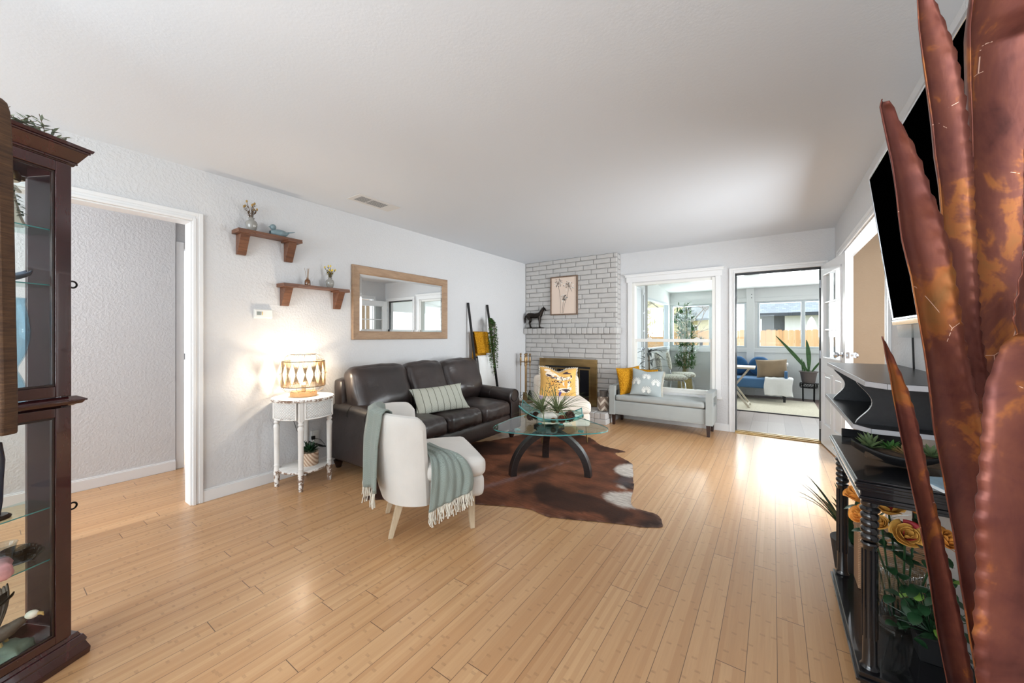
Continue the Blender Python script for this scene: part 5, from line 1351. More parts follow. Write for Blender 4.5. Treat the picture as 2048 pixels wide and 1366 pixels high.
HBs = [((-.094, .034, .019), .013, 10, 6, (1.2, 1, .8)), ((-.066, -.034, .019), .013, 10, 6, (1.2, 1, .8)), ((.074, .034, .019), .013, 10, 6, (1.2, 1, .8)), ((.106, -.034, .019), .013, 10, 6, (1.2, 1, .8))]
fuse('body', HT, HBs, m_bronze, HS, .0035, 3)
mb = MB(); random.seed(2)
for k in range(14): t_ = k / 13; x = .098 + .055 * t_; z = .268 + .07 * t_; mb.blade((x, 0, z), (-.7, random.uniform(-.3, .3), -.1), .035, .014, .8, 3, .3)
build('mane', mb, m_bronze, HS)

PC = thing('framed_print', 'framed botanical print of three seed head flowers hanging on the grey brick chimney', 'picture', (-2.955, FY - .004, 1.551))
PWd, PHt = .475, .615
mb = MB().box(0, .020, -.026, 0, 0, PHt).box(PWd - .020, PWd, -.026, 0, 0, PHt).box(.02, PWd - .02, -.026, 0, 0, .02).box(.02, PWd - .02, -.026, 0, PHt - .02, PHt)
build('frame', mb, m_frame2, PC, smooth=False, bevel=.002)
build('paper', MB().box(.02, PWd - .02, -.014, -.002, .02, PHt - .02), M('blush paper', rgb(226, 206, 190), .8, var=.02), PC, smooth=False)
ik = MB(); wh = MB(); random.seed(14)
yp = -.0148
def pline(pts, w_=.0022):
    for (a, b) in zip(pts, pts[1:]):
        dx, dz = b[0] - a[0], b[1] - a[1]; l = math.hypot(dx, dz) or 1; nx, nz_ = -dz / l * w_, dx / l * w_
        ik.add([(a[0] - nx, yp, a[1] - nz_), (a[0] + nx, yp, a[1] + nz_), (b[0] + nx, yp, b[1] + nz_), (b[0] - nx, yp, b[1] - nz_)], [(0, 1, 2, 3)])
def head(cx, cz, r_):
    for k in range(30):
        a = random.uniform(0, 6.28); rr = r_ * random.uniform(.35, 1); ex_, ez = cx + rr * math.cos(a) * 1.15, cz + rr * math.sin(a)
        pline([(cx, cz), (ex_, ez)], .0007)
        d = ik if k % 2 else wh; s_ = random.uniform(.010, .016); w_ = .006
        d.add([(ex_ - math.cos(a) * s_, yp - .0004, ez - math.sin(a) * s_), (ex_ - math.sin(a) * w_, yp - .0004, ez + math.cos(a) * w_), (ex_ + math.cos(a) * s_, yp - .0004, ez + math.sin(a) * s_), (ex_ + math.sin(a) * w_, yp - .0004, ez - math.cos(a) * w_)], [(0, 1, 2, 3)])
head(.135, .505, .075); head(.33, .445, .085); head(.235, .27, .055)
pline([(.135, .505), (.165, .36), (.18, .22), (.178, .03)]); pline([(.33, .445), (.30, .30), (.25, .16), (.225, .03)]); pline([(.235, .27), (.225, .16), (.212, .03)])
build('ink_print', ik, M('charcoal ink', rgb(70, 66, 64), .8), PC, smooth=False); build('pale_print', wh, M('chalk ink', rgb(240, 236, 230), .8), PC, smooth=False)

FT = thing('fireplace_tool_set', 'brass handled fireplace tool set standing on the left of the brick hearth', 'fireplace tools', (-3.27, 5.10, .1565))
m_br2 = M('antique brass', rgb(148, 122, 88), .3, 1.0, var=.2)
build('base', MB().box(-.13, .13, -.10, .10, 0, .014).box(-.11, .11, -.08, .08, .014, .022), m_br2, FT, smooth=False, bevel=.004)
build('stand_pole', MB().cyl((0, 0, .02), (0, 0, .70), .008).ball((0, 0, .765), .020).cyl((0, 0, .70), (0, 0, .75), .012).lathe([(.09, .645), (.095, .65), (.09, .655)], 24, cap=True), m_br2, FT)
def tool(x, y, kind):
    o = build('tool', MB().cyl((x, y, .16), (x, y, .60), .0055).lathe([(.007, .58), (.013, .60), (.009, .62), (.014, .64), (.015, .70), (.009, .72), (.013, .735), (0, .76)], 14, (x, y, 0)).ball((x, y, .768), .017), m_br2, FT)
    if kind == 'shovel': build('blade', MB().hexa([(x - .045, y - .01, .04), (x + .045, y - .01, .04), (x + .045, y + .004, .04), (x - .045, y + .004, .04)], [(x - .035, y - .004, .17), (x + .035, y - .004, .17), (x + .035, y + .004, .17), (x - .035, y + .004, .17)]), m_br2, o, smooth=False, bevel=.003)
    if kind == 'broom': build('bristles', MB().lathe([(.012, .20), (.035, .14), (.05, .05), (.048, .04), (0, .04)], 18, (x, y, 0), sy=.6), m_blackmat, o)
    if kind == 'poker': build('hook', MB().tube([(x, y, .16), (x, y, .06), (x + .015, y, .05)], .006).tube([(x, y, .10), (x + .03, y, .11), (x + .035, y, .13)], .004), m_iron, o)
tool(-.085, -.02, 'poker'); tool(.035, -.075, 'shovel'); tool(.085, -.01, 'broom'); tool(-.03, .075, 'tongs')

CVz = thing('chevron_vase', 'brown and cream chevron vase with a grey neck on the right end of the hearth', 'vase', (-1.985, 5.15, .156))
t = NT('chevron carving'); v = t.coords(); sp = t.new('ShaderNodeSeparateXYZ'); t.link(v, sp.inputs[0]); an = t.math('MULTIPLY', t.math('ARCTAN2', sp.outputs[1], sp.outputs[0]), .085)
zz = t.math('SUBTRACT', sp.outputs[2], t.math('MULTIPLY', t.math('PINGPONG', t.math('ADD', an, .03), .058), 1.15))
f_ = t.math('FRACT', t.math('DIVIDE', t.math('ADD', zz, .30), .105))
t.set(base=t.mix(t.math('GREATER_THAN', f_, .62), rgb(150, 132, 118), rgb(226, 214, 198)), rough=.7); t.bump(t.noise(v, 120, 2), .3, .002)
build('body', MB().lathe([(0, 0), (.062, 0), (.078, .01), (.086, .05), (.088, .12), (.084, .175), (.070, .20), (.056, .205)], 36, cap=False), t.m, CVz)
build('neck', MB().lathe([(.057, .205), (.055, .225), (.058, .26), (.062, .285), (.058, .288), (.052, .26), (.05, .22), (0, .215)], 32, cap=False), M('grey brown glaze', rgb(108, 102, 98), .4, var=.15), CVz)

# ================================================================ sunroom things
RG = tag(build('woven_rug', MB().box(-2.0 + .3, .62, 7.20, 8.78, -.004, .010), M('oatmeal woven rug', rgb(198, 190, 170), .95, var=.14, scale=60, bump=.8, bscale=160, bdist=.004), smooth=False, bevel=.004), 'oatmeal woven rug on the sunroom floor under the folding table', 'rug')
build('binding', MB().box(-1.71, .63, 7.185, 7.20, -.004, .0105), m_slot, RG, smooth=False)
BS = thing('blue_sofa', 'blue upholstered day sofa by the sunroom windows', 'sofa', (-.98, 8.38, -.004))
bl, bd = 1.20, .68
build('seat', MB().cushion((bl / 2, bd / 2, .335), (bl - .06, bd, .18), .03, (0, 0, .01), 10), m_blue, BS, angle=80)
build('backrest', MB().cushion((bl / 2, bd - .055, .49), (bl - .04, .10, .34), .04, (0, 0, 0), 8), m_blue, BS, angle=80)
for x in (0, bl - .05): build('arm', MB().cushion((x + .025, bd / 2, .43), (.05, bd - .02, .30), .02, (0, 0, 0), 6), m_blue, BS, angle=80)
for (x, y) in ((.05, .05), (bl - .05, .05), (.05, bd - .05), (bl - .05, bd - .05)): build('leg', tleg(x, y, 0, 0, .25, .022, .018), m_blackmat, BS, smooth=False)
def spillow(nm, loc, w_, h_p, t_, mat, rz, rx, lab, group=None, ry=0, seed=1):
    o = weld(build(nm, pill(w_, h_p, t_, 14, ear=.08, seed=seed, amp=.2)[0], mat, None, angle=80)); place(o, loc, rz=rz, rx=rx, ry=ry); return tag(o, lab, 'pillow', group)
def round_cushion(x, lab, sd):
    mb = MB().grid(lambda u, v_: (.19 * math.sin(PI * v_) ** .55 * math.cos(2 * PI * u), -.075 * math.cos(PI * v_) * (1 - .25 * math.exp(-(math.sin(PI * v_) / .25) ** 2)), .19 * math.sin(PI * v_) ** .55 * math.sin(2 * PI * u) * (1 + .02 * math.sin(14 * u * PI))), 28, 18, True)
    o = build('round_cushion', mb, m_navy, None, angle=80); place(o, (x, 8.885, .625), rx=R(-14)); tag(o, lab, 'cushion', 'round blue cushions on the blue sofa')
round_cushion(-.60, 'round blue cushion on the blue sofa, left of two', 1); round_cushion(-.215, 'round blue cushion on the blue sofa, right of two beside the taupe pillow', 2)
spillow('taupe_pillow', (-.02, 8.62, .605), .50, .36, .16, m_taupe, R(4), R(-22), 'large taupe velvet pillow at the right end of the blue sofa', seed=4, ry=R(-3))
spillow('taupe_pillow', (-.84, 8.80, .60), .30, .32, .12, m_taupe, R(0), R(-12), 'taupe pillow at the left end of the blue sofa', seed=5)
wt = build('white_throw', MB().grid(lambda u, v_: ((-.13 + .42 * u + .01 * math.sin(v_ * 7)) , 8.36 - .02 * math.sin(u * 9) * v_ + (0 if v_ > .32 else (.32 - v_) * .95), (.445 if v_ < .30 else .445 - (v_ - .30) * .45) + .004 * math.sin(u * 23)), 24, 26), m_white_knit, None, solid=.012, angle=80); tag(wt, 'white knitted throw hanging over the front of the blue sofa', 'blanket')
wt2 = build('white_cloth', MB().grid(lambda u, v_: (-.12 + .36 * u, 8.93 + .15 * v_, .775 + .012 * math.sin(v_ * PI) + .004 * math.sin(u * 14) - (.05 if v_ == 0 else 0)), 14, 8), m_white_knit, None, solid=.014, angle=80)
wt2.location = (0, -.0, -.098); tag(wt2, 'folded white cloth lying on the back of the blue sofa behind the taupe pillow', 'cloth')
# folding x-leg table
XT = thing('folding_table', 'pale wood folding table with crossed legs on the sunroom rug', 'table', (-.55, 7.65, .0105))
m_pale = wood('pale grey wood', rgb(206, 196, 178), rgb(180, 168, 148), .6, 4, (1, 8, 8))
build('tabletop', MB().box(-.27, .30, -.25, .25, .655, .685), m_pale, XT, smooth=False, bevel=.003)
for y in (-.2, .2):
    for (xa, xb) in ((-.24, .22), (.22, -.24)):
        yy = y + (.022 if xa < 0 else 0); s_ = .018
        build('leg', MB().hexa([(xa - s_, yy, 0), (xa + s_, yy, 0), (xa + s_, yy + .02, 0), (xa - s_, yy + .02, 0)], [(xb - s_, yy, .655), (xb + s_, yy, .655), (xb + s_, yy + .02, .655), (xb - s_, yy + .02, .655)]), m_pale, XT, smooth=False, bevel=.002)
build('stretcher', MB().box(.195, .215, -.18, .2, .03, .05).box(-.235, -.215, -.18, .2, .03, .05), m_pale, XT, smooth=False)
# snake plant on an iron stand
PS = thing('plant_stand', 'black wrought iron plant stand with a scrolled rim by the sunroom wall', 'plant stand', (.545, 8.93, -.004))
mb = MB().lathe([(.128, .255), (.132, .26), (.128, .265)], 28).lathe([(.0, .335), (.13, .335), (.134, .34), (.13, .345), (0, .345)], 28)
for k in range(20):
    a = 2 * PI * k / 20; mb.tube([(.131 * math.cos(a + .1 * math.cos(j)), .131 * math.sin(a + .1 * math.cos(j)), .30 + .028 * math.sin(j)) for j in [2 * PI * q / 8 for q in range(8)]], .0035, 4, True)
build('rim', mb, m_iron, PS)
for k in range(4): a = R(45 + 90 * k); build('leg', MB().cyl((.12 * math.cos(a), .12 * math.sin(a), .34), (.115 * math.cos(a), .115 * math.sin(a), 0), .008), m_iron, PS)
SP = thing('snake_plant', 'snake plant with one tall leaning leaf in a grey brown pot on the iron stand', 'plant', (.545, 8.93, .3418))
build('pot', MB().lathe([(0, 0), (.092, 0), (.10, .02), (.128, .19), (.132, .195), (.148, .205), (.148, .218), (.138, .22), (.125, .19), (0, .185)], 32), M('grey brown plastic', rgb(108, 98, 94), .5, var=.05), SP)
mb = MB()
def sleaf(p, q, mid, w_):
    p, q, mid = Vector(p), Vector(q), Vector(mid); vs = []; n = 14
    for i in range(n + 1):
        t_ = i / n; c_ = (1 - t_) ** 2 * p + 2 * t_ * (1 - t_) * mid + t_ * t_ * q; ww = w_ * (math.sin(PI * (.12 + .86 * t_)) ** .8) * (.6 + .8 * t_ if t_ < .6 else 1.08)
        vs += [tuple(c_ + Vector((-ww, .0, .3 * ww * (q.x - p.x)))), tuple(c_ + Vector((0, .012, 0))), tuple(c_ + Vector((ww, 0, -.3 * ww * (q.x - p.x))))]
    fs = []
    for i in range(n): a = i * 3; fs += [(a, a + 1, a + 4, a + 3), (a + 1, a + 2, a + 5, a + 4)]
    mb.add(vs, fs)
sleaf((0, 0, .19), (-.50, -.05, .88), (-.12, 0, .42), .034); sleaf((.0, .01, .19), (-.03, 0, .80), (.02, 0, .5), .036); sleaf((.04, 0, .19), (.18, 0, .42), (.09, 0, .28), .020); sleaf((-.06, 0, .19), (-.075, 0, .40), (-.06, 0, .3), .022); sleaf((-.09, 0, .19), (-.10, 0, .45), (-.09, 0, .3), .012)
build('leaves', mb, M('snake plant green', rgb(58, 96, 46), .4, var=.35, scale=9, stretch=(1, 1, 3)), SP, solid=.004)
P2 = thing('planter', 'grey bowl planter half hidden by the open glazed door in the sunroom', 'planter', (.86, 9.0, -.004))
build('bowl', MB().lathe([(0, .18), (.08, .18), (.17, .32), (.185, .34), (.175, .34), (.07, .20), (0, .2)], 28), M('light grey clay', rgb(150, 148, 146), .6), P2); build('stand', MB().cyl((0, 0, 0), (0, 0, .18), .02).lathe([(.09, 0), (.09, .012), (0, .014)], 20), m_iron, P2)

# bamboo palm in the corner
BP = thing('bamboo_palm', 'tall artificial bamboo palm in a woven basket in the sunroom corner', 'plant', (-1.56, 8.80, -.004))
build('pot', MB().lathe([(0, 0), (.13, 0), (.15, .05), (.145, .28), (.15, .30), (.14, .30), (.13, .27), (0, .26)], 28), M('woven straw basket', rgb(176, 158, 104), .8, var=.25, scale=50, bump=.6, bscale=90), BP)
st = MB(); lf_ = MB(); random.seed(31)
for k in range(9):
    a = random.uniform(0, 6.28); r_ = random.uniform(.01, .09); H_ = random.uniform(1.35, 1.98); bx_, by_ = r_ * math.cos(a), r_ * math.sin(a); tx, ty = bx_ + random.uniform(-.12, .12), by_ + random.uniform(-.12, .08)
    st.tube([(bx_, by_, .25), ((bx_ + tx) / 2, (by_ + ty) / 2, H_ * .5), (tx, ty, H_)], [.008, .007, .003], 6)
    z = .55
    while z < H_:
        f = z / H_; cx, cy = bx_ + (tx - bx_) * f, by_ + (ty - by_) * f
        for b_i in range(3):
            b = random.uniform(0, 6.28); L = random.uniform(.10, .26) * (1.1 - .35 * f); d = Vector((math.cos(b), math.sin(b) * .8, random.uniform(.1, .7))).normalized(); q = Vector((cx, cy, z)) + d * L
            st.tube([(cx, cy, z), q], .0018, 3, cap=False)
            for j in range(7):
                c_ = random.uniform(0, 6.28); s0 = Vector((cx, cy, z)).lerp(q, random.uniform(.4, 1)); e_ = (d + Vector((math.cos(c_), math.sin(c_), random.uniform(-.6, .5))) * .9); lf_.blade(s0, e_, random.uniform(.08, .15), .026, .5, 3, .15)
        z += random.uniform(.10, .17)
build('canes', st, m_bamb, BP); build('leaves', lf_, m_green, BP)
# dracaena like dark plant behind the bench, inside the sunroom
DP = thing('spider_dracaena', 'dark leafed potted plant just outside the sash window behind the pillows', 'plant', (-1.68, 6.35, -.004))
build('pot', MB().lathe([(0, 0), (.10, 0), (.13, .22), (.12, .22), (.11, .19), (0, .19)], 24), m_slot, DP)
st = MB().tube([(0, 0, .18), (.02, 0, .5), (.0, .02, .95)], .012, 6); lf_ = MB(); random.seed(17)
for k in range(30):
    t_ = random.choice((1, 1, 1, .8, .6)); z = .2 + .75 * t_; a = random.uniform(0, 6.28); lf_.blade((0, .01, z), (math.cos(a), math.sin(a), random.uniform(.0, .7)), random.uniform(.25, .36), .046, random.uniform(.5, 1.3), 7, .3)
build('stem', st, m_stem, DP); build('leaves', lf_, M('blackish green leaf', rgb(36, 48, 42), .35, var=.3), DP)
# two chrome chairs with floral seats
def floral():
    t = NT('grey floral print'); v = t.coords(); n = t.noise(v, 26, 3, .6, 1.5); n2 = t.noise(v, 60, 2)
    t.set(base=t.mix(t.math('GREATER_THAN', n2, .62), t.ramp(n, [(.42, rgb(206, 204, 190)), (.52, rgb(128, 126, 112)), (.6, rgb(196, 190, 176))], 'CONSTANT'), rgb(140, 112, 98)), rough=.85); return t.m
m_flor = floral()
def dchair(x, y, rz, lab):
    o = thing('dining_chair', lab, 'chair', (x, y, .0105 if y > 7.3 else -.004), rz, 'chrome dining chairs in the sunroom')
    # faces local +x
    build('seat', MB().cushion((0, 0, .445), (.42, .42, .07), .035, (.01, .01, .01), 10), m_flor, o, angle=80)
    build('backrest', MB().cushion((-.245, 0, .72), (.06, .38, .34), .03, (.012, 0, .02), 10, warp=lambda p: (p[0] - .18 * (p[2] + .1), p[1] * (1 - .9 * max(0, p[2]) ** 2 * 3), p[2])), m_flor, o, angle=80)
    for sy in (-1, 1):
        build('leg', MB().tube([(.20, .21 * sy, 0), (.165, .185 * sy, .36), (.14, .175 * sy, .40), (.0, .175 * sy, .405)], .011, 8), m_chrome, o)
        build('leg', MB().tube([(-.26, .21 * sy, 0), (-.20, .185 * sy, .35), (-.17, .175 * sy, .395), (.0, .175 * sy, .405)], .011, 8), m_chrome, o)
        build('back_post', MB().tube([(-.12, .15 * sy, .405), (-.20, .15 * sy, .42), (-.235, .15 * sy, .50), (-.26, .13 * sy, .70), (-.305, .11 * sy, .86)], .011, 8), m_chrome, o)
    return o
dchair(-1.52, 7.45, R(20), 'chrome dining chair with a floral seat in the sunroom, the nearer of two'); dchair(-1.46, 8.05, R(12), 'chrome dining chair with a floral seat in the sunroom, the farther of two')
HP = thing('spider_plant', 'small dark sprig of a plant standing on the sunroom window sill', 'plant', (-1.30, 9.12, 1.011)); 
mb = MB(); random.seed(3)
for k in range(16): a = random.uniform(0, 6.28); mb.blade((0, 0, .09), (math.cos(a), math.sin(a) * .5, random.uniform(.5, 1.3)), .15, .018, .6, 4, .2)
build('leaves', mb, m_dgreen, HP); build('pot', MB().lathe([(0, 0), (.032, 0), (.038, .09), (0, .085)], 16), m_slot, HP)
bpy.data.objects['spider_plant'].location = (-1.30, 9.165, .9795 + .031)
# ================================================================ curio cabinet at the left
CB = thing('curio_cabinet', 'tall dark mahogany glass curio cabinet standing at the left with ornaments inside', 'cabinet', (-2.187, .262, 0), R(117))
CWd = .80; cx1 = -.035; cx0 = -CWd + .035; cy0 = .025; cy1 = .215
# stacked mouldings: (bottom, top, outset bottom, outset top) around the body
def moulding(name, steps, parent=CB, mat=None):
    mb = MB()
    for (za, zb, oa, ob) in steps:
        mb.hexa([(cx0 - oa, cy0 - oa, za), (cx1 + oa, cy0 - oa, za), (cx1 + oa, cy1 + oa * .4, za), (cx0 - oa, cy1 + oa * .4, za)],
                [(cx0 - ob, cy0 - ob, zb), (cx1 + ob, cy0 - ob, zb), (cx1 + ob, cy1 + ob * .4, zb), (cx0 - ob, cy1 + ob * .4, zb)])
    return build(name, mb, mat or m_mahog, parent, smooth=False, bevel=.002)
moulding('base', [(0, .022, .034, .036), (.022, .052, .036, .026), (.052, .058, .028, .028), (.058, .080, .030, .022), (.080, .095, .018, .012)])
moulding('cornice', [(1.868, 1.876, .004, .008), (1.876, 1.884, .012, .012), (1.884, 1.925, .012, .032), (1.925, 1.932, .036, .036), (1.932, 1.944, .040, .044)])
moulding('waist_moulding', [(.962, .968, .004, .012), (.968, .978, .020, .026), (.978, .986, .030, .030), (.986, .998, .028, .010)])
mb = MB()
for (x, y) in ((cx1 - .030, cy0), (cx0, cy0)): mb.box(x, x + .030, y, y + .022, .09, 1.87)
for (x, y) in ((cx1 - .016, cy1 - .014), (cx0, cy1 - .014)): mb.box(x, x + .016, y, y + .014, .09, 1.87)
mb.box(cx0, cx1, cy1 - .02, cy1, .09, .13).box(cx0, cx1, cy1 - .02, cy1, 1.83, 1.87).box(cx0, cx1, cy1 - .02, cy1, .93, 1.0)
mb.box(cx1 - .022, cx1, cy0, cy1, .09, .13).box(cx1 - .022, cx1, cy0, cy1, 1.83, 1.87).box(cx0, cx0 + .022, cy0, cy1, .09, .13).box(cx0, cx0 + .022, cy0, cy1, 1.83, 1.87)
mb.box(cx0 + .01, cx1 - .01, cy0 + .005, cy1, .085, .10).box(cx0 + .01, cx1 - .01, cy0 + .005, cy1, 1.862, 1.872).box(cx0 + .01, cx1 - .01, cy0 + .02, cy1 - .01, .955, .975)
build('body', mb, m_mahog, CB, smooth=False, bevel=.0015)
m_side = M('dark polished side panel', rgb(44, 28, 32), .12, var=.15, spec=.12)
build('side_panel', MB().box(cx1 - .016, cx1 - .008, cy0 + .02, cy1 - .014, .12, 1.84), m_side, CB, smooth=False)
build('side_panel', MB().box(cx0 + .008, cx0 + .016, cy0 + .02, cy1 - .02, .12, 1.84), m_pane, CB, smooth=False)
build('back_pane', MB().box(cx0 + .016, cx1 - .016, cy1 - .012, cy1 - .009, .12, .94).box(cx0 + .016, cx1 - .016, cy1 - .012, cy1 - .009, .99, 1.84), m_pane, CB, smooth=False)
def cdoor(z0, z1, r0, r1):
    x0, x1 = cx0 + .004, cx1 - .012; s_ = .044
    o = build('door', MB().box(x0, x0 + s_, cy0 - .018, cy0 - .001, z0, z1).box(x1 - s_, x1, cy0 - .018, cy0 - .001, z0, z1).box(x0 + s_, x1 - s_, cy0 - .018, cy0 - .001, z1 - r1, z1).box(x0 + s_, x1 - s_, cy0 - .018, cy0 - .001, z0, z0 + r0), m_mahog, CB, smooth=False, bevel=.002)
    i0, i1, j0, j1 = x0 + s_, x1 - s_, z0 + r0, z1 - r1; b = .008
    build('glazing_bead', MB().box(i0, i0 + b, cy0 - .015, cy0 - .004, j0, j1).box(i1 - b, i1, cy0 - .015, cy0 - .004, j0, j1).box(i0, i1, cy0 - .015, cy0 - .004, j1 - b, j1).box(i0, i1, cy0 - .015, cy0 - .004, j0, j0 + b), m_foot, o, smooth=False, bevel=.002)
    build('pane', MB().box(i0, i1, cy0 - .010, cy0 - .007, j0, j1), m_pane, o, smooth=False)
cdoor(1.002, 1.866, .038, .036); cdoor(.098, .960, .030, .032)
mb = MB(); random.seed(2)
for k in range(26): z = 1.855 - .155 * k / 25; w_ = .5 + .5 * abs(math.sin(k * .55)); mb.ball((cx1 + .001, cy0 + .045 + .010 * math.sin(k * 1.1), z), .0075 * w_ + .002, 8, 6, (.8, 1, 1.1))
build('carved_ornament', mb, m_foot, CB)
for z in (1.425, .565):
    build('key', MB().cyl((cx1, cy0 + .035, z), (cx1 + .014, cy0 + .035, z), .0028).tube([(cx1 + .026 + .0125 * math.cos(a), cy0 + .035, z + .0125 * math.sin(a)) for a in [2 * PI * k / 20 for k in range(20)]], .0034, 6, True), m_iron, CB)
for z in (1.615, 1.413, .60, .41):
    build('glass_shelf', MB().box(cx0 + .03, cx1 - .018, cy0 + .006, cy1 - .024, z - .004, z), m_tabglass, CB, smooth=False)
    build('shelf_edge', MB().box(cx0 + .03, cx1 - .018, cy0 + .0050, cy0 + .0058, z - .004, z), m_edge, CB, smooth=False)
build('spotlight', MB().lathe([(0, 0), (.026, 0), (.030, .004), (.031, .022), (.026, .034), (0, .036)], 24, (-.155, .11, 1.775)).cyl((-.155, .11, 1.81), (-.155, .11, 1.862), .006).box(-.14, -.115, .10, .12, 1.785, 1.80), m_brass, CB)
cm = Matrix.Translation(CB.location) @ Matrix.Rotation(R(117), 4, 'Z')
def cw(x, y, z): return tuple(cm @ Vector((x, y, z)))
AN = thing('angel_figurine', 'cream robed woman figurine holding an olive branch on the top glass shelf of the cabinet', 'figurine', cw(-.165, .10, 1.6155), R(90))
m_robe = M('cream resin robe', rgb(222, 212, 196), .6, var=.08)
build('robe', MB().grid(lambda u, v_: ((.046 - .030 * v_ ** .6) * (1 + .10 * math.cos(u * 2 * PI * 9)) * math.cos(2 * PI * u), (.040 - .024 * v_ ** .6) * (1 + .10 * math.cos(u * 2 * PI * 9)) * math.sin(2 * PI * u), .135 * v_), 54, 10, True).ball((0, 0, .130), .021, sq=(1, .8, 1.2)), m_robe, AN)
build('head', MB().ball((0, 0, .168), .0135, sq=(1, 1, 1.2)).cyl((0, 0, .145), (0, 0, .160), .006), M('matte skin tone resin', rgb(222, 186, 160), .6), AN)
build('hair', MB().ball((0, .005, .173), .0150, sq=(1, 1, 1.0)).ball((0, .012, .160), .010, sq=(1, .8, 1.5)), M('light brown resin hair', rgb(150, 116, 84), .6), AN)
mb = MB(); random.seed(1)
for k in range(30): t_ = k / 30; a = random.uniform(0, 6.28); mb.blade((.015 + .022 * t_, -.022 - .006 * t_, .13 - .10 * t_), (math.cos(a), math.sin(a), -.2), .017, .008, .3, 3, .2)
build('olive_branch', mb, M('olive leaf green', rgb(70, 84, 62), .6, var=.3), AN)
build('arms', MB().tube([(.018, 0, .140), (.030, -.012, .120), (.018, -.024, .125)], [.006, .005, .004]).tube([(-.018, 0, .140), (-.026, -.014, .118), (.010, -.026, .125)], [.006, .005, .004]), m_robe, AN)
BO = thing('ceramic_boat_dish', 'grey blue boat shaped ceramic dish on the second glass shelf of the cabinet', 'dish', cw(-.19, .10, 1.4135), R(117))
build('dish', MB().grid(lambda u, v_: ((u - .5) * .17, (v_ - .5) * .085 * (1 - .7 * abs(2 * u - 1) ** 2.2), .004 + .030 * abs(2 * u - 1) ** 2.2 + .018 * abs(2 * v_ - 1) ** 2), 22, 10), M('grey blue glaze', rgb(120, 128, 146), .3, var=.15), BO, solid=.004)
build('foot', MB().lathe([(.03, 0), (.028, .004), (0, .005)], 20, sx=1.4, sy=.7), M('dark glaze', rgb(60, 64, 76), .3), BO)
GV = thing('glass_vase', 'tall curvy clear blue glass vase on the cabinet floor above the waist moulding', 'vase', cw(-.155, .10, .976))
gvp = [(.030, 0), (.036, .01), (.038, .05), (.030, .09), (.017, .125), (.018, .14), (.034, .18), (.045, .23), (.047, .27), (.042, .32), (.034, .36), (.036, .385)]
build('body', MB().lathe(gvp, 30, cap=False), glass_pane('pale blue crystal', (.80, .90, .95, 1), 1.5, .02), GV, solid=.003)
m_crys = glass_pane('cut crystal', (.86, .90, .92, 1), 1.6, .06)
DV = thing('dark_figurine', 'dark blue tall figurine on a round base on the third glass shelf of the cabinet', 'figurine', cw(-.20, .085, .6005))
build('base', MB().lathe([(0, 0), (.036, 0), (.038, .006), (.030, .014), (0, .015)], 24), m_foot, DV)
build('body', MB().lathe([(0, .012), (.018, .014), (.024, .06), (.026, .13), (.030, .20), (.022, .26), (0, .27)], 24, sy=.8), M('slate blue glaze', rgb(48, 60, 84), .25, var=.2), DV)
def crys(nm, lab, loc, prof, mat, cat, **kw): o = build(nm, MB().lathe(prof, 24, cap=False, **kw), mat, None, solid=.0025, loc=loc); return tag(o, lab, cat)
TC = thing('glass_teacup', 'clear grey glass teacup on a saucer on the lower glass shelf of the cabinet', 'teacup', cw(-.135, .11, .4105), R(60))
build('saucer', MB().lathe([(.0, 0), (.02, .0), (.045, .010), (.046, .012), (.02, .004), (0, .003)], 28), M('grey glass saucer', rgb(130, 138, 146), .1, var=.1, coat=.5), TC)
build('cup', MB().lathe([(.014, .005), (.022, .012), (.030, .035), (.034, .055)], 24, cap=False), m_smoke, TC, solid=.002); build('handle', MB().tube([(.030, 0, .045), (.048, 0, .048), (.050, 0, .028), (.028, 0, .02)], .003), m_smoke, TC)
FD = tag(build('fan_shell', MB().grid(lambda u, v_: ((u - .5) * .09 * (.3 + .7 * v_), .004 * math.cos(u * 60), .062 * v_ * (1 - .5 * (2 * u - 1) ** 2) + .003), 60, 8), m_smoke, None, solid=.003, loc=cw(-.115, .09, .4105), rot=(0, 0, R(60))), 'ribbed grey glass fan shell on the lower glass shelf of the cabinet', 'shell')
crys('crystal_vase', 'cut crystal vase standing on the lower glass shelf of the cabinet', cw(-.185, .075, .4105), [(.016, 0), (.018, .01), (.022, .05), (.030, .095), (.032, .10)], m_crys, 'vase')
PB = tag(build('pink_bowl', MB().cushion((0, 0, .03), (.095, .075, .055), .024, (0, 0, .004), 10, amp=.006, nscale=30, seed=3), M('pink quartz', rgb(216, 160, 160), .35, var=.2, scale=30), None, angle=80, loc=cw(-.215, .055, .4105)), 'pink quartz stone lying on the lower glass shelf of the cabinet', 'stone')
EG = thing('eagle_figurine', 'brown eagle figurine with a white head and raised wings on the cabinet floor', 'figurine', cw(-.185, .085, .1005), R(60))
m_eag = M('brown feather resin', rgb(92, 76, 64), .6, var=.3, scale=40, bump=.6, bscale=90)
build('rock', MB().cushion((0, 0, .028), (.13, .09, .055), .02, (0, 0, .01), 10, amp=.012, nscale=25, seed=4), M('greenish grey rock resin', rgb(112, 124, 108), .7, var=.25, scale=20), EG, angle=60)
skin('body', [(0, 0, .095, .026), (.04, 0, .125, .018), (.062, 0, .140, .012), (-.045, 0, .075, .020, .010), (-.085, 0, .055, .022, .006)], [(0, 1), (1, 2), (0, 3), (3, 4)], m_eag, EG)
build('head', MB().ball((.075, 0, .146), .0145, sq=(1.2, .9, .95)), M('ivory resin', rgb(226, 218, 200), .6), EG)
build('beak', MB().tube([(.088, 0, .146), (.100, 0, .143), (.104, 0, .134)], [.006, .005, .001]), M('horn resin', rgb(190, 160, 100), .4), EG)
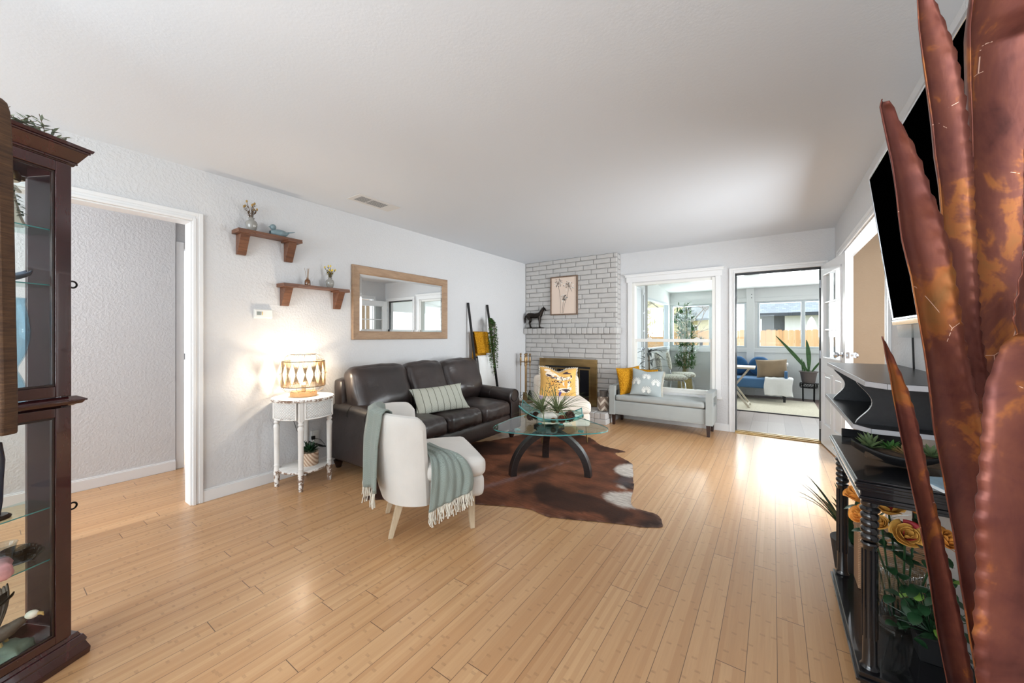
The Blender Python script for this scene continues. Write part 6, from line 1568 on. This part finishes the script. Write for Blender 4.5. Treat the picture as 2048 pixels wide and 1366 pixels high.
for s_ in (-1, 1):
    build('wing', MB().grid(lambda u, v_: (-.015 - .055 * u - .035 * v_ + .03 * math.sin(v_ * 2), s_ * (.018 + .055 * v_), .105 + .13 * v_ - .055 * u * (1 - .3 * v_) + .004 * math.cos(u * 40)), 22, 10), m_eag, EG, solid=.004)
build('foot', MB().tube([(.005, .012, .075), (.012, .014, .055)], .005).tube([(.005, -.012, .075), (.012, -.014, .055)], .005), M('yellow claw resin', rgb(180, 150, 90), .5), EG)
SB = thing('silver_boat', 'dark ornate boat shaped dish on the cabinet floor behind the eagle', 'dish', cw(-.24, .12, .1005), R(117))
build('dish', MB().grid(lambda u, v_: ((u - .5) * .20, (v_ - .5) * .07 * (1 - .6 * abs(2 * u - 1) ** 2), .17 + .026 * abs(2 * u - 1) ** 2 + .02 * abs(2 * v_ - 1) ** 2), 22, 10), m_bronze, SB, solid=.004); build('pedestal', MB().lathe([(.035, 0), (.03, .01), (.01, .03), (.008, .13), (.02, .17)], 20), m_bronze, SB)
PK = thing('crystal_block', 'clear crystal block leaning on the cabinet floor left of the eagle', 'crystal', cw(-.255, .06, .1005), R(100))
build('block', MB().box(-.02, .02, -.015, .015, 0, .12), m_crys, PK, smooth=False, bevel=.004)
# greenery on top of the cabinet
GT = thing('leaf_garland', 'dusty green leaf garland lying on top of the mahogany cabinet', 'garland', cw(0, 0, 1.9445), R(117))
mb = MB(); st = MB(); random.seed(41)
pts = [(-.06 - .64 * k / 20, .07 + .02 * math.sin(k), .008 + .006 * math.sin(k * 2.1)) for k in range(21)]; st.tube(pts, .003, 5)
for k in range(105):
    i = random.randint(0, 19); p = Vector(pts[i]).lerp(Vector(pts[i + 1]), random.random()); a = random.uniform(0, 6.28); L = random.uniform(.03, .10); q = p + Vector((math.cos(a) * .8, math.sin(a) * .7, random.uniform(.15, .9))).normalized() * L; st.tube([p, q], .0011, 3, cap=False)
    for j in range(7): b = random.uniform(0, 6.28); mb.blade(p.lerp(q, random.uniform(.3, 1)), (math.cos(b), math.sin(b), random.uniform(-.1, .9)), .027, .0095, .2, 2, .2)
build('stems', st, m_stem, GT); build('leaves', mb, m_sagel, GT)

# tall carved board just inside the left edge
WBm = NT('rough brown wood'); v = WBm.coords((3, 3, 40)); n_ = WBm.noise(v, 4, 6, .7, .6); n2_ = WBm.noise(WBm.coords((1, 1, 3)), 5, 3)
WBm.set(base=WBm.ramp(WBm.math('ADD', WBm.math('MULTIPLY', n_, .6), WBm.math('MULTIPLY', n2_, .4)), [(.32, rgb(48, 32, 22)), (.5, rgb(84, 58, 38)), (.68, rgb(116, 86, 56))]), rough=.8); WBm.bump(n_, .8, .006)
WS = thing('carved_wood_board', 'tall rough brown wooden board sculpture at the left edge in front of the cabinet', 'sculpture', (-1.675, .055, 0), HEAD)
prof = []
for (z, r_) in ((.962, .010), (1.05, .011), (1.268, .006), (1.587, .000), (1.72, -.003), (1.787, -.006), (1.83, -.010), (1.855, -.018), (1.868, -.032)): prof.append((r_, z))
left = [(-.16, 1.868), (-.178, 1.85), (-.185, 1.80), (-.19, 1.5), (-.195, 1.2), (-.20, .962)]
build('board', MB().prism(prof + left, -.018, .018, 'y'), WBm.m, WS, smooth=True, bevel=.006, angle=50)
build('post', MB().box(-.16, -.12, -.012, .012, .02, .97), WBm.m, WS, smooth=False); build('foot', MB().box(-.24, -.06, -.07, .07, 0, .025), WBm.m, WS, smooth=False, bevel=.004)
# ================================================================ television and its wall mount
TVX = thing('television', 'large wall mounted flat television with a black screen tilted down on the right wall', 'television', (.503, 1.42, 1.71), 0)
# local: x towards the room is negative; length along +y
Lt, Ht = 1.43, .80
TVX.rotation_euler = (0, R(-7.0), R(-0.4))
m_scr = M('black television screen', rgb(1, 1, 1), .5, var=.0, spec=0.0)
sc_ = build('screen', MB().box(-.024, -.020, .018, Lt - .012, -Ht / 2 + .012, Ht / 2 - .016), m_scr, TVX, smooth=False)
build('bezel', MB().box(-.030, .008, 0, .018, -Ht / 2, Ht / 2).box(-.030, .008, Lt - .012, Lt, -Ht / 2, Ht / 2).box(-.030, .008, .018, Lt - .012, Ht / 2 - .016, Ht / 2).box(-.030, .008, .018, Lt - .012, -Ht / 2, -Ht / 2 + .012).box(-.019, .008, .01, Lt - .01, -Ht / 2 + .01, Ht / 2 - .01), m_chrome, TVX, smooth=False, bevel=.003)
build('lower_strip', MB().box(-.034, .012, .0, Lt, -Ht / 2 - .030, -Ht / 2 - .001), m_chrome, TVX, smooth=False, bevel=.003)
build('clear_skirt', MB().box(-.020, -.014, .01, Lt - .01, -Ht / 2 - .095, -Ht / 2 - .030), glass_pane('frosted acrylic', (.9, .9, .9, 1), 1.5, .15), TVX, smooth=False)
build('wall_mount', MB().box(.008, .045, .5, .95, -.2, .2).box(.040, .058, .6, .85, -.12, .12), m_blackmat, TVX, smooth=False)
tag(build('tv_cable', MB().tube([(XR - .012, 2.62, 1.32), (XR - .008, 2.63, 1.2), (XR - .012, 2.60, 1.12), (XR - .008, 2.61, 1.04)], .004, 6), m_blackmat, None), 'black cable running down the wall under the television', 'cable')

# ================================================================ black media shelf on the wall
US = thing('media_shelf', 'black oak media shelf with pale edged curved sides on the wall below the television', 'shelf', (XR, 2.0, .86))
m_pale_edge = M('pale grey edge banding', rgb(176, 176, 180), .4, var=.02)
def plate(name, z0, z1, ya, yb, xf, cut):
    poly = [(-.001, ya), (-.001, yb), (-xf * .55, yb + .0001), (-xf, yb - cut), (-xf, ya + .07), (-xf + .045, ya)]
    o = build(name, MB().prism(poly, z0, z1), m_lamin, US, smooth=False, bevel=.0015)
    eb = MB()
    for (a, b) in ((poly[2], poly[3]), (poly[3], poly[4]), (poly[4], poly[5]), (poly[5], poly[0])):
        dx, dy = b[0] - a[0], b[1] - a[1]; l = math.hypot(dx, dy); nx, ny = dy / l * .0012, -dx / l * .0012
        nx, ny = (-abs(nx), ny) 
        eb.add([(a[0] + nx, a[1] + ny, z0 + .001), (b[0] + nx, b[1] + ny, z0 + .001), (b[0] + nx, b[1] + ny, z1 - .001), (a[0] + nx, a[1] + ny, z1 - .001)], [(0, 1, 2, 3)])
    build('edge_band', eb, m_pale_edge, o, smooth=False); return o
plate('top', .185, .205, -.25, .95, .30, .0)
plate('bottom', -.010, .010, -.03, 1.0, .305, .0)
def curved(y):
    sp_ = []
    for k in range(15):
        t_ = k / 14; sp_.append((-.292 + .050 * math.sin(PI * t_) ** 1.5, .010 + .175 * t_))
    poly = [(-.001, .010)] + sp_ + [(-.001, .185)]
    poly = [(p[0], p[1]) for p in poly]
    o = build('side_panel', MB().prism([(p[0], p[1]) for p in poly], y, y + .018, 'y'), m_lamin, US, smooth=False)
    eb = MB(); m = len(sp_)
    for (a, b) in zip(sp_, sp_[1:]): eb.add([(a[0] - .001, y + .001, a[1]), (b[0] - .001, y + .001, b[1]), (b[0] - .001, y + .017, b[1]), (a[0] - .001, y + .017, a[1])], [(0, 1, 2, 3)])
    build('edge_band', eb, m_pale_edge, o, smooth=False)
curved(.06); curved(.76)
build('back_panel', MB().box(-.012, -.001, .078, .76, .01, .185), m_lamin, US, smooth=False)
build('peg', MB().lathe([(0, 0), (.008, 0), (.008, .006), (0, .007)], 12, (0, 0, 0), mat=Matrix.Translation((-.24, .76, .155)) @ Matrix.Rotation(PI / 2, 4, 'X')).lathe([(0, 0), (.008, 0), (.008, .006), (0, .007)], 12, mat=Matrix.Translation((-.12, .76, .05)) @ Matrix.Rotation(PI / 2, 4, 'X')), m_silver, US)
PG = thing('cable_plug', 'black cable with a white plug lying in the media shelf', 'plug', (XR - .16, 2.35, .8705))
build('plug', MB().cyl((0, 0, .012), (-.02, -.05, .012), .011), m_plastic, PG); build('cable', MB().tube([(0, 0, .012), (.02, .06, .012), (-.02, .16, .010), (.04, .22, .008), (.09, .2, .006)], .004), m_blackmat, PG)

# ================================================================ black console with turned legs
KX0, KX1, KY0, KY1 = .238, .555, 1.70, 2.37
KT = thing('console_table', 'black console table with rope turned legs and a low shelf against the right wall', 'console table', (0, 0, 0))
m_kblack = M('worn black paint', rgb(22, 22, 25), .22, var=.3, coat=.6, scale=14)
def kslab(name, z0, steps, parent):
    mb = MB(); z = z0
    for (h, o) in steps: mb.box(KX0 - o, KX1, KY0 - o, KY1 + o, z, z + h); z += h
    return build(name, mb, m_kblack, parent, smooth=False, bevel=.0025)
kslab('tabletop', .668, [(.012, -.006), (.010, .002), (.020, -.002), (.008, .006), (.012, .010), (.010, .014), (.008, .008)], KT)
kslab('lower_shelf', .075, [(.012, .010), (.018, .002)], KT)
def kleg(x, y):
    pr = [(.016, .105), (.024, .105), (.026, .112), (.022, .118), (.0195, .126), (.0185, .20), (.0185, .515), (.021, .520), (.024, .526), (.021, .532)]
    mb = MB().lathe(pr, 20, (x, y, 0))
    for k in range(4): z = .536 + k * .024; mb.lathe([(.018, z), (.0235, z + .006), (.0245, z + .012), (.0235, z + .018), (.018, z + .024)], 20, (x, y, 0), cap=False)
    mb.lathe([(.018, .632), (.026, .638), (.027, .645), (.020, .652), (.024, .660), (.024, .669)], 20, (x, y, 0))
    for k in range(8):
        a = 2 * PI * k / 8; mb.cyl((x + .0185 * math.cos(a), y + .0185 * math.sin(a), .21), (x + .0185 * math.cos(a), y + .0185 * math.sin(a), .505), .0035, n=6)
    lg = build('leg', mb, m_kblack, KT)
    build('foot', MB().box(x - .027, x + .027, y - .027, y + .027, 0, .075), m_kblack, lg, smooth=False, bevel=.004)
for (x, y) in ((KX0 + .030, KY0 + .03), (KX0 + .030, KY1 - .03), (KX1 - .035, KY0 + .03), (KX1 - .035, KY1 - .03)): kleg(x, y)
build('back_rail', MB().box(KX0 + .03, KX1 - .03, KY1 - .006, KY1 + .004, .748, .785), m_kblack, KT, smooth=False, bevel=.002)
# boat bowl with succulents
KB = thing('boat_planter', 'black boat shaped planter on the console top under the media shelf', 'planter', (.385, 1.93, .7485), R(-8))
def boat(u, v_):
    x = (u - .5) * .27; w_ = (1 - abs(2 * u - 1) ** 2.3) * .5 + .06
    return (x, (v_ - .5) * .15 * w_ * 1.6, .004 + .050 * abs(2 * u - 1) ** 2.0 + .052 * abs(2 * v_ - 1) ** 1.8 * (.4 + w_ * .8))
build('dish', MB().grid(boat, 26, 12), m_blackmat, KB, solid=.005); build('soil', MB().cushion((0, 0, .035), (.20, .075, .03), .012, (0, 0, .006), 8, amp=.004, nscale=40), M('dark soil', rgb(70, 54, 40), .95, var=.4, scale=80), KB)
def succ(x, y, r_, mat, lab, n=26, up=.8):
    m_ = Matrix.Translation(KB.location) @ Matrix.Rotation(R(-8), 4, 'Z'); p = m_ @ Vector((x, y, .050)); o = thing('succulent', lab, 'plant', tuple(p), 0, 'succulents in the black boat planter'); mb = MB()
    for k in range(n):
        a = k * 2.4; el = .1 + up * k / n; mb.blade((0, 0, .002), (math.cos(a) * math.cos(el), math.sin(a) * math.cos(el), math.sin(el)), r_ * random.uniform(.8, 1.1), r_ * .25, -.2, 5, .5, wid=lambda t_: math.sin(PI * (.2 + .8 * t_)) ** .6)
    build('leaves', mb, mat, o)
random.seed(3)
m_suc = M('olive succulent', rgb(98, 118, 78), .5, var=.3, scale=30); m_suc2 = M('tan rosette', rgb(150, 124, 84), .5, var=.3, scale=30)
succ(-.085, .0, .062, m_suc, 'spiky olive succulent at the left end of the black boat planter', 24, 1.2); succ(-.03, .02, .048, m_green, 'green rosette succulent behind the left one in the black boat planter'); succ(.005, -.02, .040, m_suc2, 'tan rosette succulent in the middle of the black boat planter'); succ(.07, .0, .052, m_suc, 'olive succulent at the right end of the black boat planter')
MG = thing('magazine', 'pale blue booklet lying at the near right corner of the console top', 'magazine', (.47, 1.765, .7485), R(20))
build('pages', MB().box(-.07, .07, -.06, .06, 0, .010), M('booklet paper', rgb(226, 232, 236), .5), MG, smooth=False); build('cover', MB().box(-.071, .071, -.061, .061, .010, .0115), M('pale blue cover', rgb(168, 196, 214), .3, var=.2, scale=30), MG, smooth=False)
# glass vase of roses on the low shelf
VX_, VY_, VZ = .395, 2.03, .1055
VA = thing('rose_vase', 'clear glass cylinder vase of roses on the low shelf of the console', 'vase', (VX_, VY_, VZ))
t = NT('ribbed clear glass'); t.n.remove(t.b); tr = t.new('ShaderNodeBsdfTransparent'); tr.inputs[0].default_value = (.80, .84, .84, 1); gl = t.new('ShaderNodeBsdfGlossy'); gl.inputs['Roughness'].default_value = .03
fr_ = t.new('ShaderNodeFresnel'); fr_.inputs[0].default_value = 2.1; mx = t.new('ShaderNodeMixShader'); ge = t.new('ShaderNodeNewGeometry'); t.link(t.math('MULTIPLY', fr_.outputs[0], t.math('SUBTRACT', 1.0, ge.outputs['Backfacing'])), mx.inputs[0]); t.link(tr.outputs[0], mx.inputs[1]); t.link(gl.outputs[0], mx.inputs[2]); t.link(mx.outputs[0], t.out.inputs[0])
bpn = t.new('ShaderNodeBump'); bpn.inputs['Strength'].default_value = .8; bpn.inputs['Distance'].default_value = .01; wv = t.new('ShaderNodeTexWave'); t.link(t.coords((1, 1, .3)), wv.inputs[0]); wv.inputs['Scale'].default_value = 30; wv.inputs['Distortion'].default_value = 4; t.link(wv.outputs['Fac'], bpn.inputs['Height']); t.link(bpn.outputs[0], gl.inputs['Normal'])
build('body', MB().lathe([(.050, .012), (.053, .03), (.064, .20), (.070, .235)], 36, cap=False), t.m, VA, solid=.003)
build('base', MB().lathe([(0, 0), (.062, 0), (.066, .006), (.062, .012), (.066, .018), (.058, .026), (.052, .03), (0, .022)], 36), m_pane, VA)
m_pet = M('orange yellow petal', rgb(226, 148, 62), .6, var=.14, scale=30); m_pet2 = M('soft yellow petal', rgb(224, 172, 84), .6, var=.12, scale=30); m_pet3 = M('crimson petal edge', rgb(168, 36, 44), .6, var=.2, scale=30)
def rose(x, y, z, r_, tilt, lab, mats, seed):
    random.seed(seed); o = thing('rose', lab, 'flower', (x, y, z), 0, 'orange and yellow roses in the glass vase')
    d = Vector(tilt).normalized(); q = Vector((0, 0, 1)).rotation_difference(d).to_matrix().to_4x4()
    mb = MB(); rim_ = MB()
    for k in range(20):
        ringi = k // 5; a = k * 2.399 + random.uniform(-.2, .2); f = 1 - ringi * .2; op = .62 - ringi * .17; h = r_ * (1.05 + .10 * ringi); w_ = .92 - .08 * ringi; op *= random.uniform(.75, 1.2); h *= random.uniform(.9, 1.08)
        def pt(u, v_, a=a, f=f, op=op, h=h, w_=w_):
            aa = a + (u - .5) * 2 * w_ * (1 - .25 * v_); rr = r_ * f * (math.sin(min(1, .15 + v_) * PI / 2) ** .8) * (.55 + .45 * op * v_) + r_ * .22 * op * max(0, v_ - .72) / .28 * (1 if op > .6 else .3)
            return q @ Vector((rr * math.cos(aa), rr * math.sin(aa), -r_ * .55 + h * v_ * (1 - .14 * (2 * u - 1) ** 2) - .18 * r_ * op * max(0, v_ - .8) / .2))
        (rim_ if (k % 7 == 3) else mb).grid(pt, 8, 7)
    build('petals', mb, mats[0], o, solid=.0008, angle=80); build('outer_petals', rim_, mats[1], o, solid=.0008, angle=80)
    base_ = -d * r_ * .5; tgt = Vector((VX_ - x + random.uniform(-.03, .03), VY_ - y + random.uniform(-.03, .03), VZ + .035 - z))
    build('stem', MB().tube([base_, base_.lerp(tgt, .35) + Vector((0, 0, -.01)), tgt], .0032, 6), m_dgreen, o)
    for k in range(4):
        lm = MB(); a = random.uniform(0, 6.28); p0 = base_.lerp(tgt, random.uniform(.05, .35)); lm.blade(p0, (math.cos(a), math.sin(a), random.uniform(-.1, .4)), random.uniform(.05, .075), .040, .7, 6, .2, wid=lambda t_: math.sin(PI * (.06 + .94 * t_)) ** .8); build('leaf', lm, m_dgreen, o)
OY, YR = (m_pet, m_pet), (m_pet2, m_pet3)
rose(.280, 2.02, .590, .050, (-.5, -.1, .8), 'orange rose at the left of the vase, topmost, poking past the front console leg', OY, 1)
rose(.283, 1.955, .535, .044, (-.7, -.3, .5), 'orange rose at the left of the vase, below the topmost orange one', OY, 2)
rose(.352, 1.945, .590, .052, (-.1, -.3, .9), 'yellow rose with a red edge right behind the front console leg, below the console top', YR, 3)
rose(.330, 1.94, .525, .030, (-.3, -.5, .6), 'small yellow rosebud low behind the front console leg', (m_pet2, m_pet2), 4)
rose(.388, 1.885, .522, .050, (.0, -.7, .5), 'large yellow rose with crimson outer petals facing the camera', YR, 5)
rose(.430, 1.965, .600, .038, (.1, -.1, .9), 'orange rose at the back of the vase under the console top', OY, 6)
rose(.478, 1.88, .535, .042, (.5, -.4, .6), 'orange rose at the right of the vase between the copper leaves', OY, 7)
# leafy plant in a black pot at the near right
LPp = thing('leafy_houseplant', 'bushy green houseplant in a black pot before the rose vase on the low shelf', 'plant', (.452, 1.905, .1055))
build('pot', MB().lathe([(0, 0), (.050, 0), (.062, .085), (.066, .085), (.066, .095), (.058, .095), (0, .088)], 4, a0=R(45), a1=R(405)), m_blackmat, LPp, smooth=False, bevel=.003)
mb = MB(); lg_ = MB(); st = MB(); random.seed(77)
for k in range(74):
    a = random.uniform(0, 6.28); el = random.uniform(-.1, 1.3); L = random.uniform(.05, .19); q = Vector((math.cos(a) * math.cos(el) * .70, math.sin(a) * math.cos(el) * .70, math.sin(el) * 1.4)) * L + Vector((-.02, 0, .09)); st.tube([(0, 0, .085), q * .6 + Vector((0, 0, .04)), q], .0016, 3, cap=False)
    tgt_ = lg_ if k % 8 == 0 else mb
    b = random.uniform(0, 6.28)
    tgt_.blade(q, (math.cos(b) * .8 + math.cos(a) * .5, math.sin(b) * .8 + math.sin(a) * .5, random.uniform(-.5, .4)), random.uniform(.036, .060), random.uniform(.026, .038), .7, 6, .25, wid=lambda t_: math.sin(PI * (.06 + .94 * t_)) ** .75)
build('stems', st, m_dgreen, LPp); build('leaves', mb, m_dgreen, LPp); build('new_leaves', lg_, m_lgreen, LPp)
GB = thing('storage_box', 'tan corrugated box on the low shelf of the console at its far end', 'box', (.40, 2.30, .1055))
t = NT('corrugated tan board'); wv = t.new('ShaderNodeTexWave', bands_direction='Z'); t.link(t.coords(), wv.inputs[0]); wv.inputs['Scale'].default_value = 40; t.set(base=t.mix(wv.outputs['Fac'], rgb(150, 112, 82), rgb(186, 146, 112)), rough=.8); t.bump(wv.outputs['Fac'], .5, .003)
build('body', MB().box(-.09, .12, -.055, .055, 0, .24), t.m, GB, smooth=False, bevel=.003)
build('lid', MB().box(-.093, .123, -.058, .058, .2405, .262), t.m, GB, smooth=False, bevel=.003)
DG = thing('palm_sprig', 'dark strappy leaved plant in a small pot behind the console on the floor', 'plant', (.34, 2.62, 0))
build('pot', MB().lathe([(0, 0), (.07, 0), (.09, .16), (.085, .16), (0, .14)], 24), m_slot, DG); mb = MB(); random.seed(19)
for k in range(22): a = random.uniform(2.2, 4.6) if k % 2 else random.uniform(0, 6.28); mb.blade((0, 0, .14), (math.cos(a) * .55, math.sin(a) * .55, 1), random.uniform(.30, .42), .024, random.uniform(.6, 1.2), 8, .3)
build('leaves', mb, m_dgreen, DG)

# ================================================================ copper agave sculpture at the right edge
def copper():
    t = NT('weathered copper'); v = t.coords((1, 1, .55)); n = t.noise(v, 5.5, 5, .62, 1.2); n2 = t.noise(t.coords((1, 1, 1)), 13, 4, .6, 1.0); n3 = t.noise(t.coords((4, 4, .5)), 26, 3)
    f = t.math('ADD', t.math('MULTIPLY', n, .7), t.math('MULTIPLY', n2, .3))
    c_ = t.ramp(f, [(.32, rgb(74, 38, 34)), (.44, rgb(104, 58, 50)), (.53, rgb(118, 68, 54)), (.57, rgb(156, 94, 52)), (.66, rgb(138, 94, 54)), (.74, rgb(92, 50, 44))])
    v4 = t.new('ShaderNodeTexVoronoi', feature='DISTANCE_TO_EDGE'); t.link(t.coords((1, 1, 1)), v4.inputs['Vector']); v4.inputs['Scale'].default_value = 5
    sc1 = t.math('MULTIPLY', t.math('LESS_THAN', v4.outputs['Distance'], .0018), t.math('GREATER_THAN', n2, .57))
    t.set(base=t.mix(sc1, c_, rgb(226, 190, 170)), rough=t.math('ADD', .30, t.math('MULTIPLY', n3, .2)), metal=.6, spec=.4)
    t.bump(n3, .12, .002); return t.m
m_copper = copper()
LEAF = {
'A':[((0.132,0.773,1.578),(0.144,0.782,1.578)),((0.131,0.778,1.571),(0.151,0.792,1.571)),((0.136,0.788,1.55),(0.161,0.805,1.55)),((0.142,0.797,1.525),(0.176,0.821,1.525)),((0.15,0.808,1.492),(0.19,0.837,1.492)),((0.158,0.82,1.447),(0.203,0.851,1.447)),((0.163,0.829,1.414),(0.216,0.866,1.414)),((0.169,0.839,1.378),(0.225,0.878,1.378)),((0.182,0.854,1.322),(0.237,0.892,1.322)),((0.19,0.865,1.269),(0.247,0.905,1.269)),((0.2,0.878,1.201),(0.26,0.919,1.201)),((0.209,0.889,1.133),(0.274,0.935,1.133)),((0.217,0.901,1.072),(0.286,0.949,1.072)),((0.233,0.918,0.994),(0.299,0.963,0.994)),((0.248,0.934,0.9),(0.309,0.977,0.9)),((0.259,0.947,0.804),(0.32,0.99,0.804)),((0.271,0.962,0.723),(0.329,1.002,0.723)),((0.291,0.981,0.607),(0.341,1.016,0.607))],
'B':[((0.166,0.967,1.225),(0.168,0.969,1.225)),((0.169,0.974,1.214),(0.175,0.978,1.214)),((0.174,0.982,1.187),(0.187,0.991,1.187)),((0.182,0.991,1.152),(0.2,1.004,1.152)),((0.188,1.001,1.117),(0.212,1.017,1.117)),((0.197,1.011,1.068),(0.224,1.029,1.068)),((0.206,1.021,1.017),(0.235,1.042,1.017)),((0.219,1.035,0.938),(0.251,1.057,0.938)),((0.232,1.048,0.864),(0.268,1.073,0.864)),((0.251,1.066,0.753),(0.287,1.091,0.753)),((0.267,1.082,0.642),(0.307,1.109,0.642)),((0.287,1.1,0.51),(0.331,1.13,0.51))],
'C':[((0.194,0.889,1.863),(0.203,0.895,1.863)),((0.197,0.898,1.827),(0.212,0.908,1.827)),((0.201,0.907,1.787),(0.222,0.922,1.787)),((0.205,0.917,1.752),(0.239,0.94,1.752)),((0.211,0.927,1.71),(0.256,0.958,1.71)),((0.22,0.94,1.638),(0.273,0.976,1.638)),((0.226,0.95,1.595),(0.281,0.989,1.595)),((0.232,0.961,1.543),(0.289,1.001,1.543)),((0.241,0.974,1.493),(0.293,1.01,1.493)),((0.247,0.984,1.448),(0.295,1.018,1.448)),((0.253,0.995,1.398),(0.299,1.027,1.398)),((0.259,1.006,1.35),(0.302,1.036,1.35)),((0.266,1.017,1.29),(0.308,1.046,1.29)),((0.274,1.029,1.228),(0.315,1.058,1.228)),((0.283,1.042,1.154),(0.33,1.075,1.154)),((0.294,1.056,1.06),(0.34,1.088,1.06))],
'D':[((0.271,0.919,1.826),(0.347,0.971,1.826)),((0.271,0.937,1.776),(0.362,1.0,1.776)),((0.273,0.956,1.745),(0.372,1.025,1.745)),((0.278,0.978,1.652),(0.383,1.051,1.652)),((0.287,1.003,1.553),(0.389,1.073,1.553)),((0.296,1.027,1.452),(0.386,1.09,1.452)),((0.306,1.052,1.338),(0.387,1.109,1.338)),((0.319,1.08,1.2),(0.388,1.128,1.2)),((0.337,1.111,1.056),(0.392,1.149,1.056))],
'E':[((0.27,0.796,1.228),(0.283,0.805,1.228)),((0.261,0.79,1.224),(0.292,0.811,1.224)),((0.25,0.782,1.212),(0.301,0.818,1.212)),((0.243,0.777,1.192),(0.311,0.825,1.192)),((0.231,0.769,1.157),(0.321,0.832,1.157)),((0.228,0.767,1.127),(0.326,0.835,1.127)),((0.226,0.765,1.101),(0.33,0.838,1.101)),((0.222,0.763,1.04),(0.332,0.839,1.04)),((0.218,0.76,0.99),(0.332,0.839,0.99)),((0.222,0.763,0.929),(0.331,0.838,0.929)),((0.222,0.763,0.879),(0.33,0.838,0.879)),((0.22,0.761,0.83),(0.328,0.836,0.83)),((0.225,0.765,0.742),(0.323,0.833,0.742))],
'F':[((0.26,0.752,1.521),(0.274,0.762,1.521)),((0.261,0.761,1.462),(0.291,0.782,1.462)),((0.263,0.77,1.401),(0.308,0.801,1.401)),((0.267,0.78,1.351),(0.324,0.82,1.351)),((0.269,0.789,1.317),(0.337,0.837,1.317)),((0.267,0.796,1.273),(0.349,0.852,1.273)),((0.269,0.805,1.251),(0.357,0.866,1.251)),((0.277,0.818,1.214),(0.364,0.878,1.214)),((0.286,0.832,1.165),(0.372,0.891,1.165))],

}
AG = thing('copper_agave', 'tall weathered copper agave sculpture with serrated leaves at the right edge', 'sculpture', (.36, 1.02, 0))
ROOT = Vector((.36, 1.02, .22)); AGL = Vector((.36, 1.02, 0))
def cop_leaf(rows, tooth, side, trough, seed, toroot=True, tl=.018):
    rows = [(Vector(a), Vector(b)) for a, b in rows]
    if toroot:
        a, b = rows[-1]; w_ = (b - a)
        for t_ in (.35, .7, 1.0):
            c_ = ((a + b) / 2).lerp(ROOT + Vector((.0, 0, -.05)), t_); hw = w_ * .5 * (1 - .55 * t_); rows.append((c_ - hw, c_ + hw))
    # resample along the length
    dense = []
    for (r0, r1) in zip(rows, rows[1:]):
        l = ((r0[0] + r0[1]) / 2 - (r1[0] + r1[1]) / 2).length; n = max(1, int(l / .005))
        for k in range(n): dense.append((r0[0].lerp(r1[0], k / n), r0[1].lerp(r1[1], k / n)))
    dense.append(rows[-1]); N = len(dense); M_ = 12; vs = []; s_ = 0
    for i, (a, b) in enumerate(dense):
        if i: s_ += ((a + b) / 2 - (dense[i - 1][0] + dense[i - 1][1]) / 2).length
        w_ = b - a; fwd = Vector((-math.sin(HEAD), math.cos(HEAD), 0)) ; fwd = (fwd - w_.normalized() * fwd.dot(w_.normalized())).normalized()
        ph = (s_ / tl) % 1.0; am = tooth * (1 - math.exp(-s_ / .05)) * (.75 + .5 * abs(noise.noise(Vector((s_ * 18, seed, 0)))))
        tt = am * (1 - ph) if ph > .25 else am * (ph / .25) * .75
        aa = a.copy(); bb = b.copy()
        er = (tt - am * .4) if 'r' in side else 0; el = (tt - am * .4) if 'l' in side else 0
        for j in range(M_ + 1):
            u = j / M_; p = aa.lerp(bb, u) + w_.normalized() * (er if j == M_ else (-el if j == 0 else 0)); p = p + fwd * trough * min(w_.length, .12) * (1 - (2 * u - 1) ** 2) + fwd * (.004 * math.sin(s_ * 15 + seed) * (u - .5))
            vs.append(tuple(p - AGL))
    fs = [(i * (M_ + 1) + j, i * (M_ + 1) + j + 1, (i + 1) * (M_ + 1) + j + 1, (i + 1) * (M_ + 1) + j) for i in range(N - 1) for j in range(M_)]
    return build('leaf', MB().add(vs, fs), m_copper, AG, solid=.0016, angle=80)
cop_leaf(LEAF['A'], .0085, 'r', .30, 1, tl=.030); cop_leaf(LEAF['B'], .005, 'r', .34, 2, tl=.034); cop_leaf(LEAF['C'], .008, 'r', .32, 3, False, tl=.026)
cop_leaf(LEAF['D'], .003, '', .38, 4, False); cop_leaf(LEAF['E'], .0065, 'l', -.22, 5, tl=.026); cop_leaf(LEAF['F'], .007, 'l', .2, 6, False, tl=.028)
build('core', MB().lathe([(.03, .02), (.075, .05), (.09, .3), (.07, .6), (.035, 1.0), (.012, 1.3)], 20, (.01, -.0, 0)), m_copper, AG)
build('pot', MB().lathe([(0, 0), (.11, 0), (.13, .02), (.155, .22), (.16, .24), (.15, .24), (.14, .20), (0, .19)], 32), m_bronze, AG)
